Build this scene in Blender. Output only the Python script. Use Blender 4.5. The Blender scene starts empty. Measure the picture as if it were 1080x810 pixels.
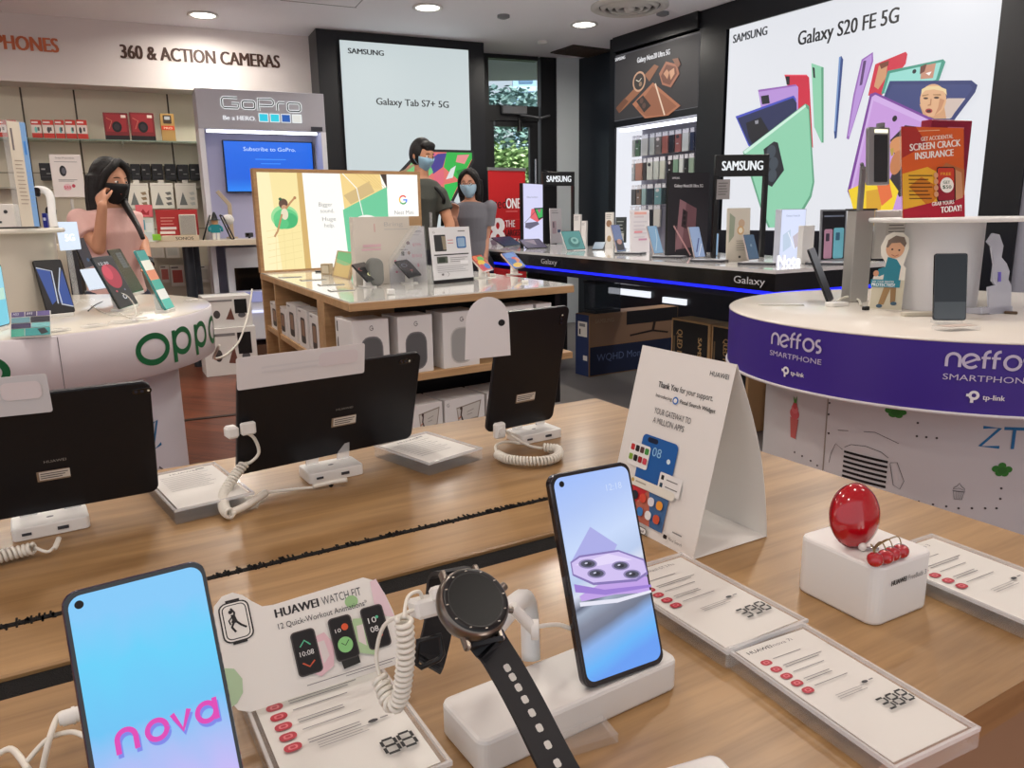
import bpy, math, random
from math import sin, cos, pi, radians, sqrt, atan, atan2, hypot, degrees
from mathutils import Matrix, Vector
random.seed(7)
COL = bpy.context.scene.collection
# ---------------------------------------------------------------- camera model (26 mm-equivalent phone camera held at 1.27 m)
FPX = 805.0; PITCH = atan(177/FPX); ROLL = .016; EYE = 1.27
CF = Vector((0, cos(PITCH), -sin(PITCH))); _U = Vector((0, sin(PITCH), cos(PITCH))); _X = Vector((1, 0, 0))
CR = _X*cos(ROLL) - _U*sin(ROLL); CU = _U*cos(ROLL) + _X*sin(ROLL)
EYEV = Vector((0, 0, EYE))
def ray(x, y): return CF*FPX + CR*(x-540) - CU*(y-405)
def Z(x, y, z):
    d = ray(x, y); t = (z-EYE)/d.z; return EYEV + d*t
def Y(x, y, yp):
    d = ray(x, y); return EYEV + d*(yp/d.y)
def V(x, y, a, b):
    d = ray(x, y); nx, ny = -(b[1]-a[1]), b[0]-a[0]
    t = (nx*a[0]+ny*a[1])/(nx*d.x+ny*d.y); return EYEV + d*t
# ---------------------------------------------------------------- materials
def S(c):
    return tuple((((v/255+.055)/1.055)**2.4 if v/255 > .04045 else v/255/12.92) for v in c[:3]) + (1,)
_m = {}
def M(c, rough=.5, metal=0, emit=0, coat=0, trans=0, ior=1.45, noise=0, scale=30, bump=0, alpha=1):
    k = (tuple(c), rough, metal, emit, coat, trans, ior, noise, scale, bump, alpha)
    if k in _m: return _m[k]
    m = bpy.data.materials.new('mat'); m.use_nodes = True; nt = m.node_tree; b = nt.nodes['Principled BSDF']
    b.inputs['Base Color'].default_value = S(c); b.inputs['Roughness'].default_value = rough
    b.inputs['Metallic'].default_value = metal; b.inputs['IOR'].default_value = ior
    if coat: b.inputs['Coat Weight'].default_value = coat; b.inputs['Coat Roughness'].default_value = .05
    if trans: b.inputs['Transmission Weight'].default_value = trans
    if alpha < 1: b.inputs['Alpha'].default_value = alpha
    if emit:
        b.inputs['Emission Color'].default_value = S(c); b.inputs['Emission Strength'].default_value = emit
        b.inputs['Base Color'].default_value = (.02, .02, .02, 1)
    if noise or bump:
        tc = nt.nodes.new('ShaderNodeTexCoord'); n = nt.nodes.new('ShaderNodeTexNoise')
        n.inputs['Scale'].default_value = scale; n.inputs['Detail'].default_value = 4
        nt.links.new(tc.outputs['Object'], n.inputs['Vector'])
        if noise:
            r = nt.nodes.new('ShaderNodeMapRange'); r.inputs['To Min'].default_value = 1-noise; r.inputs['To Max'].default_value = 1+noise*.5
            nt.links.new(n.outputs['Fac'], r.inputs['Value'])
            mx = nt.nodes.new('ShaderNodeVectorMath'); mx.operation = 'SCALE'; mx.inputs[0].default_value = S(c)[:3]
            nt.links.new(r.outputs['Result'], mx.inputs['Scale']); nt.links.new(mx.outputs['Vector'], b.inputs['Base Color'])
        if bump:
            bp = nt.nodes.new('ShaderNodeBump'); bp.inputs['Strength'].default_value = bump; bp.inputs['Distance'].default_value = .01
            nt.links.new(n.outputs['Fac'], bp.inputs['Height']); nt.links.new(bp.outputs['Normal'], b.inputs['Normal'])
    _m[k] = m; return m
def ramp_mat(stops, axis=1, emit=0, rough=.4, space='Generated', rot=0, curve=0, wob=0):
    """procedural colour ramp along a Generated axis, for screen pictures and reflections painted into screens"""
    m = bpy.data.materials.new('gradient'); m.use_nodes = True; nt = m.node_tree; b = nt.nodes['Principled BSDF']
    tc = nt.nodes.new('ShaderNodeTexCoord'); mp = nt.nodes.new('ShaderNodeMapping'); mp.inputs['Rotation'].default_value = (0, 0, rot)
    mp.inputs['Location'].default_value = (0, 0, 0)
    sx = nt.nodes.new('ShaderNodeSeparateXYZ'); cr = nt.nodes.new('ShaderNodeValToRGB')
    nt.links.new(tc.outputs[space], mp.inputs['Vector'])
    src = mp.outputs['Vector']
    if wob:
        n = nt.nodes.new('ShaderNodeTexNoise'); n.inputs['Scale'].default_value = 3; n.inputs['Detail'].default_value = 2
        nt.links.new(tc.outputs[space], n.inputs['Vector'])
        ad = nt.nodes.new('ShaderNodeVectorMath'); ad.operation = 'MULTIPLY_ADD'; ad.inputs[1].default_value = (wob, wob, wob)
        nt.links.new(n.outputs['Color'], ad.inputs[0]); nt.links.new(src, ad.inputs[2]); src = ad.outputs['Vector']
    nt.links.new(src, sx.inputs[0]); nt.links.new(sx.outputs[axis], cr.inputs['Fac'])
    e = cr.color_ramp.elements
    while len(e) < len(stops): e.new(.5)
    for i, (p, c) in enumerate(stops): e[i].position = p; e[i].color = S(c)
    if emit:
        nt.links.new(cr.outputs[0], b.inputs['Emission Color']); b.inputs['Emission Strength'].default_value = emit
        b.inputs['Base Color'].default_value = (.02, .02, .02, 1)
    else: nt.links.new(cr.outputs[0], b.inputs['Base Color'])
    b.inputs['Roughness'].default_value = rough
    return m
def wood(c1, c2, scale=1.0, rough=.45, rotz=0, name='wood', coat=0, plank=None):
    m = bpy.data.materials.new(name); m.use_nodes = True; nt = m.node_tree; b = nt.nodes['Principled BSDF']
    tc = nt.nodes.new('ShaderNodeTexCoord'); mp = nt.nodes.new('ShaderNodeMapping')
    mp.inputs['Rotation'].default_value = (0, 0, rotz); nt.links.new(tc.outputs['Object'], mp.inputs['Vector'])
    m2 = nt.nodes.new('ShaderNodeMapping'); m2.inputs['Scale'].default_value = (scale*1.6, scale*26, scale*26); nt.links.new(mp.outputs[0], m2.inputs['Vector'])
    n = nt.nodes.new('ShaderNodeTexNoise'); n.inputs['Scale'].default_value = 2.2; n.inputs['Detail'].default_value = 6; n.inputs['Roughness'].default_value = .62
    n.inputs['Distortion'].default_value = .4
    nt.links.new(m2.outputs[0], n.inputs['Vector'])
    m3 = nt.nodes.new('ShaderNodeMapping'); m3.inputs['Scale'].default_value = (scale*1.2, scale*5, scale*5); nt.links.new(mp.outputs[0], m3.inputs['Vector'])
    n2 = nt.nodes.new('ShaderNodeTexNoise'); n2.inputs['Scale'].default_value = 1.5; nt.links.new(m3.outputs[0], n2.inputs['Vector'])
    ad = nt.nodes.new('ShaderNodeMath'); ad.operation = 'ADD'; nt.links.new(n.outputs['Fac'], ad.inputs[0]); nt.links.new(n2.outputs['Fac'], ad.inputs[1])
    cr = nt.nodes.new('ShaderNodeValToRGB'); cr.color_ramp.elements[0].position = .38; cr.color_ramp.elements[1].position = .62
    cr.color_ramp.elements[0].color = S(c1); cr.color_ramp.elements[1].color = S(c2)
    hf = nt.nodes.new('ShaderNodeMath'); hf.operation = 'MULTIPLY'; hf.inputs[1].default_value = .5
    nt.links.new(ad.outputs[0], hf.inputs[0]); nt.links.new(hf.outputs[0], cr.inputs['Fac'])
    out = cr.outputs[0]
    if plank:
        br = nt.nodes.new('ShaderNodeTexBrick'); br.inputs['Scale'].default_value = 1; br.inputs['Brick Width'].default_value = plank[0]; br.inputs['Row Height'].default_value = plank[1]
        br.inputs['Mortar Size'].default_value = .003; br.inputs['Color1'].default_value = (1, 1, 1, 1); br.inputs['Color2'].default_value = (.72, .72, .72, 1); br.inputs['Mortar'].default_value = (.35, .3, .3, 1)
        nt.links.new(mp.outputs[0], br.inputs['Vector'])
        mm = nt.nodes.new('ShaderNodeMix'); mm.data_type = 'RGBA'; mm.blend_type = 'MULTIPLY'; mm.inputs[0].default_value = 1
        nt.links.new(out, mm.inputs[6]); nt.links.new(br.outputs['Color'], mm.inputs[7]); out = mm.outputs[2]
    nt.links.new(out, b.inputs['Base Color']); b.inputs['Roughness'].default_value = rough
    if coat: b.inputs['Coat Weight'].default_value = coat; b.inputs['Coat Roughness'].default_value = .15
    return m
WHITE = M((232, 230, 226), .4); GLOSSW = M((238, 238, 236), .18, coat=.3); BLACK = M((14, 14, 16), .4); GLOSSK = M((10, 10, 12), .12, coat=.5)
SCREENK = M((5, 5, 8), .08, coat=1); ACRYL = M((250, 252, 252), .03, trans=1, ior=1.3); GLASS = M((235, 248, 244), .02, trans=1, ior=1.45)
CLEAR = M((246, 249, 250), .06, alpha=.18, coat=.8); RIM = M((252, 252, 252), .08, alpha=.42, coat=1); PAPER = M((222, 220, 214), .6); CHROME = M((190, 192, 196), .2, 1); DGREY = M((58, 60, 66), .5); MGREY = M((120, 122, 126), .5)
PLASW = M((236, 235, 230), .32)
# ---------------------------------------------------------------- mesh building
def T3(loc=(0, 0, 0), rz=0, rx=0, ry=0, s=None):
    m = Matrix.Translation(Vector(loc)) @ Matrix.Rotation(rz, 4, 'Z') @ Matrix.Rotation(rx, 4, 'X') @ Matrix.Rotation(ry, 4, 'Y')
    if s: m = m @ Matrix.Diagonal((s[0], s[1], s[2], 1))
    return m
I4 = Matrix.Identity(4)
class MB:
    def __init__(s): s.v = []; s.f = []; s.mi = []; s.sm = []; s.m = []
    def add(s, vs, fs, mat, T=None, smooth=False):
        o = len(s.v)
        s.v += [tuple(T @ Vector(v)) if T else tuple(v) for v in vs]
        if mat not in s.m: s.m.append(mat)
        k = s.m.index(mat)
        for f in fs: s.f.append([i+o for i in f]); s.mi.append(k); s.sm.append(smooth)
        return s
    def box(s, c, d, mat, T=None, bev=0):
        x, y, z = d[0]/2, d[1]/2, d[2]/2
        if bev:
            b = min(bev, x*.9, y*.9, z*.9)
            pts = []
            for sx in (-1, 1):
                for sy in (-1, 1):
                    for sz in (-1, 1):
                        pts += [(c[0]+sx*(x-b), c[1]+sy*(y-b), c[2]+sz*z), (c[0]+sx*(x-b), c[1]+sy*y, c[2]+sz*(z-b)), (c[0]+sx*x, c[1]+sy*(y-b), c[2]+sz*(z-b))]
            import bmesh
            bm = bmesh.new(); [bm.verts.new(p) for p in pts]; bmesh.ops.convex_hull(bm, input=bm.verts[:]); bmesh.ops.dissolve_limit(bm, angle_limit=.01, verts=bm.verts[:], edges=bm.edges[:])
            bm.verts.index_update(); vs = [tuple(v.co) for v in bm.verts]; fs = [[v.index for v in f.verts] for f in bm.faces]; bm.free()
            return s.add(vs, fs, mat, T)
        vs = [(c[0]+a*x, c[1]+b_*y, c[2]+e*z) for a in (-1, 1) for b_ in (-1, 1) for e in (-1, 1)]
        return s.add(vs, [(0, 1, 3, 2), (4, 6, 7, 5), (0, 4, 5, 1), (2, 3, 7, 6), (0, 2, 6, 4), (1, 5, 7, 3)], mat, T)
    def prism(s, poly, z0, z1, mat, T=None, bev=0, smooth=False, topmat=None):
        n = len(poly)
        rings = []
        if bev:
            cx = sum(p[0] for p in poly)/n; cy = sum(p[1] for p in poly)/n
            def ins(d):
                out = []
                for i in range(n):
                    a, b_, c = poly[i-1], poly[i], poly[(i+1) % n]
                    e1 = Vector((b_[0]-a[0], b_[1]-a[1])).normalized(); e2 = Vector((c[0]-b_[0], c[1]-b_[1])).normalized()
                    nn = Vector((-(e1.y+e2.y), e1.x+e2.x)); nn = nn.normalized() if nn.length > 1e-9 else Vector((0, 0))
                    out.append((b_[0]+nn.x*d, b_[1]+nn.y*d))
                return out
            i1 = ins(bev); i2 = ins(bev*.3)
            rings = [(i1, z0), (i2, z0+bev*.3), (poly, z0+bev), (poly, z1-bev), (i2, z1-bev*.3), (i1, z1)]
        else: rings = [(poly, z0), (poly, z1)]
        vs = [(p[0], p[1], z) for r, z in rings for p in r]; fs = []
        for k in range(len(rings)-1):
            for i in range(n): j = (i+1) % n; fs.append((k*n+i, k*n+j, (k+1)*n+j, (k+1)*n+i))
        s.add(vs, fs, mat, T, smooth)
        s.add([(p[0], p[1], rings[0][1]) for p in rings[0][0]], [list(range(n))[::-1]], mat, T)
        s.add([(p[0], p[1], rings[-1][1]) for p in rings[-1][0]], [list(range(n))], topmat or mat, T)
        return s
    def lathe(s, prof, mat, seg=32, T=None, smooth=True, a0=0, a1=2*pi):
        full = abs(a1-a0-2*pi) < 1e-6; n = seg if full else seg+1; vs = []
        for r, z in prof:
            for i in range(n): a = a0+(a1-a0)*i/seg; vs.append((r*cos(a), r*sin(a), z))
        fs = []
        for k in range(len(prof)-1):
            for i in range(seg):
                j = (i+1) % n; fs.append((k*n+i, k*n+j, (k+1)*n+j, (k+1)*n+i))
        return s.add(vs, fs, mat, T, smooth)
    def cyl(s, p0, p1, r, mat, seg=16, r2=None, T=None, smooth=True):
        p0 = Vector(p0); p1 = Vector(p1); d = p1-p0; q = d.to_track_quat('Z', 'Y').to_matrix().to_4x4(); q.translation = p0
        r2 = r if r2 is None else r2; L = d.length
        s.lathe([(r, 0), (r2, L)], mat, seg, (T or I4) @ q, smooth)
        s.lathe([(1e-5, 0), (r, 0)], mat, seg, (T or I4) @ q, False); s.lathe([(r2, L), (1e-5, L)], mat, seg, (T or I4) @ q, False)
        return s
    def tube(s, pts, r, mat, seg=8, T=None, closed=False):
        pts = [Vector(p) for p in pts]; n = len(pts); vs = []
        t0 = (pts[1]-pts[0]).normalized(); nrm = t0.orthogonal().normalized()
        for i, p in enumerate(pts):
            if closed: t = (pts[(i+1) % n]-pts[i-1]).normalized()
            else: t = (pts[min(i+1, n-1)]-pts[max(i-1, 0)]).normalized()
            nrm = (nrm - t*nrm.dot(t)); nrm = nrm.normalized() if nrm.length > 1e-6 else t.orthogonal().normalized()
            bi = t.cross(nrm); rr = r[i] if isinstance(r, (list, tuple)) else r
            for k in range(seg): a = 2*pi*k/seg; vs.append(p+nrm*(rr*cos(a))+bi*(rr*sin(a)))
        fs = []
        for i in range(n if closed else n-1):
            for k in range(seg): k2 = (k+1) % seg; j = (i+1) % n; fs.append((i*seg+k, i*seg+k2, j*seg+k2, j*seg+k))
        if not closed: fs += [list(range(seg))[::-1], [(n-1)*seg+k for k in range(seg)]]
        return s.add(vs, fs, mat, T, True)
    def ball(s, c, r, mat, seg=16, T=None, fn=None):
        if not isinstance(r, (tuple, list)): r = (r, r, r)
        vs = []; fs = []; rows = seg//2+1
        for i in range(rows):
            th = pi*i/(rows-1)
            for k in range(seg):
                a = 2*pi*k/seg; p = Vector((sin(th)*cos(a), sin(th)*sin(a), cos(th)))
                if fn: p = fn(p)
                vs.append((c[0]+p.x*r[0], c[1]+p.y*r[1], c[2]+p.z*r[2]))
        for i in range(rows-1):
            for k in range(seg): k2 = (k+1) % seg; fs.append((i*seg+k, (i+1)*seg+k, (i+1)*seg+k2, i*seg+k2))
        return s.add(vs, fs, mat, T, True)
    def build(s, name, parent=None, label=None, cat=None, group=None, kind=None, T=None):
        me = bpy.data.meshes.new(name); me.from_pydata(s.v, [], s.f)
        for m in s.m: me.materials.append(m)
        me.polygons.foreach_set('material_index', s.mi); me.polygons.foreach_set('use_smooth', s.sm); me.update()
        o = bpy.data.objects.new(name, me); COL.objects.link(o)
        if parent is not None: o.parent = parent
        if T is not None: o.matrix_world = T
        tag(o, label, cat, group, kind)
        return o
def tag(o, label=None, cat=None, group=None, kind=None):
    for k, v in (('label', label), ('category', cat), ('group', group), ('kind', kind)):
        if v: o[k] = v
    return o
def thing(name, label, cat, T=None, group=None):
    o = bpy.data.objects.new(name, None); o.empty_display_size = .05; COL.objects.link(o)
    if T is not None: o.matrix_world = T
    return tag(o, label, cat, group)
def copy_tree(o, parent=None):
    c = o.copy(); COL.objects.link(c); c.parent = parent
    for ch in list(o.children): copy_tree(ch, c)
    return c
def rr(w, h, r, n=5, cx=0, cy=0):
    """rounded rectangle outline, counter-clockwise"""
    r = min(r, w/2*.999, h/2*.999); out = []
    for sx, sy, a0 in ((1, 1, 0), (-1, 1, pi/2), (-1, -1, pi), (1, -1, 3*pi/2)):
        for i in range(n+1):
            a = a0+pi/2*i/n; out.append((cx+sx*(w/2-r)+r*cos(a), cy+sy*(h/2-r)+r*sin(a)))
    return out
def circ(r, n=32, cx=0, cy=0, ry=None):
    return [(cx+r*cos(2*pi*i/n), cy+(ry or r)*sin(2*pi*i/n)) for i in range(n)]
# ---------------------------------------------------------------- lettering
_tx = {}
def glyphs(s, bold=0):
    k = (s, bold)
    if k in _tx: return _tx[k]
    c = bpy.data.curves.new('lettering', 'FONT'); c.body = s; c.size = 1; c.resolution_u = 3; c.offset = bold
    o = bpy.data.objects.new('lettering', c); me = o.to_mesh()
    vs = [tuple(v.co) for v in me.vertices]; fs = [tuple(p.vertices) for p in me.polygons]
    o.to_mesh_clear(); bpy.data.objects.remove(o); bpy.data.curves.remove(c)
    _tx[k] = (vs, fs); return _tx[k]
_cap = max(v[1] for v in glyphs('H')[0])
class Art:
    """flat printed artwork on a panel: canvas of U x V units, y down, mapped on a w x h panel.
    frame T: x right, y up, z out of the panel; origin at the panel's bottom centre"""
    def __init__(s, w, h, U, V_, T=None, emit=0, z0=.0006, step=.00025, rough=.5, fn=None):
        s.w, s.h, s.U, s.V, s.T, s.e, s.z, s.st, s.r, s.fn = w, h, U, V_, T, emit, z0, step, rough, fn
        s.mb = MB()
    def p(s, x, y):
        q = Vector((x/s.U*s.w - s.w/2, s.h - y/s.V*s.h, s.z))
        return s.fn(q) if s.fn else q
    def mat(s, c): return c if isinstance(c, bpy.types.Material) else M(c, s.r, emit=s.e)
    def poly(s, pts, c):
        s.z += s.st; s.mb.add([s.p(*q) for q in pts], [list(range(len(pts)))[::-1]], s.mat(c), s.T); return s
    def rect(s, x0, y0, x1, y1, c): return s.poly([(x0, y0), (x1, y0), (x1, y1), (x0, y1)], c)
    def rrect(s, x0, y0, x1, y1, r, c): return s.poly([(x, y) for x, y in rr(x1-x0, y1-y0, r, 4, (x0+x1)/2, (y0+y1)/2)][::-1], c)
    def ell(s, cx, cy, rx, ry, c, n=28, rot=0):
        return s.poly([(cx+rx*cos(a)*cos(rot)-ry*sin(a)*sin(rot), cy+rx*cos(a)*sin(rot)+ry*sin(a)*cos(rot)) for a in [-2*pi*i/n for i in range(n)]], c)
    def line(s, pts, wd, c, closed=False):
        s.z += s.st; n = len(pts)
        L = []; R = []
        for i in range(n):
            a = Vector(pts[i-1] if (i or closed) else pts[0]); b = Vector(pts[(i+1) % n] if (i < n-1 or closed) else pts[-1])
            d = (b-a).normalized(); q = Vector((-d.y, d.x))*wd/2; p = Vector(pts[i]); L.append(p+q); R.append(p-q)
        vs = [s.p(*q) for q in L+R]; fs = [(i, i+n, (i+1) % n+n, (i+1) % n) for i in range(n if closed else n-1)]
        s.mb.add(vs, fs, s.mat(c), s.T); return s
    def text(s, t, x, y, h, c, w=None, al='l', bold=0, sh=0, rot=0, fw=None):
        """baseline at y, cap height h"""
        vs, fs = glyphs(t)
        if not vs: return s
        s.z += s.st; k = h/_cap; x0 = min(v[0] for v in vs); x1 = max(v[0] for v in vs); W = (x1-x0)*k
        kx = k*(w/W) if w else k
        if w: W = w
        off = {'l': 0, 'c': -W/2, 'r': -W}[al]
        pts = []
        for v in vs:
            a = (v[0]-x0)*kx+off+sh*v[1]*k; b = -v[1]*k
            pts.append(s.p(x+a*cos(rot)-b*sin(rot), y+a*sin(rot)+b*cos(rot)))
        s.mb.add(pts, fs, s.mat(c), s.T)
        if bold:
            e_ = (s.p(x+cos(rot), y+sin(rot))-s.p(x, y)).normalized()*(bold*h*s.h/s.V*1.1)
            for q in (-1, 1): s.mb.add([p_+e_*q+Vector((0, 0, s.st*.2*q)) if not s.fn else p_+e_*q for p_ in pts], fs, s.mat(c), s.T)
        return s
    def lines(s, x, y, n, dy, w, h, c, rag=.25):
        for i in range(n):
            s.rect(x, y+i*dy, x+w*(1-rag*((i*37) % 10)/10), y+i*dy+h, c)
        return s
    def build(s, parent, name='printed_artwork'): return s.mb.build(name, parent)
# ---------------------------------------------------------------- frames
def pose(pos, yaw, tilt=90, roll=0):
    """panel frame: x right, y up along panel, z normal"""
    return Matrix.Translation(Vector(pos)) @ Matrix.Rotation(radians(yaw), 4, 'Z') @ Matrix.Rotation(radians(tilt), 4, 'X') @ Matrix.Rotation(radians(roll), 4, 'Y')
def card(bl, br, z, top, tilt=90):
    """a leaning panel from its two foot pixels on height z and one or two top pixels -> (T, w, h)"""
    a = Z(*bl, z); b = Z(*br, z); e = b-a; w = e.length; e.normalize(); n0 = Vector((e.y, -e.x, 0)); t = radians(tilt)
    u = Vector((0, 0, 1))*sin(t)-n0*cos(t); n = e.cross(u); hs = []
    for q in (top if isinstance(top, list) else [top]):
        d = ray(*q); P = EYEV+d*(n.dot(a-EYEV)/n.dot(d))-a; hs.append(P.dot(u))
    return pose((a+b)/2, degrees(atan2(e.y, e.x)), tilt), w, sum(hs)/len(hs)
def up(x, y, z, yaw): return T3((x, y, z), rz=radians(yaw))
def wallpose(p, yaw): return pose(p, yaw, 90)
def ordn(i): return ['first', 'second', 'third', 'fourth', 'fifth', 'sixth', 'seventh', 'eighth', 'ninth', 'tenth', 'eleventh', 'twelfth', 'thirteenth', 'fourteenth', 'fifteenth', 'sixteenth'][i]
# ================================================================= ROOM
FL_A = (-4.209, 6.881); FL_B = (-2.359, 7.744)          # header face of the left display wall
dL = Vector((FL_B[0]-FL_A[0], FL_B[1]-FL_A[1])).normalized(); nL = Vector((dL.y, -dL.x))     # towards the shop
yawL = degrees(atan2(dL.y, dL.x))
SB_A = Z(335, 30, 3.0).xy; SB_B = Z(510, 45, 3.0).xy     # face of the black light-box column
dS = (SB_B-SB_A).normalized(); nS = Vector((dS.y, -dS.x)); yawS = degrees(atan2(dS.y, dS.x))
RA = Vector((1.102, 8.222)); RB = Vector((1.827, 7.034)); dR = (RB-RA).normalized(); nR = Vector((dR.y, -dR.x)); yawR = degrees(atan2(dR.y, dR.x))
if nR.dot(-RA) < 0: nR = -nR
def wallbox(name, a, d, n, s0, s1, z0, z1, off0, off1, mat, **k):
    """box on a vertical plane: s along d from a, off along n (towards the shop)"""
    yaw = atan2(d.y, d.x); T = T3((a[0], a[1], 0), rz=yaw); sg = -1 if Vector((d.y, -d.x)).dot(n) > 0 else 1
    mb = MB(); mb.box(((s0+s1)/2, sg*(off0+off1)/2, (z0+z1)/2), (s1-s0, abs(off1-off0), z1-z0), mat)
    return mb.build(name, T=T, **k)
st = dict(kind='structure')
M_ceil = M((246, 244, 248), .7, noise=.03, scale=1.2); M_head = M((222, 214, 210), .6); M_cream = M((214, 206, 186), .6, noise=.04, scale=3)
M_blk = M((20, 22, 27), .35, noise=.1, scale=2); M_blkpanel = M((30, 36, 44), .3, noise=.15, scale=1.5)
M_floorw = wood((92, 44, 28), (140, 78, 52), 1.0, .3, rotz=radians(20), plank=(1.2, .14)); M_tile = M((112, 108, 104), .45, noise=.12, scale=1.3)
# floor: warm timber on the left, grey tile on the right
P0 = Vector((-.25, 3.3)); dd = Vector((.45, -.893))
def side(sg, far):
    a = P0-dd*far; b = P0+dd*far; q = Vector((-dd.y, dd.x))*sg*14
    return [(a.x, a.y), (b.x, b.y), (b.x+q.x, b.y+q.y), (a.x+q.x, a.y+q.y)]
def orient(p):
    A = sum(p[i-1][0]*p[i][1]-p[i][0]*p[i-1][1] for i in range(len(p))); return p if A > 0 else p[::-1]
F0, F1 = P0-dd*10, P0+dd*1.2
MB().prism(orient([(-9, -4), (9, -4), (9, 1.6), (F1.x+6, F1.y+3.48), (F1.x, F1.y), (F0.x, F0.y), (-9, 14)]), -.06, 0, M_floorw).build('floor', **st)
MB().prism(orient([(F0.x, F0.y), (F1.x, F1.y), (F1.x+10, F1.y+5.8), (F1.x+10, F1.y+16), (F0.x+4, F0.y+4)]), -.06, 0, M_tile).build('floor', **st)
wl = [Z(165, 447, 0).xy, Z(262, 436, 0).xy]; e = (wl[1]-wl[0]); 
mb = MB(); T = T3((wl[0].x, wl[0].y, 0), rz=atan2(e.y, e.x)); mb.box((.2, 0, .002), (3.6, .045, .005), M((30, 24, 20), .4)); mb.build('trim_1', T=T, **st)
# ceiling slab stops above the store front so the mall's light comes in from behind
MB().box((0, 4.3, 3.06), (15, 12.6, .12), M_ceil).build('ceiling', **st)
# left wall: header, cream panels, seams
wallbox('wall_left', FL_A, dL, nL, -3.2, 2.62, 0, 3.0, -.42, -.30, M_cream, **st)
wallbox('trim_2', FL_A, dL, nL, -3.2, 2.62, 2.455, 3.0, -.30, 0, M_head, **st)
mb = MB(); T = T3((FL_A[0], FL_A[1], 0), rz=radians(yawL))
for px, py in ((22, 100), (78, 100), (177, 110)):
    q = V(px, py, (FL_A[0]-nL.x*.3, FL_A[1]-nL.y*.3), (FL_B[0]-nL.x*.3, FL_B[1]-nL.y*.3)); sx = (q.xy-Vector(FL_A)).dot(dL)
    mb.box((sx, .297, 1.45), (.014, .008, 2.0), M((70, 62, 50), .4, .5))
for zz in (2.0, 1.72, 1.2): mb.box((-.4, .297, zz), (5.6, .006, .01), M((150, 142, 122), .5))
mb.build('trim_3', T=T, **st)
# side/rear shell (out of frame)
wallbox('wall_far_left', (-7.0, 5.6), Vector((.05, -1)).normalized(), Vector((1, .05)), 0, 9, 0, 3, -.1, 0, M_head, **st)
# black light-box column
wallbox('wall_back', SB_A, dS, nS, -.02, (SB_B-SB_A).length, 0, 3.0, -.55, 0, M_blk, **st)
Lc = (SB_B-SB_A).length
# door wall: frame, fanlight, leaf
D0 = Z(512, 57, 3.0).xy; D1 = Z(585, 62, 3.0).xy; dD = (D1-D0).normalized(); nD = Vector((dD.y, -dD.x))
def dwx(px, py=100): return (V(px, py, D0, D1).xy-D0).dot(dD)
def dwz(px, py): return V(px, py, D0, D1).z
xa, xb, xc, xd = dwx(514), dwx(566), dwx(577), dwx(586)
zt, zb2, zl = dwz(540, 112), dwz(540, 128), 3.0
TD = T3((D0.x, D0.y, 0), rz=atan2(dD.y, dD.x)); FR = M((26, 27, 30), .4)
mb = MB(); mb.box((xa-.12, 0, 1.5), (.24, .1, 3.0), FR); mb.box(((xb+xd)/2+.03, 0, 1.5), (xd-xb-.0, .1, 3.0), FR); mb.box(((xa+xb)/2, 0, (zt+zb2)/2), (xb-xa, .1, zt-zb2), FR)
mb.box(((xa+xb)/2, 0, 2.98), (xb-xa, .1, .05), FR); mb.build('wall_door', T=TD, **st)
mb = MB(); mb.box(((xa+xb)/2, 0, (zt+2.955)/2), (xb-xa, .02, 2.955-zt), M((225, 238, 245), .02, trans=1, ior=1.02)); mb.build('window_1', T=TD, **st)
dr = MB(); w = xb-xa
dr.box((xa+.03, 0, zb2/2), (.06, .05, zb2), FR); dr.box((xb-.05, 0, zb2/2), (.10, .05, zb2), FR); dr.box(((xa+xb)/2, 0, .08), (w-.16, .05, .16), FR); dr.box(((xa+xb)/2, 0, zb2-.03), (w-.16, .05, .06), FR)
dr = dr.build('door_1', T=TD, **st)
MB().box(((xa+xb)/2-.02, 0, zb2/2+.05), (w-.17, .012, zb2-.2), M((225, 240, 238), .02, trans=1, ior=1.02)).build('glass_pane', dr)
MB().cyl((xb-.05, -.07, .9), (xb-.05, -.07, 1.9), .014, CHROME).cyl((xb-.05, -.07, .95), (xb-.05, -.02, .95), .01, CHROME).cyl((xb-.05, -.07, 1.85), (xb-.05, -.02, 1.85), .01, CHROME).build('door_handle', dr)
MB().box((xa+.28, -.08, zb2+.11), (.3, .07, .09), MGREY, bev=.01).tube([(xa+.35, -.1, zb2+.06), (xa+.55, -.22, zb2+.02), (xa+.7, -.12, zb2+.06)], .012, MGREY).cyl((xa+.33, -.12, zb2-.12), (xa+.33, -.12, zb2+.02), .035, BLACK, r2=.01).build('door_closer', dr)
# pale pillar and dark corner panel
K0 = D1; K1 = Z(607, 66, 3.0).xy
def slab(name, a, b, z0, z1, th, mat, **k):
    a = Vector(a); b = Vector(b); e = b-a; T = T3((a.x, a.y, 0), rz=atan2(e.y, e.x)); return MB().box((e.length/2, th/2, (z0+z1)/2), (e.length, abs(th), z1-z0), mat).build(name, T=T, **k)
M_pil = M((196, 204, 208), .45)
slab('wall_pillar', (K0.x+.02, K0.y-.07), (K1.x+.05, K1.y-.25), 0, 3.0, .25, M_pil, **st)
J = Z(645, 52, 3.0).xy; slab('wall_dark', (K1.x-.02, K1.y-.2), (J.x, J.y), 0, 2.99, .15, M_blkpanel, **st)
slab('trim_4', (J.x, J.y), (J.x+.01, J.y+1.5), 0, 3, -.1, M_blk, **st)
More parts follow.
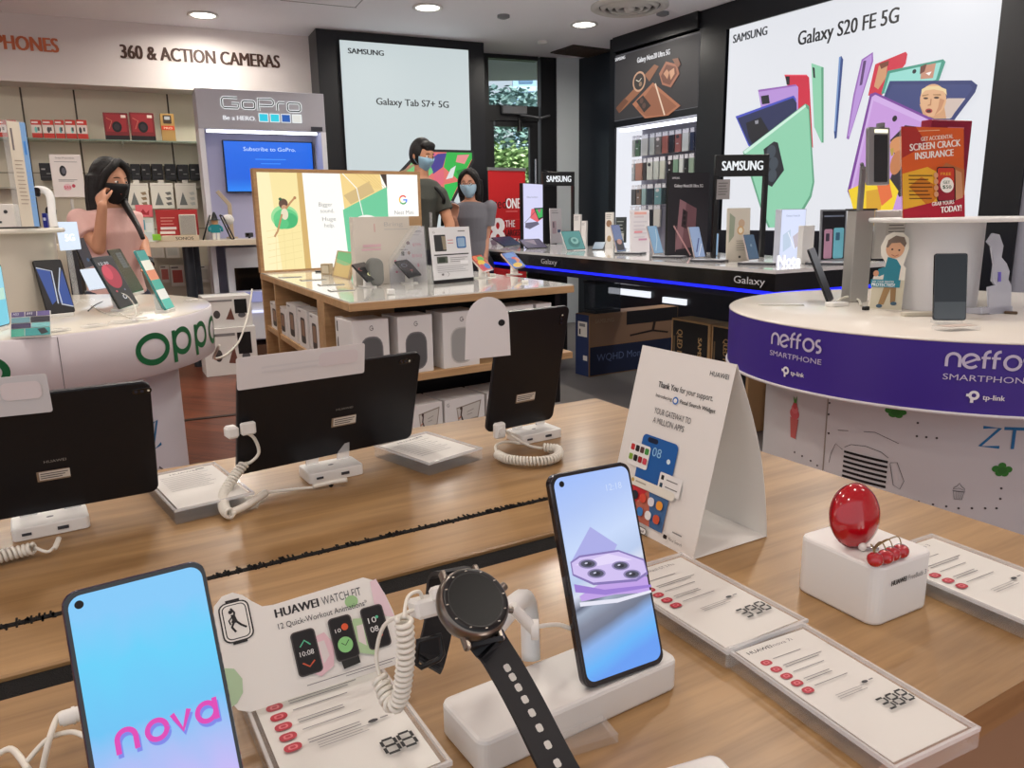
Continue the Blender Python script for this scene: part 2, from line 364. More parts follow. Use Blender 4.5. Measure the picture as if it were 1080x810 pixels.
# right wall on line RA-RB
def sR(px, py): q = V(px, py, RA, RB); return (q.xy-RA).dot(dR), q.z
sAd0 = sR(768, 30)[0]; sAd1 = sR(1057, 0)[0]; zAd1 = 2.79; zAd0 = 1.12
wallbox('wall_right', RA, dR, nR, -.05, 6.5, 0, 3.0, -.55, -.36, M_blk, **st)
s0, s1 = -.02, sR(737, 60)[0]
for i, (a, b, z0, z1, o0, o1) in enumerate(((-.10, 0.0, 0, 3, -.36, .0), (s1, sAd0-.02, 0, 3, -.36, .0), (-.02, s1, 2.86, 3, -.36, .03), (-.02, s1, 2.14, 2.20, -.36, 0), (-.02, s1, 0, .55, -.36, .0),
        (sAd0-.02, sAd1+.02, zAd1, 3.0, -.36, .0), (sAd0-.02, sAd1+.02, 0, zAd0, -.36, .0), (sAd1, sAd1+.24, 0, 3, -.36, .0))):
    wallbox('trim_%d' % (5+i), RA, dR, nR, a, b, z0, z1, o0, o1, M_blk, **st)
M_gp = M((150, 152, 164), .35, noise=.05, scale=1)
wallbox('wall_far_right', RA, dR, nR, sAd1+.24, sAd1+.80, 0, 3, -.36, -.02, M_gp, **st)
wallbox('trim_14', RA, dR, nR, sAd1+.81, 6.5, 0, 3, -.36, -.02, M((120, 122, 132), .4), **st)
q = RA+dR*6.4
slab('wall_near_right', (q.x+.3, q.y), (q.x+.6, -3), 0, 3, .1, M_head, **st)
sl = bpy.data.lights.new('sun', 'SUN'); sl.energy = 9; sl.angle = .02; sl.color = (1, .97, .92); so = bpy.data.objects.new('sun', sl); COL.objects.link(so)
so.rotation_euler = Vector((-.62, .55, -.62)).to_track_quat('-Z', 'Y').to_euler()
# ---- outside, seen through the door
mb = MB(); mb.box((0, 12.2, -.1), (10, 4.5, .1), M((120, 118, 112), .8)); mb.build('ground', **st)
random.seed(3)
hg = MB(); leaf = [M(c, .6) for c in ((130, 156, 96), (156, 180, 120), (96, 124, 70), (178, 196, 146))]
hg.box((.3, 12.9, 1.15), (4.6, .6, 2.3), leaf[2])
for i in range(5200):
    x = random.uniform(-2, 2.6); z = random.uniform(.1, 2.42); y = 12.58-random.random()*.1
    q = T3((x, y, z), random.uniform(-1, 1), random.uniform(.6, 2.4), random.uniform(-1, 1)); a = random.uniform(.03, .06)
    hg.add([(-a, 0, 0), (0, -a*.5, 0), (a, 0, 0), (0, a*.5, 0)], [(0, 1, 2, 3)], random.choice(leaf), q)
hg.build('hedge', label='clipped green hedge outside behind the glass door', cat='hedge')
tr = thing('tree', 'blurry dark green tree standing outside above the hedge', 'tree', T3((-.1, 18, -.35)))
MB().cyl((0, 0, 0), (0, 0, 3.0), .16, M((80, 66, 52), .8), r2=.1).build('trunk', tr)
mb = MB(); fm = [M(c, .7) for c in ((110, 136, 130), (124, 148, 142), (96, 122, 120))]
for i in range(3600):
    u = random.uniform(-1, 1); a = random.uniform(0, 2*pi); r = random.uniform(.5, 1)**.5; x = 1.7*r*cos(a)*sqrt(1-u*u); y = 1.0*r*sin(a)*sqrt(1-u*u); z = 3.5+.95*r*u
    q = T3((x, y, z), random.uniform(0, 6), random.uniform(0, 3)); b = random.uniform(.05, .13)
    mb.add([(-b, 0, 0), (0, -b*.5, 0), (b, 0, 0), (0, b*.5, 0)], [(0, 1, 2, 3)], random.choice(fm), q)
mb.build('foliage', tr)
bd = thing('building', 'pale tower block with rows of balconies seen through the fanlight', 'building', T3((2.2, 45, 0)))
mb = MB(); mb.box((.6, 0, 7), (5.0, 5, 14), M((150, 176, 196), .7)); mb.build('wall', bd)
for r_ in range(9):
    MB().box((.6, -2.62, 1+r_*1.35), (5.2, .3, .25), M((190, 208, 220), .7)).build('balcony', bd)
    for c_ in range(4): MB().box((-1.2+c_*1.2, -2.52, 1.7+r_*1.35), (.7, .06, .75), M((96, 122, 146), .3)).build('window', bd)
# ---- ceiling fittings
def downlight(x, y, label, power=15, vis=True):
    t = thing('downlight', label, 'ceiling light', T3((x, y, 3.0)), 'recessed downlights')
    MB().lathe([(.085, 0), (.125, -.002), (.13, -.012), (.10, -.014), (.098, 0)], WHITE, 32).build('trim_ring', t)
    MB().lathe([(.0001, -.006), (.098, -.008)], M((255, 250, 238), .5, emit=9), 32).build('diffuser', t)
    l = bpy.data.lights.new('downlight_lamp', 'AREA'); l.shape = 'DISK'; l.size = .19; l.energy = power; l.color = (1, .93, .84); l.spread = radians(170)
    o = bpy.data.objects.new('downlight_lamp', l); COL.objects.link(o); o.parent = t; o.location = (0, 0, -.02)
for (px, py), lab in (((214, 15), 'round recessed downlight near the wall lettering, leftmost of the ceiling lights'), ((451, 7), 'round recessed downlight in front of the pale wall light box'), ((616, 25), 'round recessed downlight nearest the round air vent')):
    p = Z(px, py, 3.0); downlight(p.x, p.y, lab)
for x, y in ((-3.6, 5.0), (-1.6, 4.6), (.3, 4.9), (2.3, 5.2), (-2.9, 2.6), (-.95, 2.2), (1.0, 2.6), (2.9, 3.0), (-2.3, .4), (-.4, .1), (1.4, .5), (3.0, 1.0), (-1.4, -1.2), (.7, -1.3)):
    downlight(x, y, 'round recessed downlight in the ceiling above the shop floor', 5 if y < 1.5 else 21 if y > 4 else 14)
p = Z(664, 6, 3.0); t = thing('ceiling_vent', 'round white air diffuser with concentric rings in ceiling', 'air vent', T3((p.x, p.y, 3.0)))
MB().lathe([(.33, 0), (.33, -.015), (.29, -.03), (.27, -.012), (.26, -.012)], M((210, 206, 200), .5), 40).build('rim', t)
for i, r_ in enumerate((.22, .16, .10)): MB().lathe([(r_+.03, -.004), (r_+.01, -.035), (r_-.012, -.03), (r_, -.004)], M((200, 196, 190), .5), 36).build('ring', t)
MB().lathe([(.26, -.003), (.0001, -.003)], M((70, 66, 62), .6), 36).build('duct', t); MB().lathe([(.05, -.004), (.045, -.04), (.0001, -.045)], M((205, 200, 194), .5), 24).build('hub', t)
for (px, py), lab in (((531, 16), 'small round ceiling sensor left of the round air vent'), ((699, 13), 'small round ceiling sensor right of the round air vent')):
    p = Z(px, py, 3.0); MB().lathe([(.055, 0), (.055, -.02), (.03, -.03), (.0001, -.03)], MGREY, 24).build('smoke_detector', T=T3((p.x, p.y, 3.0)), label=lab, cat='ceiling sensor')
p = Z(575, 55, 2.995); MB().lathe([(.05, 0), (.05, -.02), (.0001, -.025)], WHITE, 20).build('smoke_detector', T=T3((p.x-.05, p.y-.5, 3.0)), label='small white ceiling sensor in front of the fanlight window', cat='ceiling sensor')
q0 = Z(617, 54, 3.0); t = thing('ceiling_grille', 'dark square grille in ceiling by the dark corner panel', 'air vent', T3((q0.x, q0.y, 3.0), rz=radians(yawR+90)))
MB().box((0, 0, -.006), (.62, .42, .012), M((52, 44, 38), .6)).build('frame', t)
for i in range(8): MB().box((0, -.17+i*.048, -.016), (.58, .012, .014), M((80, 66, 56), .5)).build('slat', t)
hp = Z(330, 2, 3.0); mb = MB()
for a, b, c, d_ in ((0, .3, .62, .006), (0, -.3, .62, .006), (.3, 0, .006, .6), (-.3, 0, .006, .6)): mb.box((a, b, -.001), (c, d_, .004), M((150, 148, 150), .6))
q = Z(352, 3, 3.0); mb.build('trim_15', T=T3((q.x, q.y-.25, 3.0), rz=radians(yawS)), **st)
# ---- wall lettering on the header
TW = pose((FL_A[0]+nL.x*.001, FL_A[1]+nL.y*.001, 0), yawL)
def hdr(txt, pa, pb, col, lab):
    a = V(*pa, FL_A, FL_B); b = V(*pb, FL_A, FL_B); sa = (a.xy-Vector(FL_A)).dot(dL); sb = (b.xy-Vector(FL_A)).dot(dL)
    vs, fs = glyphs(txt); x0 = min(v[0] for v in vs); x1 = max(v[0] for v in vs); k = (sb-sa)/(x1-x0); hh = .112/_cap
    mb = MB(); mb.add([(sa+(v[0]-x0)*k, (a.z+b.z)/2+v[1]*hh, .006) for v in vs], fs, M(col, .5)); 
    for q in (-.006, .006): mb.add([(sa+(v[0]-x0)*k+q, (a.z+b.z)/2+v[1]*hh, .0055) for v in vs], fs, M(col, .5))
    mb.build('wall_lettering', T=TW, label=lab, cat='lettering')
hdr('360 & ACTION CAMERAS', (128, 61), (295, 72), (70, 48, 38), 'dark brown lettering naming the action camera department on the header')
hdr('PHONES', (-4, 52), (62, 55), (196, 104, 62), 'orange lettering cut off by the left edge on the header')
# ---- big wall light boxes
def lightbox(name, lab, a, d, yaw, s0, s1, z0, z1, draw, U, V_, emit=1.0, depth=.05, base=(238, 242, 244), n=None, off=.0, bg=None):
    c = Vector((a[0], a[1]))+d*((s0+s1)/2)+(n*off if n else Vector((0, 0))); T = pose((c.x, c.y, z0), yaw)
    t = thing(name, lab, 'light box', T); w = s1-s0; h = z1-z0
    MB().box((0, h/2, -depth/2), (w, h, depth), M((40, 42, 46), .4)).build('frame', t)
    A = Art(w, h, U, V_, emit=emit, z0=.0008, step=.0004); 
    A.rect(0, 0, U, V_, bg or base); draw(A); A.build(t, 'lit_graphic'); return t
def L_tab(A):
    A.text('SAMSUNG', 8, 13, 5.4, (30, 34, 40), w=36, bold=.06)
    A.text('Galaxy Tab S7+ 5G', 34, 65, 7.2, (20, 24, 30), w=78, bold=.03)
    A.poly([(78, 112), (139, 112), (140, 124), (112, 176), (107, 177), (52, 140)], (18, 20, 26))
    A.poly([(81, 115), (137, 115), (137, 123), (111, 171), (108, 172), (57, 139)], (238, 120, 112))
    for pts, c in (([(108, 115), (137, 115), (137, 122), (122, 148), (104, 132)], (44, 190, 74)), ([(98, 117), (108, 116), (103, 132), (92, 140), (86, 126)], (70, 60, 150)),
                   ([(104, 152), (122, 148), (111, 171), (104, 166)], (40, 200, 84)), ([(92, 140), (104, 134), (104, 150), (94, 158)], (236, 110, 130)), ([(70, 124), (86, 122), (92, 138), (80, 148), (62, 138)], (120, 210, 130)),
                   ([(120, 118), (134, 117), (128, 128), (118, 126)], (240, 150, 150)), ([(112, 134), (118, 130), (114, 144), (106, 146)], (236, 240, 240)), ([(82, 118), (96, 117), (88, 124)], (210, 90, 190)), ([(118, 136), (128, 133), (122, 146)], (30, 150, 60))):
        A.poly(pts, c)
    A.line([(36, 146), (60, 137), (82, 122)], 2.6, (168, 140, 110))
sx0 = (V(360, 100, SB_A, SB_B).xy-SB_A).dot(dS); sx1 = (V(493, 100, SB_A, SB_B).xy-SB_A).dot(dS)
lightbox('light_box', 'tall pale light box of a tablet advert on the black column', SB_A, dS, yawS, sx0, sx1, .96, 2.905, L_tab, 136, 226, emit=.78, base=(214, 226, 228), n=nS, off=.052)
# ================================================================= NEAR DISPLAY TABLE
TZ = .9; TC = Z(628, 420, TZ); TYAW = 30.5
M_oak = wood((132, 100, 62), (176, 140, 94), 1.0, .38, rotz=0, coat=.12); M_oakd = wood((120, 88, 58), (152, 116, 80), 1.0, .5)
BRUSH = M((16, 15, 15), .9, bump=1, scale=900)
TT = up(TC.x, TC.y, 0, TYAW); TTi = TT.inverted()
def tl(px, py, z=TZ): return TTi @ Z(px, py, z)
tb = thing('display_table', 'long oak-topped display table in the foreground with black cable slots', 'table', TT)
LX = -2.3
mb = MB(); th = .03
for x0, x1, y0, y1 in ((LX, 0, -.42, 0), (-.36, 0, -.56, -.42), (LX, 0, -.97, -.56)): mb.box(((x0+x1)/2, (y0+y1)/2, TZ-th/2), (x1-x0, y1-y0, th), M_oak)
mb.build('tabletop', tb)
MB().box(((LX-.36)/2, -.4745, TZ-.012), (-.36-LX, .093, .024), M_oak, bev=.002).build('cable_cover', tb)
mb = MB(); mb.box(((LX-.36)/2, -.4240, TZ-.0075), (-.36-LX, .0078, .015), BRUSH); 
for i in range(700): x = LX+(-.36-LX)*random.random(); mb.box((x, -.4238+random.uniform(-.0012, .0012), TZ-.0025), (.0018, .008+random.random()*.004, .007), BRUSH, T3(rz=random.uniform(-.05, .05)*.1))
mb.build('brush_strip', tb)
MB().box(((LX-.36)/2, -.5405, TZ-.013), (-.36-LX, .038, .016), BRUSH).build('cable_slot', tb)
mb = MB(); mb.box((LX/2, -.485, .43), (-LX-.1, .87, .86), M((150, 120, 92), .5)); mb.build('base_cabinet', tb)
# ---- tethers
def smooth(pts, n=6):
    pts = [Vector(p) for p in pts]; out = []
    for i in range(len(pts)-1):
        a, b, c, d = pts[max(i-1, 0)], pts[i], pts[i+1], pts[min(i+2, len(pts)-1)]
        for k in range(n):
            t = k/n; out.append(.5*((2*b)+(-a+c)*t+(2*a-5*b+4*c-d)*t*t+(-a+3*b-3*c+d)*t**3))
    return out+[pts[-1]]
def coil_pts(path, R_, pitch, per=10):
    path = smooth(path, 8); L = [0]
    for i in range(1, len(path)): L.append(L[-1]+(path[i]-path[i-1]).length)
    tot = L[-1]; turns = tot/pitch; n = int(turns*per); out = []; k = 0; nrm = (path[1]-path[0]).orthogonal().normalized()
    for i in range(n+1):
        s_ = tot*i/n
        while k < len(L)-2 and L[k+1] < s_: k += 1
        f = (s_-L[k])/max(L[k+1]-L[k], 1e-9); p = path[k].lerp(path[k+1], f); t = (path[k+1]-path[k]).normalized()
        nrm = (nrm-t*nrm.dot(t)).normalized(); bi = t.cross(nrm); a = 2*pi*turns*i/n
        out.append(p+(nrm*cos(a)+bi*sin(a))*R_)
    return out
M_cab = M((232, 228, 216), .35)
def PX(l): return [Z(*q) if isinstance(q, tuple) else q for q in l]
def DP(px, py, d): r = ray(px, py); return EYEV+r*(d/FPX)
# ---- tablets seen from behind
def tablet(lab, cd, camx, camy, logo, stick, vert=False):
    T, w, h = cd; t = thing('tablet_computer', lab, 'tablet', T, 'black tablets standing back to us on the front table')
    body = M((26, 27, 32), .35, .3); MB().prism(rr(w, h, .011, 6, 0, h/2), -.0075, 0, body, bev=.0016).build('body', t)
    MB().prism(rr(w-.008, h-.008, .008, 5, 0, h/2), -.0079, -.0074, M((180, 195, 215), .3, emit=.5)).build('screen', t)
    mb = MB(); mb.prism(rr(camx[1], camx[2], camx[2]*.45 if camx[1] > camx[2] else camx[1]*.45, 5, camx[0], camy), 0, .0012, GLOSSK, bev=.0004)
    for k in (-.3, .0): mb.prism(circ(.0022, 16, camx[0]+(k*camx[1] if camx[1] > camx[2] else 0), camy+(0 if camx[1] > camx[2] else k*camx[2])), .0012, .0015, M((40, 44, 56), .1))
    mb.prism(circ(.0014, 12, camx[0]+(.33*camx[1] if camx[1] > camx[2] else 0), camy+(0 if camx[1] > camx[2] else .33*camx[2])), .0012, .0015, M((230, 225, 205), .3)); mb.build('camera_module', t)
    A = Art(w, h, 1, 1); 
    if logo: A.text('HUAWEI', logo[0], logo[1], .022, (150, 146, 140), w=logo[2], al='c')
    sx, sy, sw, sh = stick; A.rrect(sx-.01, sy-.005, sx+sw+.0, sy+sh+.012, .004, (150, 128, 104)); A.rect(sx, sy, sx+sw, sy+sh, (222, 214, 202))
    for k in range(3): A.rect(sx+.006, sy+sh*(.2+.25*k), sx+sw*(.94-.1*k), sy+sh*(.3+.25*k), (90, 80, 74))
    A.build(t, 'sticker'); return t
tablet('black tablet standing back to us, leftmost on the front table, screen edge out of frame', card((-60, 560), (168, 518), .925, (159, 402), 106), (.105, .022, .008), .150, (.52, .57, .1), (.44, .64, .14, .07))
tablet('black tablet with white cable clipped to its side, middle of three', card((250, 502), (434, 462), .925, [(247, 399), (438, 372)], 106), (.112, .021, .008), .140, (.56, .50, .095), (.50, .58, .13, .085))
tablet('black tablet stood upright in portrait, rightmost of the three facing away', card((513, 457), (583, 442), .925, [(517, 333), (590, 322)], 103), (.055, .008, .02), .185, None, (.38, .71, .27, .06))
def dock(lab, px, py, sc_=1):
    p = Z(px, py, .913); t = thing('tablet_stand', lab, 'tablet stand', up(p.x, p.y, TZ, 33), 'white tablet stands')
    MB().prism(rr(.082, .052, .006), 0, .016, PLASW, bev=.0015).build('base', t)
    mb = MB()
    for x in (-.022, .026): mb.box((0, 0, .014), (.019, .003, .028), RIM, T3((x, .019, .014), rx=radians(12)), bev=.0006); mb.box((x, .040, .005), (.019, .024, .003), CLEAR)
    mb.build('clear_support', t)
    MB().box((.012, -.0265, .008), (.012, .001, .004), DGREY).box((-.026, -.0265, .008), (.01, .001, .003), DGREY).build('socket', t)
    MB().prism(circ(.004, 16, 0, 0, .0025), .016, .0162, MGREY).build('emblem', t)
    return t
dock('white plastic stand under the leftmost black tablet', 53, 547); dock('white plastic stand under the middle black tablet', 349, 492); dock('white plastic stand under the portrait black tablet', 563, 454)
# paper slips on the tablets
def slip(lab, cd, outline=None, hole=None, art=None, col=(226, 222, 222), group='paper slips'):
    T, w, h = cd; t = thing('paper_sign', lab, 'paper sign', T)
    MB().prism(outline(w, h) if outline else rr(w, h, .003, 3, 0, h/2), 0, .0006, M(col, .55)).build('sheet', t)
    if hole: A = Art(w, h, 1, 1); A.ell(hole[0], hole[1], hole[2], hole[3], (14, 14, 16)); A.build(t, 'camera_hole')
    if art: A = Art(w, h, 100, 40); art(A); A.build(t)
    return t
def ghost(A): [A.rect(18, 14+6*k, 70-9*k, 16.4+6*k, (219, 216, 217)) for k in range(2)]; A.rrect(62, 6, 94, 24, 5, (224, 215, 217))
def bent(T, dy=.0, dz=0): return T @ Matrix.Translation((0, dy, dz))
T, w, h = card((250, 412), (384, 393), 1.063, [(253, 378), (384, 361)], 100)
slip('translucent white paper strip laid along the top edge of the middle tablet', (T, w, h), art=ghost)
T, w, h = card((-80, 448), (56, 434), 1.06, [(48, 394)], 100)
slip('grey-white paper sheet on top of the leftmost tablet, cut by the frame', (T, w, h), art=ghost, col=(208, 206, 208))
def dome(w, h):
    n = 14; out = [(-w/2, 0), (w/2, 0)]; r = w/2*.93
    for i in range(n+1): a = pi*i/n; out.append((r*cos(a), h-r*1.05+r*1.05*sin(a)))
    return out
T, w, h = card((489, 379), (537, 374), 1.075, [(491, 314), (538, 311)], 92)
slip('white arch-shaped paper sign with a black dot beside the portrait tablet', (bent(T, 0, .004), w, h), outline=dome, hole=(.80, .44, .075, .055))
# ---- cables
def cable(lab, parts, cat='cable', name='security_cable'):
    mb = MB()
    for k, pts in parts:
        pts = PX(pts)
        if k[0] == 'c': mb.tube(coil_pts(pts, k[1], k[2]), k[3], M_cab, 6)
        else: mb.tube(smooth(pts), k[1], M_cab, 8)
    return mb
T2m = card((250, 502), (434, 462), .925, [(247, 399), (438, 372)], 106)[0]; n2 = T2m.to_3x3() @ Vector((0, 0, 1))
def onT(px, py, off=.012): d = ray(px, py); o_ = T2m.translation+n2*off; return EYEV+d*(n2.dot(o_-EYEV)/n2.dot(d))
low = [(258, 489, .944), (246, 504, .930), (236, 522, .916), (237, 537, .911), (243, 542, .91)]
c = cable('', [(('t', .0023), [onT(257, 455), onT(268, 462), onT(273, 477, .014), onT(265, 487, .014), Z(258, 489, .944)]), (('c', .0055, .0050, .0021), low),
    (('t', .0050), [(243, 541, .909), (262, 532, .909), (280, 520, .909)]), (('t', .002), [(280, 520, .909), (300, 517, .905), (330, 514, .905)]), (('t', .0035), [(330, 513, .906), (352, 508, .908), (366, 506, .910)])])
o = c.build('security_cable', label='curly white security cable hanging from the side of the middle tablet', cat='cable')
p = onT(252, 454, .010); t = thing('cable_clip', 'white plastic cable clip gripping the left edge of the middle tablet', 'cable clip', up(p.x, p.y, p.z, 38))
MB().box((-.010, .0, 0), (.016, .018, .016), PLASW, bev=.003).box((.012, -.001, .001), (.020, .008, .017), PLASW, bev=.002).build('clip_body', t)
c = cable('', [(('c', .0055, .005, .0022), [(-20, 592, .91), (20, 582, .91), (36, 578, .912)]), (('t', .0018), [(36, 577, .912), (50, 582, .908), (58, 576, .909)]), (('t', .003), [(58, 578, .909), (62, 568, .911)])])
c.build('security_cable', label='curly white security cable running to the leftmost tablet stand', cat='cable')
c = cable('', [(('t', .0022), [(532, 454, .925), (545, 463, .92), (558, 470, .91), (572, 473, .908)]), (('c', .0055, .005, .0022), [(574, 472, .91), (588, 474, .91), (587, 482, .91), (572, 486, .91), (552, 486, .91), (535, 484, .91), (524, 479, .91)]),
     (('t', .0022), [(524, 478, .91), (523, 470, .91), (534, 466, .908), (550, 468, .906)])])
c.build('security_cable', label='looped curly white security cable in front of the portrait tablet', cat='cable')
p = Z(527, 454, .93); t = thing('cable_clip', 'white square sensor clip at the lower left corner of the portrait tablet', 'cable clip', up(p.x, p.y, p.z, 35))
MB().box((-.004, -.005, .002), (.02, .012, .026), PLASW, bev=.003).cyl((-.004, -.011, .002), (-.004, -.014, .002), .006, PLASW).build('clip_body', t)
# ---- price-card holders
RED = (176, 34, 52); INK = (38, 38, 42); GREY = (128, 126, 128)
def seg7(A, txt, xr, yb, h, w):
    """liquid-crystal style digits, right-aligned at xr"""
    segs = {'0': 'abcdef', '2': 'abged', '3': 'abgcd', '8': 'abcdefg', '9': 'abcdfg'}; x = xr-len(txt)*(w+3)
    for ch_ in txt:
        P_ = dict(a=[(x, yb-h), (x+w, yb-h)], b=[(x+w, yb-h), (x+w, yb-h/2)], c=[(x+w, yb-h/2), (x+w, yb)], d=[(x, yb), (x+w, yb)], e=[(x, yb-h/2), (x, yb)], f=[(x, yb-h), (x, yb-h/2)], g=[(x, yb-h/2), (x+w, yb-h/2)])
        for k_ in segs[ch_]:
            p_, q_ = (Vector(v) for v in P_[k_]); d_ = (q_-p_).normalized(); A.line([tuple(p_+d_*.9), tuple(q_-d_*.9)], 2.4, (18, 18, 20))
        x += w+3
def spec(head, price=None, n=5, bold=None, foot=True):
    def f(A):
        if head: A.text(head[0], 8, 12, 5, INK, w=head[1], bold=.015); 
        if head and len(head) > 2: A.text(head[2], 10+head[1], 12, 5, GREY, w=head[3])
        for k in range(n):
            y = 31+k*14; A.rrect(7, y-4.2, 20, y+5, 4.2, RED); A.rrect(10, y-2, 17, y+2.8, 1.8, (214, 112, 120)); A.rrect(11.6, y-.9, 15.4, y+1.7, .8, RED)
            A.rect(25, y-2.2, 25+[40, 56, 44, 36, 46, 40][k % 6], y-1.2, GREY)
            if k % 2: A.rect(25, y+1.4, 25+[40, 48, 44, 36, 42][k % 5], y+2.4, GREY)
        if foot: [A.rect(30, 106+3*j, 30+[40, 34, 38][j], 106.8+3*j, (160, 158, 158)) for j in range(3)]; A.ell(74, 104, 4, 2, (50, 50, 54)); A.rect(80, 103, 86, 104.5, GREY)
        if price: seg7(A, price, 96, 146, 16, 10)
    return f
def holder(lab, T, w, l, art, hh=.014, U=100, mar=.006, tiltx=0):
    """clear acrylic block with a printed card on it; T: origin at the card's near edge centre, on the table"""
    t = thing('price_card_holder', lab, 'price card', T, 'clear acrylic price card holders')
    MB().box((0, l/2, hh/2), (w+2*mar, l+2*mar, hh), CLEAR, bev=.001).build('acrylic_block', t)
    mb = MB(); y0 = hh
    mb.box((0, l/2, y0+.0004), (w, l, .0006), PAPER); c = mb.build('card', t)
    mb = MB()
    for sx in (-1, 1): mb.box((sx*(w/2+mar-.0012), l/2, hh+.0012), (.0022, l+2*mar, .0032), RIM)
    for sy in (-1, 1): mb.box((0, l/2+sy*(l/2+mar-.0012), hh+.0012), (w+2*mar, .0022, .0032), RIM)
    mb.build('acrylic_rim', t)
    A = Art(w, l, U, U*l/w, T=Matrix.Translation((0, 0, y0+.0006)), z0=.0001, step=.00006); art(A); A.build(c, 'printed_text'); return t
def tf_top(lt, rt, l, z, base=TZ):
    a = Z(*lt, z); b = Z(*rt, z); e = (b-a).normalized(); m = (a+b)/2-Vector((-e.y, e.x, 0))*l; return up(m.x, m.y, base, degrees(atan2(e.y, e.x))), (b-a).length
def tf_bot(lb, rb, z, base=TZ):
    a = Z(*lb, z); b = Z(*rb, z); e = (b-a).normalized(); m = (a+b)/2; return up(m.x, m.y, base, degrees(atan2(e.y, e.x))), (b-a).length
T, w = tf_bot((767, 685), (842, 655), .914); holder('acrylic price card reading 398 between the tent card and the centre phone', T, w, .152, spec(('HUAWEI', 30, 'Watch GT 2 Pro', 40), '398'))
T, w = tf_top((776, 688), (847, 664), .148, .914); holder('acrylic price card reading 388 at the near edge of the table', T, w, .148, spec(('HUAWEI', 34, 'nova 7i', 28), '388'))
b = Z(984, 568, .914); e = Vector((cos(radians(28)), sin(radians(28)), 0)); m = b-e*.048-Vector((-e.y, e.x, 0))*.148; holder('acrylic price card partly hidden behind the white earbud box', up(m.x, m.y, TZ, 28), .096, .148, spec(('HUAWEI', 30, 'FreeBuds 3', 38), '239'))
T, w = tf_top((275, 725), (372, 695), .15, .914); holder('acrylic card with red icons lying under the watch sign', T, .094, .16, spec(None, '88', 6))
def plain(A):
    A.text('Spec sheet' if 0 else 'WATCH FIT' if 0 else 'HUAWEI', 30, 14, 6, INK, w=42, sh=.0); A.lines(12, 24, 9, 9, 74, 1.2, GREY); A.rect(70, 8, 84, 11, (90, 90, 94))
for lab, q in (('thick clear card holder between the left and middle tablets', [(188, 537), (262, 520), (243, 486)]), ('thick clear card holder catching a lamp reflection right of the middle tablet', [(453, 488), (503, 473), (465, 453)])):
    a = Z(*q[0], .918); b = Z(*q[1], .918); c_ = Z(*q[2], .918); e = (b-a).normalized(); m = (a+b)/2; l = abs((c_-b).dot(Vector((-e.y, e.x, 0))))
    t = holder(lab, up(m.x, m.y, TZ, degrees(atan2(e.y, e.x))), (b-a).length, min(l, .17), plain, hh=.017)
# ---- tent card
T, w, h = card((640, 543), (731, 591), TZ, [(683, 360), (777, 390)], 76)
tc = thing('tent_card', 'tall white folded tent card thanking customers, standing on the front table', 'tent card', T)
n = 10; M_card = M((236, 234, 230), .55)
def sheet(y_of, z_of, name):
    mb = MB(); vs = []; fs = []
    for i in range(n+1):
        s_ = i/n
        for x in (-w/2, w/2): vs.append((x, y_of(s_), z_of(s_)))
    for i in range(n): fs.append((2*i, 2*i+1, 2*i+3, 2*i+2))
    k = len(vs); vs += [(a, b, c-.0007) for a, b, c in vs]; fs += [(f[3]+k, f[2]+k, f[1]+k, f[0]+k) for f in fs[:n]]
    for i in range(n): fs += [(2*i+2, 2*i, 2*i+k, 2*i+2+k), (2*i+1, 2*i+3, 2*i+3+k, 2*i+1+k)]
    mb.add(vs, fs, M_card); return mb.build(name, tc)
fp = sheet(lambda s_: h*s_, lambda s_: .0005, 'front_panel')
tt = radians(76); bd_ = .115                 # back sheet: from the ridge down to a foot bd_ behind the front foot
def loc(yw, zw): return (zw*sin(tt)+yw*cos(tt), zw*cos(tt)-yw*sin(tt))    # behind distance yw, height zw -> local y,z
ry = h*cos(tt); rz_ = h*sin(tt)
sheet(lambda s_: loc(ry+(bd_-ry)*(1-(1-s_)**1.0)+.012*sin(pi*s_), rz_*(1-s_))[0], lambda s_: loc(ry+(bd_-ry)*s_+.012*sin(pi*s_), rz_*(1-s_))[1], 'back_panel')
sheet(lambda s_: loc(bd_*s_, .001)[0], lambda s_: loc(bd_*s_, .001)[1], 'base_flap')
A = Art(w, h, 100, 146, z0=.0009, step=.0001)
A.text('Thank You', 28, 30, 4.6, INK, w=22, bold=.03); A.text('for your support.', 52, 30, 4.6, INK, w=34); A.text('HUAWEI', 78, 12, 3.6, INK, w=18)
A.text('Introducing', 28, 38, 2.8, INK, w=18); A.ell(50, 37, 3, 3, (40, 110, 190)); A.ell(50, 37, 1.8, 1.8, (240, 240, 240)); A.text('Petal Search Widget', 55, 38, 3, INK, w=36, bold=.03)
A.text('YOUR GATEWAY TO', 30, 51, 4.6, (60, 60, 66), w=40); A.text('A MILLION APPS', 31, 58.5, 4.6, (60, 60, 66), w=34)
A.rrect(24, 69, 64, 110, 4, (28, 96, 172)); A.rrect(30, 70.5, 42, 74.5, 2, (12, 30, 60)); A.text('08', 38, 84, 7, (150, 200, 235), w=10); A.ell(57, 84, 2, 2, (220, 240, 250))
A.poly([(24, 112), (66, 112), (66, 138), (24, 138)], (196, 112, 92)); A.poly([(44, 112), (66, 112), (66, 138), (52, 138)], (70, 110, 160)); A.poly([(24, 112), (42, 112), (32, 124), (24, 124)], (210, 52, 60))
A.rrect(12, 78, 36, 97, 2, (242, 242, 240)); ic = [(196, 44, 50), (30, 30, 34), (90, 60, 60), (70, 150, 70), (130, 170, 60), (20, 20, 22), (160, 30, 40), (210, 70, 90)]
for k in range(8): A.rrect(13.5+5.6*(k % 4), 80+8*(k//4), 18+5.6*(k % 4), 85+8*(k//4), 1, ic[k])
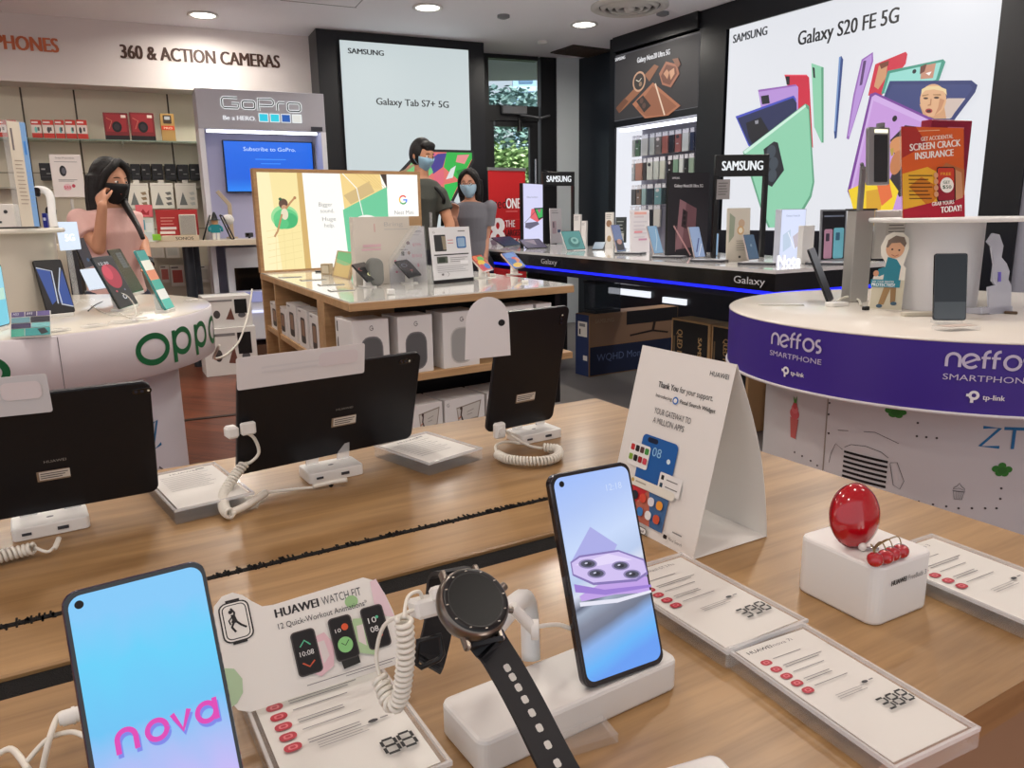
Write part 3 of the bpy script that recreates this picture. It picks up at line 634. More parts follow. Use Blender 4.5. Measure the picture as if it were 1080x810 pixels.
A.rrect(52, 93, 76, 108, 1.5, (240, 240, 238)); A.rrect(54, 95, 57, 98.5, .5, (30, 30, 34)); A.rrect(54, 101, 57, 104.5, .5, (40, 70, 90)); A.rect(60, 97, 72, 97.8, GREY); A.rect(60, 102.5, 73, 103.3, GREY)
A.rrect(20, 104.5, 72, 111.5, 3.4, (236, 234, 222)); A.ell(24.5, 107.6, 1.6, 1.6, (200, 170, 90)); A.rect(28, 107, 40, 108.2, (180, 176, 160))
for k, c in enumerate([(40, 44, 60), (220, 80, 60), (230, 230, 240), (240, 160, 60), (220, 60, 60), (60, 130, 200), (240, 240, 240), (214, 90, 60)]): A.rrect(27+9.5*(k % 4), 115+11*(k//4), 34+9.5*(k % 4), 122+11*(k//4), 3, c)
A.rrect(26, 140, 52, 145.5, 2.7, (60, 60, 60)); A.rrect(26.6, 140.6, 51.4, 144.9, 2.1, (240, 240, 238)); A.text('Terms Reserved', 28, 144, 2.2, INK, w=21, bold=.02)
A.rect(78, 132, 88, 133, GREY); A.rrect(70, 137, 74, 140, .8, (30, 20, 24)); A.text('Petal Search', 76, 139.6, 2, INK, w=14)
A.build(fp, 'printed_text')
# ---- phones
def phone(name, lab, T, w, h, body, screen=None, draw=None, U=76, V_=159, emit=1.0, t_=.0087, r=.0085, group=None, hole=(7, 7, 2.1), bezel=.0028, e2=.95, parent=None):
    t = thing(name, lab, 'smartphone', T, group) if parent is None else parent
    MB().prism(rr(w, h, r, 7, 0, h/2), -t_, 0, body, bev=.0022 if w > .05 else .001).build('body', t)
    MB().prism(rr(w-.0016, h-.0016, r-.001, 7, 0, h/2), -.0002, .0002, SCREENK).build('front_glass', t)
    ww, hh = w-2*bezel, h-2*bezel-.002
    if screen is not None:
        mb = MB(); mb.prism(rr(ww, hh, r-bezel*.5, 6, 0, h/2+.0006), .0001, .0005, screen); s_ = mb.build('screen', t)
    A = Art(w, h, U, V_, emit=e2, z0=.0007, step=.00008)
    if draw: draw(A)
    if hole: A.e = 0; A.ell(hole[0], hole[1], hole[2], hole[2], (6, 6, 10))
    if draw or hole: A.build(t, 'screen_picture')
    return t
nova_scr = ramp_mat([(0, (176, 142, 226)), (.28, (196, 172, 232)), (.48, (158, 178, 232)), (.62, (98, 184, 232)), (.85, (92, 196, 236)), (1, (120, 190, 236))], 1, 1.0, .15, wob=.25)
def nova(A):
    for col, dx, dy in (((120, 130, 226), .8, 2.2), ((216, 64, 176), 0, 0)):
        w5 = 2.7; y0 = 86+dy; x0 = 15+dx
        def arc(cx, cy, r, a0, a1, n=14, ry=None): return [(cx+r*cos(a0+(a1-a0)*i/n), cy-(ry or r)*sin(a0+(a1-a0)*i/n)) for i in range(n+1)]
        A.line([(x0, y0+6)]+arc(x0+4.6, y0-1, 4.6, pi, 0)+[(x0+9.2, y0+6)], w5, col)
        A.line(arc(x0+20, y0+.2, 5, 0, 2*pi*.999, 24), w5, col)
        A.line([(x0+28.5, y0-5), (x0+33, y0+5), (x0+37.5, y0-5)], w5, col)
        A.line(arc(x0+46.5, y0+.2, 5, 0, 2*pi*.999, 24), w5, col); A.line([(x0+51.6, y0-6.4), (x0+51.6, y0+5.8)], w5, col)
left_T = pose((-.1835, .3555, .9247), 34.5, 66, 1)
phone('display_smartphone', 'large smartphone at lower left with a blue and lilac lit screen', left_T, .0763, .1592, M((40, 28, 70), .2, .4, coat=.6), nova_scr, nova, hole=(8.2, 8.2, 2.3))
ctr_scr = ramp_mat([(0, (96, 150, 232)), (.07, (96, 172, 238)), (.16, (130, 170, 226)), (.22, (104, 112, 132)), (.27, (120, 126, 144)), (.33, (150, 162, 182)), (.36, (84, 92, 112)), (.42, (206, 212, 230)), (.48, (176, 194, 226)), (.62, (190, 208, 240)), (.8, (168, 190, 236)), (1, (150, 180, 240))], 1, 1.0, .15, wob=.03, rot=-.12)  # grey and pale bands are reflections painted into the screen colour
def ctr(A):
    A.poly([(8, 92), (50, 82), (73, 92), (73, 104), (40, 98), (9, 96)], (188, 156, 226)); A.poly([(6, 66), (28, 44), (50, 62), (36, 78), (8, 74)], (166, 168, 226))
    A.poly([(5, 66), (14, 63), (50, 66), (73, 78), (74, 90), (62, 93), (22, 87), (5, 76)], (128, 112, 176)); A.poly([(6, 67), (14, 64.5), (50, 67.5), (72, 79), (73, 88), (62, 91), (22, 85), (6, 75)], (204, 188, 236)); A.poly([(8, 69), (40, 67), (62, 76), (30, 74)], (222, 210, 244))
    for x, y in ((20, 70.5), (26, 79), (49, 78), (58, 86.5)): A.ell(x, y, 8.4, 3.5, (140, 130, 176), rot=.2); A.ell(x, y, 6.6, 2.6, (74, 76, 96), rot=.2); A.ell(x, y, 3.4, 1.4, (34, 36, 50), rot=.2); A.ell(x-1.6, y-.8, 1.4, .6, (200, 200, 224))
    A.poly([(4, 82), (30, 92), (74, 98), (74, 100), (30, 96), (4, 88)], (150, 120, 206)); A.poly([(6, 96), (40, 101), (73, 102), (73, 104), (40, 104), (6, 99)], (226, 226, 240))
    A.text('12:18', 48, 20, 5, (196, 212, 244), w=15)
cph = phone('display_smartphone', 'smartphone leaning on white slab in the centre, lilac camera picture on screen', pose((.0835, .5164, .9285), 26, 69.9, 4.6), .0763, .1592, M((24, 22, 34), .2, .4, coat=.6), ctr_scr, ctr, hole=(8.2, 8.2, 2.3))
# stand slab with back rest
def slabstand(lab, c, yaw, L, Wd, hh=.027):
    t = thing('phone_stand', lab, 'phone stand', up(c[0], c[1], TZ, yaw)); MB().prism(rr(L, Wd, .008, 5), 0, hh, M((226, 224, 220), .3, noise=.04, scale=30), bev=.003).build('base', t); return t
ss = slabstand('long white slab stand carrying the centre smartphone', (.036, .5185), 32.5, .182, .060)
# the rest of the watch set-up stands on the same slab
wp = DP(499, 636, .475); 
fy = radians(24)
WT = Matrix.Translation(wp) @ Matrix.Rotation(radians(26), 4, 'Z') @ Matrix.Rotation(radians(38), 4, 'X') @ Matrix.Rotation(radians(6), 4, 'Y')
wt = thing('smartwatch', 'round steel smartwatch with black strap held up on a white display arm', 'watch', WT)
STEEL = M((120, 112, 104), .28, .9)
MB().lathe([(.0001, -.010), (.0195, -.010), (.0225, -.006), (.0235, -.002), (.0230, .002), (.0215, .0045), (.0205, .0048)], STEEL, 48).cyl((.0225, .006, -.002), (.0265, .008, -.002), .0028, STEEL).cyl((.0225, -.008, -.002), (.0255, -.009, -.002), .0022, STEEL).build('case', wt)
MB().lathe([(.0214, .0044), (.0205, .0054), (.0175, .0053)], M((18, 18, 20), .35), 48).build('bezel', wt)
mb = MB(); 
for i in range(12): a = pi/6*i; mb.box((.0194*cos(a), .0194*sin(a), .0055), (.0015, .0006, .0002), M((200, 190, 176), .3), T3())
mb.lathe([(.0176, .0052), (.0001, .0052)], M((9, 8, 8), .3, ior=1.25), 40); mb.build('dial_glass', wt)
mb = MB()
for sx in (-1, 1):
    mb.box((sx*.0115, -.0215, -.004), (.004, .010, .006), STEEL, bev=.001); mb.box((sx*.0115, .0215, -.004), (.004, .010, .006), STEEL, bev=.001)
mb.build('lug', wt)
def ribbon(pts, w, t_, mat, wdir, name, parent, holes=None):
    """strap along pts with constant width direction"""
    pts = smooth(pts, 5); vs = []; fs = []; n = len(pts)
    for i, p in enumerate(pts):
        t = (pts[min(i+1, n-1)]-pts[max(i-1, 0)]).normalized(); wv = Vector(wdir); wv = (wv-t*wv.dot(t)).normalized(); nn = t.cross(wv)
        for a, b in ((-1, -1), (1, -1), (1, 1), (-1, 1)): vs.append(p+wv*a*w/2+nn*b*t_/2)
    for i in range(n-1):
        for k in range(4): k2 = (k+1) % 4; fs.append((4*i+k, 4*i+k2, 4*i+4+k2, 4*i+4+k))
    fs += [(3, 2, 1, 0), tuple(4*(n-1)+k for k in range(4))]
    Ti = parent.matrix_world.inverted() if parent is not None else I4
    mb = MB(); mb.add(vs, fs, mat, WTi); o = mb.build(name, parent); return pts
WTi = WT.inverted()
wd = (WT.to_3x3() @ Vector((1, 0, 0)))
a0 = WT @ Vector((0, -.024, -.004)); 
sp = [a0, DP(516, 678, .480), DP(532, 702, .475), DP(556, 745, .462), DP(590, 812, .44), DP(640, 900, .42)]
STR = M((24, 24, 28), .55)
pts = ribbon(sp, .0235, .0028, STR, wd, 'strap', wt)
mb = MB(); f2 = []
for i in range(10):
    # strap perforations, lighter where the white slab shows through
    k = 10.5+i*1.3; j = int(k); 
    if j+1 >= len(pts): break
    p = pts[j].lerp(pts[j+1], k-j); t = (pts[j+1]-pts[j]).normalized(); wv = (wd-t*wd.dot(t)).normalized(); nn = t.cross(wv)
    if nn.dot(EYEV-p) < 0: nn = -nn
    q = p+nn*.0016; mb.add([q+t*a*.0024+wv*b*.0022 for a, b in ((-1, -.6), (-.6, -1), (.6, -1), (1, -.6), (1, .6), (.6, 1), (-.6, 1), (-1, .6))], [tuple(range(8))], M((205, 202, 196), .5), WTi)
mb.build('strap_hole', wt)
b0 = WT @ Vector((0, .024, -.004))
ribbon([b0, b0+Vector((-.012, .02, -.012)), DP(463, 655, .52), DP(455, 690, .515), DP(450, 702, .51)], .0215, .0028, STR, wd, 'strap', wt)
bk = DP(451, 684, .505)
# buckle loop
mb = MB(); mb.tube([DP(441, 676, .50), DP(464, 670, .50), DP(467, 690, .50), DP(463, 695, .50), DP(444, 704, .50), DP(439, 700, .50)], .0019, M((18, 18, 20), .3), 8, WTi, closed=True); mb.build('buckle', wt)
# display arm
at = thing('watch_stand', 'white plastic display arm with sensor clip holding up the round watch', 'watch stand', up(wp.x+.012, wp.y+.022, TZ, 30))
ai = at.matrix_world.inverted()
foot = Z(560, 695, .927)
mb = MB(); arm = smooth([foot, foot+Vector((-.004, .004, .05)), wp+Vector((.006, .014, -.03)), WT @ Vector((0, .0, -.014))], 6); mb.tube(arm, [.0075]*len(arm), M((234, 234, 232), .3), 14, ai); mb.build('arm', at)
mb = MB(); mb.lathe([(.0001, -.022), (.014, -.021), (.018, -.013), (.018, -.0105), (.0001, -.0105)], M((236, 236, 236), .25), 32, ai @ WT); mb.build('cradle', at)
mb = MB(); mb.box((0, 0, 0), (.016, .012, .02), PLASW, ai @ pose(DP(447, 640, .49), 26, 70), bev=.002); mb.box((0, 0, 0), (.01, .01, .014), PLASW, ai @ pose(DP(463, 626, .485), 26, 60), bev=.002); mb.build('sensor_clip', at)
mb = MB(); mb.cyl(DP(560, 664, .53), DP(568, 664, .53), .007, PLASW, T=ai); mb.cyl(DP(540, 640, .52), DP(563, 664, .53), .004, PLASW, T=ai); mb.build('cable_plug', at)
mb = MB(); mb.tube(smooth([DP(566, 661, .535), DP(590, 659, .56), DP(612, 668, .58)]), .0016, M_cab, 8); mb.build('cable', label='short white cable between the watch arm and the centre phone', cat='cable')
mb = MB(); mb.tube(coil_pts([DP(426, 652, .46), DP(428, 690, .465), DP(422, 735, .475), DP(412, 742, .48), DP(401, 716, .49)], .0044, .0040), .0017, M_cab, 6)
mb.tube(smooth([DP(401, 716, .49), DP(397, 690, .49), DP(405, 660, .485), DP(425, 648, .48), DP(440, 642, .485)]), .0013, M_cab, 8)
mb.tube(smooth([DP(426, 652, .46), DP(430, 630, .47), DP(442, 624, .48), DP(446, 634, .485)]), .0012, M_cab, 8)
mb.build('security_cable', label='curly white security cable hanging left of the round watch', cat='cable')
# ---- watch sign
T, w, h = card((246, 757), (430, 697), .921, [(228, 640), (396, 612)], 52)
sg = thing('shelf_sign', 'white die-cut sign showing three slim watches, leaning on an acrylic card', 'sign', T)
ol = [(-w/2+.012, 0)]+[(w/2-.010, 0), (w/2-.003, .003), (w/2, .010), (w/2-.001, h*.55), (w/2-.004, h-.018), (w/2-.009, h-.006), (w/2-.018, h-.001)]+[(-w*.18, h-.004), (-w*.24, h-.003), (-w*.29, h+.003), (-w*.33, h+.009), (-w*.38, h+.013), (-w*.44, h+.012), (-w*.49, h+.006), (-w*.505, h-.004), (-w/2, h*.6), (-w/2, .012), (-w/2+.004, .004)]
MB().prism(ol, 0, .0012, M((236, 234, 228), .45)).build('panel', sg)
A = Art(w, h, 100, 62, z0=.0014, step=.00006)
A.text('HUAWEI', 32, 12, 5.4, INK, w=25, bold=.05); A.text('WATCH FIT', 59, 12, 5.4, (80, 80, 84), w=24); 
A.poly([(-.5*0+0, 33), (5, 35), (8, 42), (7, 50), (3, 55), (0, 56)], (178, 206, 168)); A.poly([(90, 5), (94, 4), (97, 16), (99, 32), (94, 30), (89, 20)], (232, 206, 214)); A.ell(76, 14.5, 4, 4, (156, 196, 140))
A.text('12 Quick-Workout Animations*', 32, 19.5, 3.6, (60, 60, 66), w=53)
A.rrect(2.5, -5, 19, 20, 4.5, (24, 24, 26)); A.rrect(3.3, -4.2, 18.2, 19.2, 3.9, (236, 234, 228)); A.rrect(4.2, -3.3, 17.3, 18.3, 3.3, (24, 24, 26)); A.rrect(4.8, -2.7, 16.7, 17.7, 2.8, (236, 234, 228)); A.rect(7, -6.3, 14.6, -5, (24, 24, 26)); A.rect(7, 20, 14.6, 21.3, (24, 24, 26))
A.ell(8.6, 1.2, 1.1, 1.2, (24, 24, 26)); A.line([(9, -1), (10.6, 2), (10, 5), (8.6, 8)], 1.1, (24, 24, 26)); A.poly([(8.4, 3), (10.6, 3.2), (11.6, 8), (9.2, 8.6)], (24, 24, 26)); A.line([(9.4, 8), (8, 10.6), (9.6, 14)], 1.2, (24, 24, 26)); A.line([(10.8, 7.6), (13, 10.4), (15.6, 12.6)], 1.2, (24, 24, 26)); A.line([(9, 4.4), (7, 6.4), (7.6, 9)], .8, (24, 24, 26))
def wfit(x, y, strap, fx, disp):
    A.poly([(x+3*fx, y+5), (x+12*fx, y+3), (x+16*fx, y+12), (x+13*fx, y+25), (x+5*fx, y+29), (x, y+25)], strap); A.poly([(x+7*fx, y+8), (x+11*fx, y+8), (x+12*fx, y+18), (x+8*fx, y+22)], (224, 214, 212))
    A.rrect(x-7, y-2, x+7, y+26, 2.6, (70, 66, 66)); A.rrect(x-6.2, y-1.2, x+6.2, y+25.2, 2.1, (16, 16, 20)); disp(x, y)
wfit(44, 26, (228, 192, 200), 1, lambda x, y: (A.text('10:08', x-4, y+14, 3, (230, 230, 230), w=8), A.line([(x-3, y+8), (x, y+4.5), (x+3, y+8)], .8, (90, 190, 150)), A.line([(x-3.4, y+18), (x, y+21), (x+3.4, y+18)], .9, (206, 90, 60))))
wfit(86, 23, (176, 206, 160), -1, lambda x, y: (A.text('10', x-3.6, y+9, 3.6, (230, 230, 230), w=5), A.text('08', x-3.6, y+15, 3.6, (230, 230, 230), w=5), A.ell(x+2, y+18, 1, 1, (206, 90, 60)), A.ell(x+2, y+6, 1, 1, (90, 190, 150))))
A.poly([(61, 46), (72, 46), (72, 54), (62, 55)], (34, 36, 34)); wfit(66, 24, (34, 36, 34), 0, lambda x, y: (A.ell(x, y+16.5, 4.4, 5, (140, 206, 130)), A.line([(x-2, y+15), (x, y+17), (x+2.6, y+14)], .5, (30, 60, 30)), A.ell(x+2, y+5.5, 2, 2.2, (220, 90, 50)), A.text('10', x-4, y+8, 2.4, (230, 230, 230), w=3.4)))
A.rect(40, 57.5, 92, 58, GREY); A.rect(62, 59.2, 90, 59.6, GREY); A.build(sg)
# ---- earbud box
a = Z(920, 660, TZ); b = Z(972, 639, TZ); c = Z(847, 623, TZ); e = (b-a).normalized(); nn = Vector((-e.y, e.x, 0)); W1 = (b-a).length+.010; D1_ = (c-a).dot(nn)+.012
hb = .058
m = a+e*(W1/2-.004)+nn*(D1_/2-.004); bt = thing('display_box', 'white rounded display block carrying a red earphone case', 'display block', up(m.x, m.y, TZ, degrees(atan2(e.y, e.x))))
MB().prism(rr(W1, D1_, .012, 6), 0, hb, M((234, 233, 230), .35), bev=.003).build('block', bt)
A = Art(W1, hb, 100, 72, T=T3((0, -D1_/2, 0), rx=pi/2), z0=.0004, step=.0001); A.text('HUAWEI', 24, 26, 6, INK, w=26, bold=.05); A.text('FreeBuds 3', 53, 26, 6, (110, 110, 112), w=32); A.build(bt, 'lettering')
cp = Z(903, 577, TZ+hb); 
ct = thing('earphone_case', 'glossy round red earphone case standing on edge on a white block', 'earphone case', Matrix.Translation(cp) @ Matrix.Rotation(radians(18), 4, 'Z') @ Matrix.Rotation(radians(-10), 4, 'X'))
REDG = M((176, 4, 22), .12, coat=1)
MB().ball((0, 0, .0305), (.0272, .0150, .0305), REDG, 40).build('shell', ct)
MB().tube([(.0278*cos(2*pi*i/48), 0, .0305+.0307*sin(2*pi*i/48)) for i in range(48)], .00035, M((120, 4, 14), .3), 6, closed=True).build('lid_seam', ct)
p = Z(912, 581, TZ+hb); et = thing('earbud', 'tiny silver earbud stem lying below the red earphone case', 'earbud', up(p.x, p.y, TZ+hb, 20))
MB().cyl((0, 0, .002), (.012, -.004, .0022), .0018, CHROME, 12).ball((-.002, .001, .004), .004, PLASW, 14).build('bud', et)
p = Z(935, 589, TZ+hb); ch = thing('cherry_charm', 'cluster of four glossy red cherry charms with thin stems on white block', 'cherries', up(p.x, p.y, TZ+hb, 28))
for i, (px, py) in enumerate(((923, 590), (934, 587), (941, 584), (950, 581))):
    q = (ch.matrix_world.inverted() @ Z(px, py, TZ+hb+.007)); q.z = .007
    MB().ball((q.x, q.y, q.z), (.0075, .0072, .0070), REDG, 20, fn=lambda v: v*(1-.18*max(0, v.z)**6)).build('cherry', ch)
    MB().tube(smooth([(q.x, q.y, q.z+.006), (q.x-.002, q.y+.004, q.z+.013), (-.012+i*.002, .006, .011), (-.018, .0, .004)]), .0006, M((150, 130, 90), .3, .6), 6).build('stem', ch)
# ---- odds and ends on the table
t = slabstand('white slab stand under the lower left smartphone', (-.1835+.01, .3555+.0), 34.5, .12, .06, .024)
t = slabstand('white stand whose corner shows at the bottom edge right of centre', (Z(737, 838, .92).x, Z(737, 838, .92).y), 20, .06, .05, .024)
p = Z(610, 775, TZ+.004); t = thing('clear_stand', 'small clear acrylic foot glinting in front of the white slab', 'acrylic stand', up(p.x, p.y, TZ, 22)); MB().box((0, 0, .004), (.05, .03, .008), CLEAR, bev=.001).box((-.02, .015, .012), (.02, .003, .024), CLEAR, bev=.0005).build('block', t)
mb = MB(); mb.tube(smooth(PX([(-8, 800, .905), (12, 790, .91), (30, 812, .91)])), .0022, M_cab, 8); mb.tube(smooth(PX([(26, 806, .91), (50, 780, .92), (75, 772, .925), (92, 778, .925)])), .0018, M_cab, 8); mb.tube(smooth(PX([(44, 815, .905), (52, 780, .925), (62, 755, .93), (76, 752, .93)])), .0022, M_cab, 8)
mb.build('charging_cable', label='thin white cables looping behind the lower left smartphone', cat='cable')
p = Z(76, 755, .93); t = thing('cable_clip', 'white ridged cable plug just left of the lower left smartphone', 'cable plug', up(p.x, p.y, .93, 30)); MB().cyl((-.006, 0, 0), (.016, 0, 0), .0055, PLASW, 16).cyl((-.008, 0, 0), (-.006, 0, 0), .0045, PLASW, 16).cyl((.0, 0, 0), (.002, 0, 0), .0062, PLASW, 16).build('plug_body', t)
p = Z(349, 511, .904); MB().ball((p.x-.0, p.y, .905), (.004, .004, .005), BLACK, 12).build('cable_tie', label='small black cable tie in front of the middle tablet stand', cat='cable tie')
# ================================================================= LEFT: ROUND PHONE TABLE, SHELF WALL, CAMERA KIOSK
def proj(P):
    q = Vector(P)-EYEV; w = q.dot(CF); return 540+FPX*q.dot(CR)/w, 405-FPX*q.dot(CU)/w
def cardA(bl, br, z, tl_, tr_, lo=45, hi=90):
    best = None
    a = Z(*bl, z); b = Z(*br, z); e = b-a; w = e.length; e.normalize(); n0 = Vector((e.y, -e.x, 0))
    for t10 in range(lo*2, hi*2+1):
        t = radians(t10/2); u = Vector((0, 0, 1))*sin(t)-n0*cos(t); n = e.cross(u); er = 0; hs = []
        for q, x0 in ((tl_, 0), (tr_, w)):
            d = ray(*q); P = EYEV+d*(n.dot(a-EYEV)/n.dot(d))-a; er += abs(P.dot(e)-x0); hs.append(P.dot(u))
        if best is None or er < best[0]: best = (er, t10/2, sum(hs)/2)
    return pose((a+b)/2, degrees(atan2(e.y, e.x)), best[1]), w, best[2]
def ang_at(px, c, R_, z, side=None):
    """angle on a drum's visible side whose point projects at column px"""
    best = None
    for i in range(0, 3600):
        a = radians(i/10); n = Vector((cos(a), sin(a), 0)); P = Vector((c[0], c[1], z))+n*R_
        if n.dot(EYEV-P) < 0: continue
        e = abs(proj(P)[0]-px)
        if best is None or e < best[0]: best = (e, a)
    return best[1]
def drum_art(c, R_, a0, zb, W_, H_, U, V_, **k):
    """artwork wrapped round a drum: a0 = angle of the canvas centre"""
    return Art(W_, H_, U, V_, fn=lambda q: Vector((c[0]+(R_+q.z)*cos(a0+q.x/R_), c[1]+(R_+q.z)*sin(a0+q.x/R_), zb+q.y)), **k)
OC = (-1.9, 2.75); OR = .765
ot = thing('round_display_table', 'large round white phone table at left with green lettering round its rim', 'display table', T3((OC[0], OC[1], 0)))
oi = ot.matrix_world.inverted()
WDRUM = M((226, 220, 224), .35)
MB().lathe([(.0001, .948), (OR-.004, .948), (OR, .944), (OR, .775), (OR-.01, .77), (.0001, .77)], WDRUM, 96).build('drum_top', ot)
mb = MB(); mb.lathe([(.0001, .9505), (OR-.006, .9505), (OR-.004, .949)], M((232, 226, 212), .22, coat=.4), 96); mb.build('top_sheet', ot)
MB().lathe([(.62, .0), (.62, .77)], M((222, 222, 232), .4), 64).lathe([(.63, 0), (.63, .05), (.62, .05)], DGREY, 64).build('pedestal', ot)
GRN = (12, 96, 52)
def opp(a0, n='lettering'):
    A = drum_art((0, 0), OR, a0, .78, .62, .16, 62, 16, z0=.001, step=.0001)
    def ringp(cx, cy, rx, ry, N=36): return [(cx+rx*cos(2*pi*i/N), cy+ry*sin(2*pi*i/N)) for i in range(N)]
    def O(cx): A.line(ringp(cx, 8, 6.3, 4.4), 2.0, GRN, closed=True)
    def P(x): A.line(ringp(x+5.6, 7.4, 4.7, 3.9), 1.9, GRN, closed=True); A.line([(x+.9, 3.2), (x+.9, 8), (x+.9, 14.2)], 1.9, GRN)
    O(8); P(17); P(31); O(53); A.build(ot, n)
aO = ang_at(146, OC, OR, .87); opp(aO+(.31-.02)/OR)
opp(ang_at(9, OC, OR, .87)-(.31-.02)/OR)
mb = MB()
for px in (64,): a = ang_at(px, OC, OR, .87); mb.box((OR, 0, .86), (.003, .0015, .165), M((120, 116, 120), .5), T3(rz=a))
mb.build('panel_seam', ot)
A = drum_art((0, 0), .62, ang_at(160, OC, .62, .4), .3, .22, .3, 22, 30, z0=.001); A.line([(12, 4), (17, 3), (13, 13), (18, 12)], 1.2, (24, 112, 166)); A.line([(15, 20), (19, 23), (15, 27)], .7, (90, 86, 96)); A.build(ot, 'lettering')
# column and upper tier
MB().lathe([(.0001, 1.255), (.285, 1.255), (.29, 1.25), (.29, 1.242), (.285, 1.238), (.0001, 1.238)], M((236, 230, 216), .3), 64).build('upper_tier', ot)
MB().lathe([(.255, .951), (.255, 1.24)], M((206, 198, 184), .3, noise=.05, scale=4), 64).build('column', ot)
def cardphone(lab, q, z, body, scr, draw=None, emit=.9, cat='phone', name='display_smartphone', U=76, V_=159, t_=.008, tilt=None, bump=.6):
    if tilt: T, w, h = card(q[0], q[1], z, [q[2], q[3]], tilt)
    else: T, w, h = cardA(q[0], q[1], z, q[2], q[3])
    m = scr if isinstance(scr, bpy.types.Material) else (M(scr, .2, emit=emit) if scr else None)
    t = phone(name, lab, T, w, h, body, m, draw, U=U, V_=V_, t_=t_, r=min(w*.12, .009), bezel=min(.003, w*.04), hole=None, e2=emit); t['category'] = cat; return t
def prop_stand(lab, T, w, z0, yaw=None, col=None):
    """little wedge stand under a leaning phone"""
    p = T.translation; z = p.z; d = (T.to_3x3() @ Vector((1, 0, 0))); n = Vector((d.y, -d.x, 0)).normalized()
    t = thing('phone_stand', lab, 'phone stand', T3((p.x, p.y, z0), rz=atan2(d.y, d.x)), 'small stands under display phones')
    h = max(z-z0, .004); MB().prism(rr(w*.8, .05, .005, 4, 0, .018), 0, h, col or PLASW, bev=.0008).build('foot', t)
    tilt = T.to_3x3() @ Vector((0, 1, 0)); L = .06; mb = MB(); a = Vector((0, .01, h*.9)); 
    tl_ = T3(rz=atan2(d.y, d.x)).inverted().to_3x3() @ tilt; b = a+Vector((0, tl_.y*L, tl_.z*L))
    mb.prism([(a.y+.012, a.z), (b.y+.011, b.z), (b.y+.019, b.z), (a.y+.034, a.z)][::1], -w*.2, w*.2, col or PLASW, Matrix(((0, 0, 1, 0), (1, 0, 0, 0), (0, 1, 0, 0), (0, 0, 0, 1))))
    mb.build('back_rest', t); return t
def P1(lab, q, z=.962, body=GLOSSK, scr=(30, 30, 36), draw=None, **k):
    st_ = k.pop('stand', True); z0 = k.pop('z0', .9505); sl_ = k.pop('slab', None)
    t = cardphone(lab, q, z, body, scr, draw, **k)
    if st_: T = t.matrix_world; prop_stand(sl_ or ('small white stand under the '+lab.split(' with')[0].split(',')[0]), T, max((Z(*q[1], z)-Z(*q[0], z)).length, .03), z0)
    return t
P1('smartphone with pale blue screen, cut by the left edge of the frame', [(-26, 352), (11, 342), (-36, 285), (1, 277)], scr=(150, 216, 236), draw=lambda A: (A.rect(3, 90, 73, 156, (120, 206, 226)), A.rect(3, 60, 73, 90, (190, 230, 214))))
def zz(A):
    A.rect(2, 2, 74, 157, (8, 8, 14))
    for q in ([(4, 24), (38, 34), (34, 120), (20, 132)], [(44, 96), (70, 30), (74, 140), (42, 128)]): A.poly(q, (52, 84, 160))
    A.line([(4, 22), (42, 34), (36, 130)], 3, (216, 222, 236)); A.line([(46, 130), (46, 92), (66, 26)], 3, (206, 214, 232)); A.line([(44, 132), (74, 142)], 3, (220, 224, 236))
P1('black smartphone with blue zigzag picture on screen, second from the left', [(50, 332), (80, 329), (33, 276), (64, 272)], scr=(10, 10, 16), draw=zz, emit=.75)
def rd(A): A.rect(2, 2, 74, 157, (24, 22, 30)); A.ell(36, 62, 30, 38, (170, 34, 62)); A.ell(26, 50, 16, 22, (206, 60, 84)); A.text('12:30', 12, 26, 8, (225, 225, 230), w=36); A.ell(40, 128, 7, 7, (230, 230, 235)); A.ell(40, 128, 4.6, 4.6, (24, 22, 30)); A.ell(22, 108, 3, 3, (200, 60, 80)); A.ell(54, 108, 3, 3, (110, 110, 140))
P1('smartphone with dark red picture and round button on screen', [(127, 326), (146, 320), (99.6, 271.6), (117, 268.6)], scr=(24, 22, 30), draw=rd)
def bk(A): A.rect(30, 14, 62, 70, (176, 178, 172)); A.lines(34, 22, 5, 9, 24, 2, (110, 110, 110))
P1('smartphone turned face down on stand behind the red-screen phone, grey label on it', [(140, 309), (152, 306), (112.4, 263.5), (127, 262)], scr=(20, 20, 24), draw=bk, emit=.2, body=BLACK)
def th_(A):
    for k, c in enumerate([(60, 150, 140), (236, 232, 214), (226, 140, 104), (70, 170, 150), (236, 232, 220), (90, 190, 170)]): A.rect(2, 2+26*k, 74, 28+26*k, c)
P1('slim smartphone seen nearly edge-on with teal and cream screen', [(175, 327), (184, 324), (144, 265), (151, 262)], scr=(236, 232, 214), draw=th_, body=M((70, 150, 146), .3))
def ds(A): A.rect(2, 2, 74, 157, (14, 20, 34)); A.ell(40, 120, 8, 10, (40, 90, 130))
P1('dark smartphone mounted high behind the clear pillar', [(90, 283), (101, 280), (78.5, 252), (87.5, 250)], z=1.07, scr=(14, 20, 34), draw=ds, z0=1.07, stand=False)
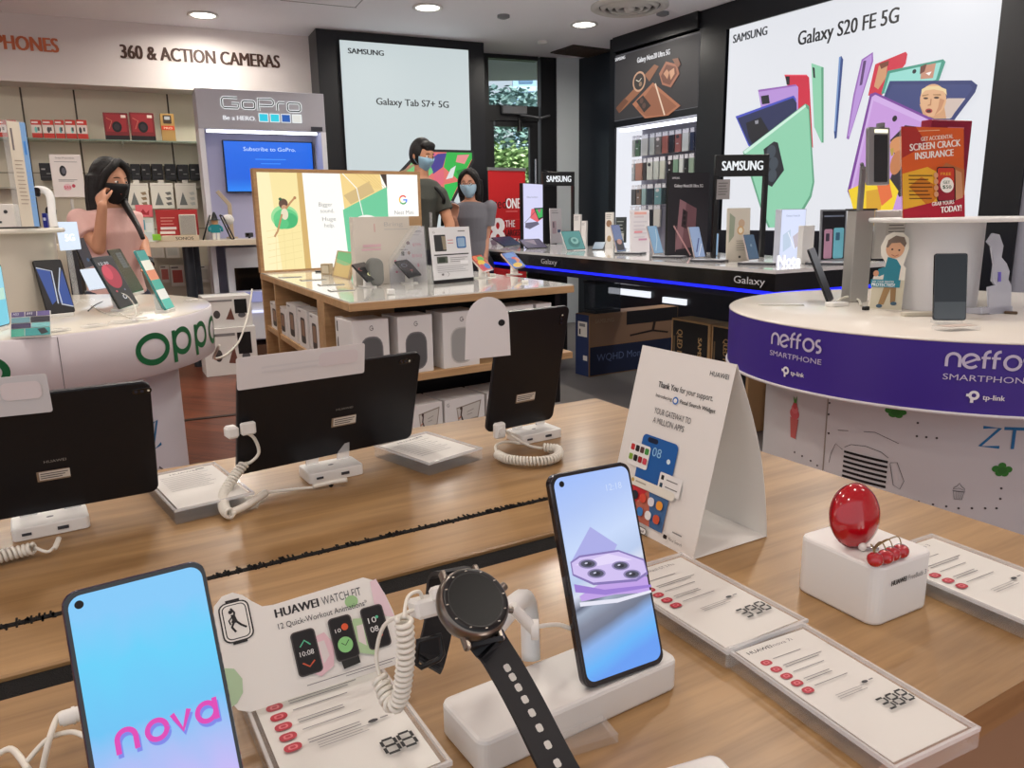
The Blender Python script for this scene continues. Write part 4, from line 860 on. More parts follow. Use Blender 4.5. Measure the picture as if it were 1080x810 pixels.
# illuminated acrylic totem
T, w, h = card((75, 321), (95, 317), .952, [(67, 235), (89, 231)], 88)
t = thing('lit_totem', 'glowing clear acrylic totem with white lit panel on the round table', 'display stand', T)
MB().box((0, .004, -.02), (w*1.15, .008, .07), CLEAR, bev=.001).box((0, h*.45, -.012), (w*.25, h*.85, .006), CLEAR, bev=.001).build('acrylic_post', t)
MB().prism(rr(w, h*.34, .004, 3, 0, h*.82), -.006, 0, M((214, 226, 246), .3, emit=1.0)).build('lit_panel', t); A = Art(w, h, 30, 100, emit=1.3); A.text('5G', 8, 24, 8, (255, 255, 255), w=14, bold=.05); A.build(t)
T, w, h = card((95, 306), (122, 302), .955, [(92, 283), (120, 281)], 70)
t = thing('display_sign', 'low glowing white sign between the dark phones on the round table', 'sign', T); MB().box((0, h/2, -.002), (w, h, .004), M((220, 230, 244), .3, emit=.9)).build('lit_panel', t)
MB().box((0, .003, -.015), (w, .006, .03), CLEAR).build('foot', t)
# leaflets
T, w, h = card((11, 357), (54, 354), .952, [(14, 330), (56, 327)], 40)
t = thing('leaflet_stand', 'small wedge of purple and teal leaflets at the front of the round table', 'leaflets', T)
MB().box((0, h/2, -.0015), (w, h, .003), PAPER).build('board', t)
A = Art(w, h, 100, 66)
for (x0, y0, x1, y1, c) in ((2, 0, 34, 13, (84, 74, 120)), (36, 0, 64, 13, (70, 60, 96)), (66, 0, 98, 13, (96, 86, 140)), (2, 15, 48, 29, (106, 150, 160)), (50, 15, 98, 29, (40, 40, 52)), (2, 31, 50, 43, (64, 58, 88)), (52, 31, 98, 43, (120, 186, 188)), (2, 45, 34, 64, (76, 168, 146)), (36, 45, 98, 64, (58, 150, 150))): A.rect(x0, y0, x1, y1, c)
A.poly([(66, 48), (84, 46), (94, 58), (76, 62)], (30, 40, 48)); A.text('A53', 6, 10, 6, (220, 220, 230)); A.text('A93', 40, 10, 6, (220, 220, 230)); A.build(t)
p = Z(40, 312, .952); t = thing('acrylic_block', 'cream price tag block standing behind the zigzag-screen phone', 'price tag', up(p.x+.01, p.y+.02, .9505, 30))
MB().box((0, 0, .07), (.10, .004, .14), CLEAR).box((-.0, -.004, .135), (.10, .006, .04), M((228, 222, 206), .5), bev=.002).build('holder', t)
# small clear holders lying on the table
for i, (px, py, wd_) in enumerate(((130, 341, .09), (150, 338, .07), (176, 326, .05), (100, 345, .07), (60, 350, .07), (203, 318, .06))):
    p = Z(px, py, .951); t = thing('price_tag', 'flat acrylic price tag on the round table, ' + ['below the red-screen phone', 'second right of the leaflets', 'at the foot of the edge-on phone', 'between leaflets and red-screen phone', 'right of the coloured leaflets', 'closest to the right end of the table'][i], 'price tag', up(p.x, p.y, .951, 28+8*i), 'acrylic price tags on the round table')
    MB().box((0, 0, .004), (wd_, .035, .008), CLEAR, bev=.001).build('block', t); A = Art(wd_*.8, .025, 40, 12, T=T3((0, -.012, .008))); A.rect(0, 0, 40, 12, (222, 220, 214)); A.lines(4, 2, 3, 3, 30, 1, (110, 108, 104)); A.build(t)
mb = MB(); mb.tube(smooth(PX([(126, 330, .955), (140, 336, .952), (143, 325, .965), (134, 312, 1.0), (122, 308, 1.02)])), .0022, M_cab, 8); mb.tube(smooth(PX([(96, 322, .952), (110, 330, .953), (128, 333, .955), (150, 330, .953)])), .0018, M_cab, 6)
mb.build('charging_cable', label='thin white cable trailing beneath the red-screen phone', cat='cable')
mb = MB(); mb.tube(smooth(PX([(93, 328, .953), (100, 322, .956), (108, 318, .96)])), .002, BLACK, 8); mb.build('charging_cable', label='short black cable end beside the clear totem', cat='cable')
# on the upper tier
def tier(px, y): q = Y(px, 238, y); return Vector((q.x, q.y, 1.2555))
a_ = tier(22, 2.60); b_ = tier(41, 2.66); T = pose((a_+b_)/2, degrees(atan2(b_.y-a_.y, b_.x-a_.x)), 90); w = (b_-a_).length; h = Y(30, 127, (a_.y+b_.y)/2).z-1.2555
t = thing('brochure_totem', 'tall narrow acrylic totem with blue-edged brochure on the upper tier', 'display stand', T)
MB().box((0, h/2, -.012), (w, h, .024), CLEAR, bev=.002).build('acrylic_body', t); MB().box((-w*.12, h/2, .0015), (w*.66, h*.98, .002), M((228, 218, 200), .5)).build('brochure', t)
MB().box((w*.36, h/2, .002), (w*.3, h*.98, .002), M((150, 190, 236), .3, emit=.55)).build('blue_edge', t)
A = Art(w, h, 20, 110, z0=.003); A.rect(3, 8, 5, 30, (120, 110, 110)); A.lines(3, 40, 12, 4, 9, .8, (170, 150, 130)); A.rect(15, 20, 17, 34, (60, 130, 210)); A.lines(14, 50, 10, 4, 4, .8, (110, 150, 210)); A.build(t)
for lab, px, py, s_ in (('small blue cube box on the upper tier, left of the brochure totem', 20, 238, .032), ('small blue gadget on the upper tier, right of the brochure totem', 53, 238, .014)):
    p = tier(px-4, 2.74); t = thing('gadget_box', lab, 'box', up(p.x, p.y, 1.2555, 20)); MB().box((0, 0, .025), (s_, .03, .05), M((20, 30, 130), .3), bev=.002).box((0, -.0155, .03), (s_*.6, .001, .01), M((200, 205, 225), .4)).build('carton', t)
p = tier(47, 2.86); t = thing('wearable_stand', 'white curved stand showing two dark fitness watches on the upper tier', 'watch stand', up(p.x, p.y, 1.2555, 12))
MB().tube(smooth([(-.045, .03, 0), (-.05, .03, .09), (-.02, .03, .135), (.02, .03, .12), (.03, .0, .04), (.035, -.01, 0)]), .014, GLOSSW, 12).build('arch', t)
for k, (x, z, r_) in enumerate(((-.02, .125, .2), (.022, .055, .6))):
    w_ = MB().prism(rr(.036, .034, .010), 0, .01, GLOSSK, T3((x, .012, z), rx=radians(70), ry=r_), bev=.002).build('watch_case', t)
p = tier(2, 2.62); t = thing('cream_display_box', 'pale display box with small dark marks at the left edge of the upper tier', 'box', up(p.x, p.y, 1.2555, 18)); MB().box((0, 0, .04), (.10, .06, .08), M((226, 222, 214), .5), bev=.003).build('carton', t); A = Art(.1, .08, 20, 16, T=T3((0, -.03, 0), rx=pi/2)); A.rect(2, 4, 8, 5, MGREY); A.rect(2, 11, 12, 12.4, (60, 60, 66)); A.ell(15, 5, 1.2, 1.2, (50, 50, 50)); A.build(t)
p = tier(20, 2.50); t = thing('key_tray', 'thin black tray on the front edge of the upper tier', 'tray', up(p.x, p.y, 1.2555, 10)); MB().box((0, 0, .003), (.12, .02, .006), M((50, 46, 42), .3), bev=.001).build('tray', t)
# ---------------------------------------------------------------- shelf wall
def PL(off): return (FL_A[0]+nL.x*off, FL_A[1]+nL.y*off), (FL_B[0]+nL.x*off, FL_B[1]+nL.y*off)
def onL(px, py, off): return V(px, py, *PL(off))
def packL(name, lab, cat, x0, x1, ytop, ybot, off, depth, body, draw=None, U=100, V_=None, group=None, zb=None, hang=False, bev=.002, emit=0):
    """a box whose front face fills columns x0..x1 and rows ytop..ybot on the plane off in front of the header"""
    a = onL(x0, ybot, off); b = onL(x1, ybot, off); m = (a+b)/2; z0 = m.z if zb is None else zb; h = onL((x0+x1)/2, ytop, off).z-z0; w = (b-a).length
    t = thing(name, lab, cat, pose((m.x, m.y, z0), yawL), group)
    MB().box((0, h/2, -depth/2), (w*.97, h, depth), body, bev=bev).build('carton', t)
    if draw: A = Art(w*.97, h, U, V_ or U*h/w, z0=.0008, step=.0003, emit=emit); draw(A); A.build(t)
    if hang: MB().box((0, h+.012, -.002), (w*.25, .03, .003), M((228, 226, 216), .5)).build('hang_tab', t)
    return t, w, h
gs = thing('glass_shelf', 'long clear glass shelf high on the cream display wall', 'shelf', pose((FL_A[0], FL_A[1], 0), yawL))
sg0 = -1.2; sg1 = 2.35
MB().box(((sg0+sg1)/2, 1.994, -.15), (sg1-sg0, .010, .29), M((190, 216, 200), .05, trans=.6, ior=1.3)).build('glass_pane', gs)
for x in (-.0, .8, 1.75): MB().box((x, 1.975, -.17), (.012, .024, .26), M((150, 150, 140), .4, .6)).build('bracket', gs)
RDP = M((196, 52, 40), .5)
def redpack(k):
    def f(A): A.rect(0, 30, 100, 80, (226, 214, 206)); A.ell(30+k*7 % 40, 60, 14, 18, [(60, 60, 64), (90, 170, 170), (120, 200, 190)][k % 3]); A.rect(60, 44, 80, 66, (90, 80, 80)); A.rect(8, 10, 70, 20, (240, 226, 220))
    return f
for k, (x0, x1) in enumerate(((-3, 8), (9, 19), (34, 45), (46, 58), (59, 69), (70, 81), (82, 93))):
    packL('accessory_pack', 'small red and white accessory pack on the glass shelf, %s from the left' % ordn(k), 'package', x0, x1, 126.5, 143, -.03, .06, RDP, redpack(k), V_=110, group='red packs on the glass shelf', zb=2.0)
def ab(A): A.rect(8, 6, 92, 70, (150, 40, 46)); A.ell(52, 52, 20, 20, (20, 18, 20)); A.ell(52, 52, 12, 12, (50, 44, 50)); A.rect(72, 8, 92, 18, (226, 214, 200)); A.rect(0, 84, 100, 100, (26, 20, 22)); A.line([(12, 20), (34, 30), (20, 60)], 3, (200, 110, 90))
for k, (x0, x1) in enumerate(((111, 137.5), (138.5, 165))): packL('camera_box', 'dark red square camera box with black lens on glass shelf, %s of the pair' % ['left', 'right'][k], 'box', x0, x1, 119, 146, -.02, .10, M((120, 30, 34), .4), ab, V_=100, group='dark red camera boxes', zb=2.0)
def gold(A): A.rrect(20, 10, 80, 66, 8, (60, 44, 30)); A.rrect(30, 18, 70, 40, 5, (180, 190, 196)); A.rect(4, 80, 96, 108, (206, 60, 30)); A.text('PRO', 20, 102, 14, (240, 220, 190), w=60)
packL('camera_box', 'narrow gold camera box at the right of the glass shelf', 'box', 171, 186, 120, 147, -.02, .10, M((176, 140, 80), .4), gold, V_=180, zb=2.0)
def bb(k):
    def f(A): A.rect(14, 38, 44, 48, (176, 176, 172)); A.rect(50, 70, 84, 78, (130, 130, 128)); A.rect(8, 96, 92, 100, (70, 70, 74))
    return f
KB = M((26, 26, 30), .4)
for k, (x0, x1, y0) in enumerate(((43, 57, 172), (122, 138, 172), (139, 149.5, 173), (150, 160, 173), (161, 173, 173), (175, 187, 173), (188, 200, 173.5), (201, 213, 173))):
    packL('black_camera_box', 'small black camera box in the dark row under the glass shelf, %s from the left' % ordn(k), 'box', x0, x1, y0, 190, -.18, .11, KB, bb(k), V_=120, group='row of black camera boxes')
wallbox('trim_16', FL_A, dL, nL, -1.6, 2.40, 1.575, 1.59, -.30, -.16, M((170, 166, 150), .5), **st)
def tri(c1):
    def f(A):
        A.rect(6, 10, 94, 13, (206, 200, 190)); A.poly([(14, 112), (34, 46), (52, 112)], (112, 118, 116))
        for k in range(3): A.poly([(62, 48+26*k), (86, 44+26*k), (90, 58+26*k), (72, 62+26*k)], c1)
    return f
for k, (x0, x1) in enumerate(((135, 159, ), (160.5, 185), (186.5, 209.5))):
    packL('hanging_pack', 'white hanging pack printed with grey cone and triangles, %s of the row' % ['left', 'middle', 'right'][k], 'package', x0, x1, 193, 220, -.05, .05, M((228, 226, 214), .5), tri([(150, 130, 100), (110, 112, 108), (196, 200, 192)][k]), V_=130, group='white hanging packs', hang=True)
DESK = .95
dk = onL(200, 254, DESK); zD = dk.z
sd = thing('display_counter', 'long pale counter on round black legs under the display wall', 'counter', pose((FL_A[0]+nL.x*DESK, FL_A[1]+nL.y*DESK, 0), yawL))
def sL(px, off, py=260): q = onL(px, py, off); return (q.xy-Vector((PL(off)[0]))).dot(dL)
x0, x1 = sL(60, DESK), sL(279, DESK)
MB().box(((x0+x1)/2, zD-.025, -.15), (x1-x0, .05, .30), M((214, 202, 180), .4), bev=.003).box(((x0+sL(204, .3))/2, zD-.025, -.62), (sL(204, .3)-x0, .05, .64), M((214, 202, 180), .4), bev=.003).build('counter_top', sd)
for px in (199, 206): MB().cyl((sL(px, DESK)-.0, 0, -.22 if px == 199 else -.30), (sL(px, DESK), zD-.05, -.22 if px == 199 else -.30), .045, M((40, 44, 50), .35), 20).build('leg', sd)
MB().box((x0+.1, (zD-.05)/2, -.16), (.08, zD-.05, .4), M((44, 44, 48), .4)).build('leg', sd)
sp_, w, h = packL('speaker_plinth', 'cream plinth strip with dark lettering under the red speaker box', 'plinth', 167, 211, 248.5, 254.5, DESK+.0, .30, M((216, 200, 172), .5), lambda A: A.text('SONOS', 42, 11, 7.5, (40, 34, 30), w=44, bold=.02), V_=14, zb=zD)
def sbx(A): A.lines(10, 18, 3, 7, 34, 2, (226, 150, 140)); A.rect(8, 40, 46, 46, (236, 226, 222)); A.rect(6, 50, 42, 56, (240, 232, 226))
packL('speaker_box', 'large red speaker carton on the counter behind a pale cube speaker', 'box', 166, 211, 221, 248, DESK-.12, .16, M((176, 44, 44), .45), sbx, V_=60, zb=zD+h)
t, w_, h_ = packL('speaker', 'pale grey mesh cube speaker in front of the red carton', 'speaker', 190.5, 208.5, 226, 248.5, DESK-.02, .09, M((206, 200, 186), .5, bump=.4, scale=300), zb=zD+h, bev=.006)
MB().box((0, h_/2, .001), (w_*.86, h_*.9, .003), M((176, 172, 162), .6, bump=.6, scale=500), bev=.001).build('grille', t)
packL('picture_card', 'small pink picture card on the counter beside the person in pink', 'card', 143.5, 162, 216, 229, DESK-.22, .01, M((226, 110, 118), .5), lambda A: (A.poly([(20, 50), (44, 22), (60, 44), (80, 28), (76, 56)], (170, 40, 50)),), V_=66, zb=None)
packL('accessory_box', 'small white and blue accessory box on the counter under the pink card', 'box', 145, 164, 230, 250, DESK-.08, .08, M((214, 222, 214), .5), lambda A: (A.rect(6, 8, 50, 50, (70, 160, 180)), A.rect(54, 20, 90, 60, (226, 232, 230)), A.rect(30, 60, 84, 88, (200, 214, 216))), V_=100, zb=zD)
packL('green_tag', 'bright green price tag at the end of the counter by the person in pink', 'price tag', 161, 170, 247, 253.5, DESK+.02, .02, M((140, 206, 60), .5), zb=None)
# pegs & packs below the counter
for k, (x0_, x1_, y0_, y1_, c) in enumerate(((160, 174, 258, 272, (214, 210, 196)), (175, 190, 258, 272, (206, 206, 196)), (170, 180, 280, 298, (196, 110, 100)), (181, 196, 280, 302, (190, 96, 86)), (210, 222, 280, 298, (196, 190, 176)))):
    packL('hook_pack', 'pale accessory pack hanging below the counter, %s' % ['upper row on the left', 'upper row on the right', 'lower row, narrow and reddish', 'lower row, wide and reddish', 'lower row right of the black legs'][k], 'package', x0_, x1_, y0_, y1_, -.2, .04, M((222, 216, 206), .5), lambda A, c=c: (A.rect(14, 24, 86, 90, c), A.rect(10, 6, 60, 14, (120, 114, 106))), V_=110, group='packs under the counter')
# promo card on the wall behind the girl
def promo(A): A.text('Great Promotion', 18, 12, 4.4, (90, 84, 84), w=60); A.rect(14, 20, 86, 21.4, GREY); A.ell(38, 46, 11, 15, (34, 34, 40)); A.ell(40, 46, 6, 9, (90, 90, 100)); A.lines(20, 70, 2, 4, 60, 1.4, GREY); A.ell(46, 92, 13, 10, (226, 190, 196)); A.text('$88', 35, 97, 9, (206, 60, 80), w=22); A.ell(66, 88, 5.5, 5, (196, 70, 90))
packL('price_poster', 'white price poster with small gadget picture, left of the person in pink', 'poster', 57, 91, 163, 208, .5, .01, M((226, 218, 214), .5), promo, V_=120)
q = onL(75, 209, .25); q = onL(75, 209, .5); t = thing('poster_stand', 'slim stand carrying the white price poster beside the person in pink', 'stand', pose((q.x, q.y, zD), yawL)); MB().cyl((0, 0, -.03), (0, q.z-zD-.005, -.03), .012, M((200, 196, 190), .4), 12).box((0, .006, -.03), (.2, .012, .1), M((200, 196, 190), .4)).build('post', t)
# figurine and tripods on the counter's right end
p = onL(228, 250, DESK-.1); fg = thing('toy_figurine', 'small toy figurine in black hat and teal shirt on the counter', 'figurine', T3((p.x, p.y, zD), rz=radians(yawL)))
MB().box((-.015, 0, .03), (.026, .03, .06), M((228, 226, 220), .5), bev=.003).box((.018, 0, .03), (.026, .03, .06), M((228, 226, 220), .5), bev=.003).build('trousers', fg)
MB().prism([(-.04, 0), (.04, 0), (.03, .07), (-.03, .07)], -.016, .016, M((30, 140, 150), .5), T3((0, 0, .06), rx=pi/2)).tube(smooth([(-.03, 0, .12), (-.05, -.01, .10), (-.05, -.03, .075)]), .011, M((30, 140, 150), .5), 8).tube(smooth([(.03, 0, .12), (.05, -.01, .10), (.05, -.03, .075)]), .011, M((30, 140, 150), .5), 8).build('shirt', fg)
MB().lathe([(.0001, .13), (.022, .13), (.026, .14), (.026, .162), (.02, .17), (.0001, .17)], M((222, 176, 130), .5), 20).build('head', fg)
MB().lathe([(.05, .165), (.05, .17), (.028, .172), (.018, .21), (.008, .235), (.0001, .238)], M((18, 18, 20), .5), 24).build('hat', fg)
p_ = 0
for lab, px, s_ in (('black folding easel leg left of the toy figurine', 218, -1), ('black leaning frame right of the toy figurine', 240, 1)):
    p = onL(px, 251, DESK-.07); t = thing('easel', lab, 'easel', T3((p.x, p.y, zD), rz=radians(yawL))); mb = MB(); mb.tube([(s_*.03, 0, .004), (-s_*.045, .02, .21)], .006, BLACK, 8)
    if s_ > 0: mb.tube([(s_*.055, 0, .004), (-s_*.02, .02, .20)], .006, BLACK, 8); mb.tube([(s_*.03, 0, .004), (s_*.055, 0, .004)], .006, BLACK, 8); mb.tube([(-s_*.045, .02, .21), (-s_*.02, .02, .2)], .006, BLACK, 8)
    else: mb.tube([(s_*.03, 0, .004), (s_*.02, .1, .004), (-s_*.045, .02, .21)], .005, BLACK, 8)
    mb.build('leg', t)
p = onL(234, 232, DESK-.16); t = thing('cotton_ornament', 'white fluffy ball ornament behind the toy figurine', 'ornament', T3((p.x, p.y, zD), rz=radians(yawL)))
rnd = random.Random(2)
for k, (x, z_, r_) in enumerate(((-.075, .16, .05), (.05, .17, .052))):
    MB().ball((x, 0, z_), (r_, r_*.8, r_*.85), M((228, 226, 220), .8, bump=1, scale=60), 20, fn=lambda v: v*(1+.12*sin(9*v.x+3)*sin(11*v.y)*sin(10*v.z))).build('fluffy_ball', t); MB().cyl((x, 0, .0), (x*.8, 0, z_-.03), .004, M((150, 140, 120), .5), 8).build('stem', t)
# ---------------------------------------------------------------- camera kiosk
KO = .62
def sK(px, py): q = onL(px, py, KO); return (q.xy-Vector(PL(KO)[0])).dot(dL), q.z
kx0, kz1 = sK(205, 92); kx1 = sK(341, 98)[0]; kzh = sK(230, 136)[1]
kt = thing('display_kiosk', 'tall grey-white camera display kiosk with lit lettering on its header', 'kiosk', pose((PL(KO)[0][0], PL(KO)[0][1], 0), yawL))
KW = M((222, 220, 228), .4); KG = M((176, 174, 188), .4); kc = (kx0+kx1)/2; kw = kx1-kx0
MB().box((kc, (kzh+kz1)/2, -.2), (kw, kz1-kzh, .4), M((176, 174, 182), .4), bev=.004).build('header', kt)
for x in (kx0+.022, kx1-.022): MB().box((x, (kzh+.12)/2, -.2), (.044, kzh-.12, .4), M((222, 222, 228), .4)).build('side_panel', kt)
MB().box((kc, (kzh+.12)/2, -.385), (kw-.09, kzh-.12, .02), M((196, 194, 222), .4)).build('back_panel', kt)
MB().box((kc, .06, -.22), (kw-.05, .12, .34), M((92, 66, 50), .5)).build('plinth', kt)
MB().box((kc, zD-.02, -.19), (kw-.09, .04, .38), M((206, 202, 196), .4)).build('shelf', kt)
MB().box((kc, kzh-.012, -.08), (kw-.14, .018, .03), M((232, 236, 255), .4, emit=5)).build('light_tube', kt)
MB().box((kc+.05, .16+.28, -.03), (kw-.3, .02, .02), M((220, 222, 255), .4, emit=1.2)).build('light_tube', kt)
A = Art(kw, kz1-kzh, 136, 43, T=Matrix.Translation((kc, kzh, 0)), z0=.002, step=.0006)
def oline(pts, wd_, closed=False): A.line(pts, wd_+1.5, (246, 250, 250), closed); A.line(pts, wd_, (22, 22, 26), closed)
def rrp(x0, y0, x1, y1, r): return [(x, y) for x, y in rr(x1-x0, y1-y0, r, 4, (x0+x1)/2, (y0+y1)/2)]
A.e = .9
oline([(42, 9), (28, 9), (26, 11), (26, 18), (28, 20), (42, 20), (43, 18), (43, 15), (36, 15)], 1.3)
oline(rrp(47, 12, 60, 20, 2.5), 1.3, True); oline([(64, 22), (64, 9), (78, 9), (80, 11), (80, 14), (78, 16), (65, 16)], 1.3)
oline([(84, 21), (84, 14), (86, 12), (92, 12)], 1.3); oline(rrp(95, 12, 109, 21, 2.5), 1.3, True)
A.text('Be a HERO.', 26, 33, 4.6, (240, 240, 244), w=34, bold=.05)
for k, c in enumerate([(30, 200, 226), (40, 206, 226), (24, 90, 176), (226, 226, 220)]): x = 63+12*k; A.rect(x, 24.5, x+10.5, 34, (240, 246, 246)); A.rect(x+.8, 25.3, x+9.7, 33.2, c)
A.e = 0; A.rect(119, 37.5, 132, 42.2, (44, 46, 56)); A.build(kt, 'lit_lettering')
# screen in the kiosk
def onK(px, py, o2): return V(px, py, *PL(KO+o2))
a = onK(234, 146, -.3); b = onK(329.5, 151, -.3); zb_ = onK(240, 203, -.3).z; c0 = (a+b)/2
tv = thing('television', 'flat screen glowing blue inside the camera kiosk', 'screen', pose((c0.x, c0.y, zb_), yawL)); w = (b-a).length; h = c0.z-zb_
MB().box((0, h/2, -.02), (w, h, .04), BLACK, bev=.003).build('bezel', tv)
MB().box((0, h/2, .0005), (w-.02, h-.02, .001), ramp_mat([(0, (30, 130, 236)), (.25, (0, 92, 214)), (1, (0, 100, 222))], 1, 1.0)).build('screen', tv)
A = Art(w, h, 100, 60, emit=1.1, z0=.0012); A.text('Subscribe to GoPro.', 22, 12, 4.4, (190, 214, 250), w=58); A.rect(34, 21, 68, 22, (60, 140, 240)); A.rect(40, 26, 62, 27, (60, 140, 240)); A.build(tv, 'screen_picture')
# lamp on the kiosk shelf
p = onK(245, 249, -.16); lp = thing('desk_lamp', 'beige folding desk lamp standing in the kiosk', 'lamp', T3((p.x, p.y, zD+.0), rz=radians(yawL)))
LB = M((206, 186, 156), .4)
MB().cyl((0, 0, 0), (0, 0, .015), .05, LB, 24).build('base', lp); MB().box((0, 0, .16), (.035, .014, .30), LB, bev=.004).build('arm', lp)
MB().box((0, 0, 0), (.035, .014, .16), LB, T3((-.045, 0, .36), ry=radians(-38)), bev=.004).build('lamp_head', lp)
p = onK(263, 250, -.1); t = thing('action_camera', 'small dark action camera on the kiosk shelf right of the lamp', 'camera', T3((p.x, p.y, zD), rz=radians(yawL))); MB().box((0, 0, .03), (.07, .03, .04), M((60, 60, 64), .4), bev=.004).cyl((-.015, -.015, .034), (-.015, -.022, .034), .012, GLOSSK, 16).box((0, 0, .005), (.02, .02, .01), BLACK).build('body', t)
# lower cabinet of the kiosk
a = sK(233, 270)[0]
MB().box((kc+.05, (zD-.06+.16)/2+.0, -.1), (kw-.16, zD-.26, .1), M((226, 228, 234), .4)).build('cabinet_front', kt)
def zz_(py): return sK(250, py)[1]
MB().box((kc+.05, (zz_(283)+zz_(307))/2, -.046), (kw-.28, zz_(283)-zz_(307), .012), GLOSSK).build('dark_window', kt)
MB().box((kc+.05, (zz_(309)+zz_(320))/2, -.044), (kw-.28, zz_(309)-zz_(320), .012), M((178, 180, 232), .4, emit=.55)).build('light_strip', kt)
# white stacked cartons beside the front display case
q = Vector((-2.42, 6.45, 0))
for k, (lab, dx, dy, z0, w_, d_, h_) in enumerate((('white carton with small gadget pictures standing left of the wooden display case', 0, 0, 0, .42, .3, .40), ('white carton with pictures on top of another, left of the wooden display case', .0, .02, .40, .38, .28, .26))):
    t = thing('product_carton', lab, 'box', T3((q.x+dx, q.y+dy, z0), rz=radians(28))); MB().box((0, 0, h_/2), (w_, d_, h_), M((222, 220, 216), .5), bev=.003).build('carton', t)
    A = Art(w_, h_, 100, 70, T=T3((0, -d_/2, 0), rx=pi/2)); A.ell(26, 40, 7, 9, (70, 66, 66)); A.poly([(44, 52), (56, 26), (62, 54)], (110, 70, 60)); A.ell(78, 44, 8, 6, (90, 90, 96)); A.rect(10, 8, 60, 12, GREY); A.rect(64, 8, 90, 40, (20, 20, 22)); A.build(t)
mb = MB(); mb.tube(smooth([Vector((-1.20, 3.10, .77)), Y(226, 378, 3.3), Y(240, 373, 3.8), Y(253, 358, 4.4), Y(262, 330, 4.9), Y(266, 305, 5.1)]), .006, M_cab, 8)
mb.build('charging_cable', label='white cable drooping from the round table towards the camera kiosk', cat='cable')
# ================================================================= WOODEN DISPLAY CASE WITH LIT PANEL
GN = Z(368, 319, .95); GR = Z(605.5, 299.9, .95); GL = Z(274, 287.5, .95); GB = GL+(GR-GN)
e1 = (GR-GN); L1 = e1.length; e1.normalize(); e2 = (GL-GN); L2 = e2.length; e2.normalize(); yw1 = atan2(e1.y, e1.x); yw2 = atan2(-e2.y, -e2.x)
gt = thing('display_case', 'square wooden display case with white top, filled with white speaker boxes', 'display case', T3((GN.x, GN.y, 0), rz=yw1))
gi = gt.matrix_world.inverted()
WD = wood((168, 132, 92), (196, 158, 114), 1.3, .45); WDs = WD
def gp(u, v, z=0): p = GN+e1*u+e2*v; return Vector((p.x, p.y, z))
def gq(u0, u1, v0, v1): return [tuple((gi @ gp(a, b)).xy) for a, b in ((u0, v0), (u1, v0), (u1, v1), (u0, v1))]
def frontz(px, py): return V(px, py, (GN.x, GN.y), (GR.x, GR.y)).z
def leftz(px, py): return V(px, py, (GN.x, GN.y), (GL.x, GL.y)).z
zs = .625; zlo = .335
MB().prism(gq(0, L1, 0, L2), .912, .944, WD, bev=.002).build('top_board', gt)
MB().prism(gq(.004, L1-.004, .004, L2-.004), .944, .95, M((226, 226, 220), .12, coat=.6)).build('white_top', gt)
MB().prism(gq(.01, L1, .012, L2-.01), zs-.032, zs, WD, bev=.002).build('shelf', gt)
MB().prism(gq(.02, L1-.04, .02, L2-.02), zlo-.03, zlo, WD, bev=.002).build('shelf', gt)
MB().prism(gq(.05, L1-.08, .08, L2-.1), .0, zlo-.03, M((120, 96, 70), .6)).build('plinth', gt)
for a, b, c, d in ((.0, .30, L2-.055, L2-.02), (.0, .34, .42, .55), (L1-.10, L1-.02, L2-.2, L2-.02), (.0, .30, L2*.5+.55, L2*.5+.58)):
    MB().prism(gq(a, b, c, d), 0.0 if c > .5 else .0, .912, WD).build('divider', gt)
MB().prism(gq(.34, L1-.05, .42, .44), zlo, .912, M((24, 22, 22), .5)).build('dark_back_panel', gt)
MB().prism(gq(.30, .34, .46, L2-.05), zlo, .912, WD).build('back_panel', gt)
MB().prism(gq(L1-.05, L1-.02, .10, .55), .36, .912, BLACK).build('dark_end_panel', gt)
# lit panel
Tl = pose((GL+GB)/2, degrees(yw1), 90); wl_ = L1*1.0; hl = Y(258, 178, GL.y).z-.95
lb_ = thing('light_box', 'wood-framed glowing panel with dancer and speaker pictures on the wooden case', 'light box', Matrix.Translation((0, 0, .9505)) @ Matrix.Translation(((GL+GB)/2-e2*.045).xy.to_3d()) @ Tl.to_3x3().to_4x4())
FW = wood((150, 112, 74), (176, 138, 96), 1.3, .45)
mb = MB(); t_ = .022
for c, d in (((-wl_/2+t_/2, hl/2, -.02), (t_, hl, .05)), ((wl_/2-t_/2, hl/2, -.02), (t_, hl, .05)), ((0, hl-t_/2, -.02), (wl_-2*t_, t_, .05)), ((0, .006, -.02), (wl_-2*t_, .012, .05))): mb.box(c, d, FW)
mb.build('wooden_frame', lb_); MB().box((0, hl/2, -.035), (wl_-.01, hl-.01, .02), FW).build('back_board', lb_)
A = Art(wl_-2*t_, hl-t_-.012, 190, 104, T=Matrix.Translation((0, .012, -.006)), emit=1.0, z0=0, step=.0003)
A.rect(0, 0, 190, 104, (250, 248, 240)); A.rect(0, 0, 50, 104, (240, 222, 160)); A.poly([(0, 0), (14, 0), (20, 104), (0, 104)], (246, 232, 184)); A.poly([(44, 0), (50, 0), (53, 104), (46, 104)], (206, 170, 104))
for k in range(6): A.line([(6, 62+7*k), (44, 56+7*k)], .5, (230, 210, 146))
for k in range(3): A.line([(16+9*k, 60), (14+10*k, 104)], .5, (232, 212, 150))
A.ell(27, 47, 15, 12.5, (150, 214, 150)); A.ell(28, 49, 13.5, 11, (96, 196, 128)); A.ell(31, 51, 10, 8.4, (60, 176, 110)); A.ell(23, 54, 8, 6, (84, 190, 124)); A.ell(26.5, 33, 5, 5.6, (92, 66, 52)); A.ell(27, 37, 3, 3, (196, 150, 116)); A.ell(23.4, 28, 1.8, 1.6, (40, 90, 60))
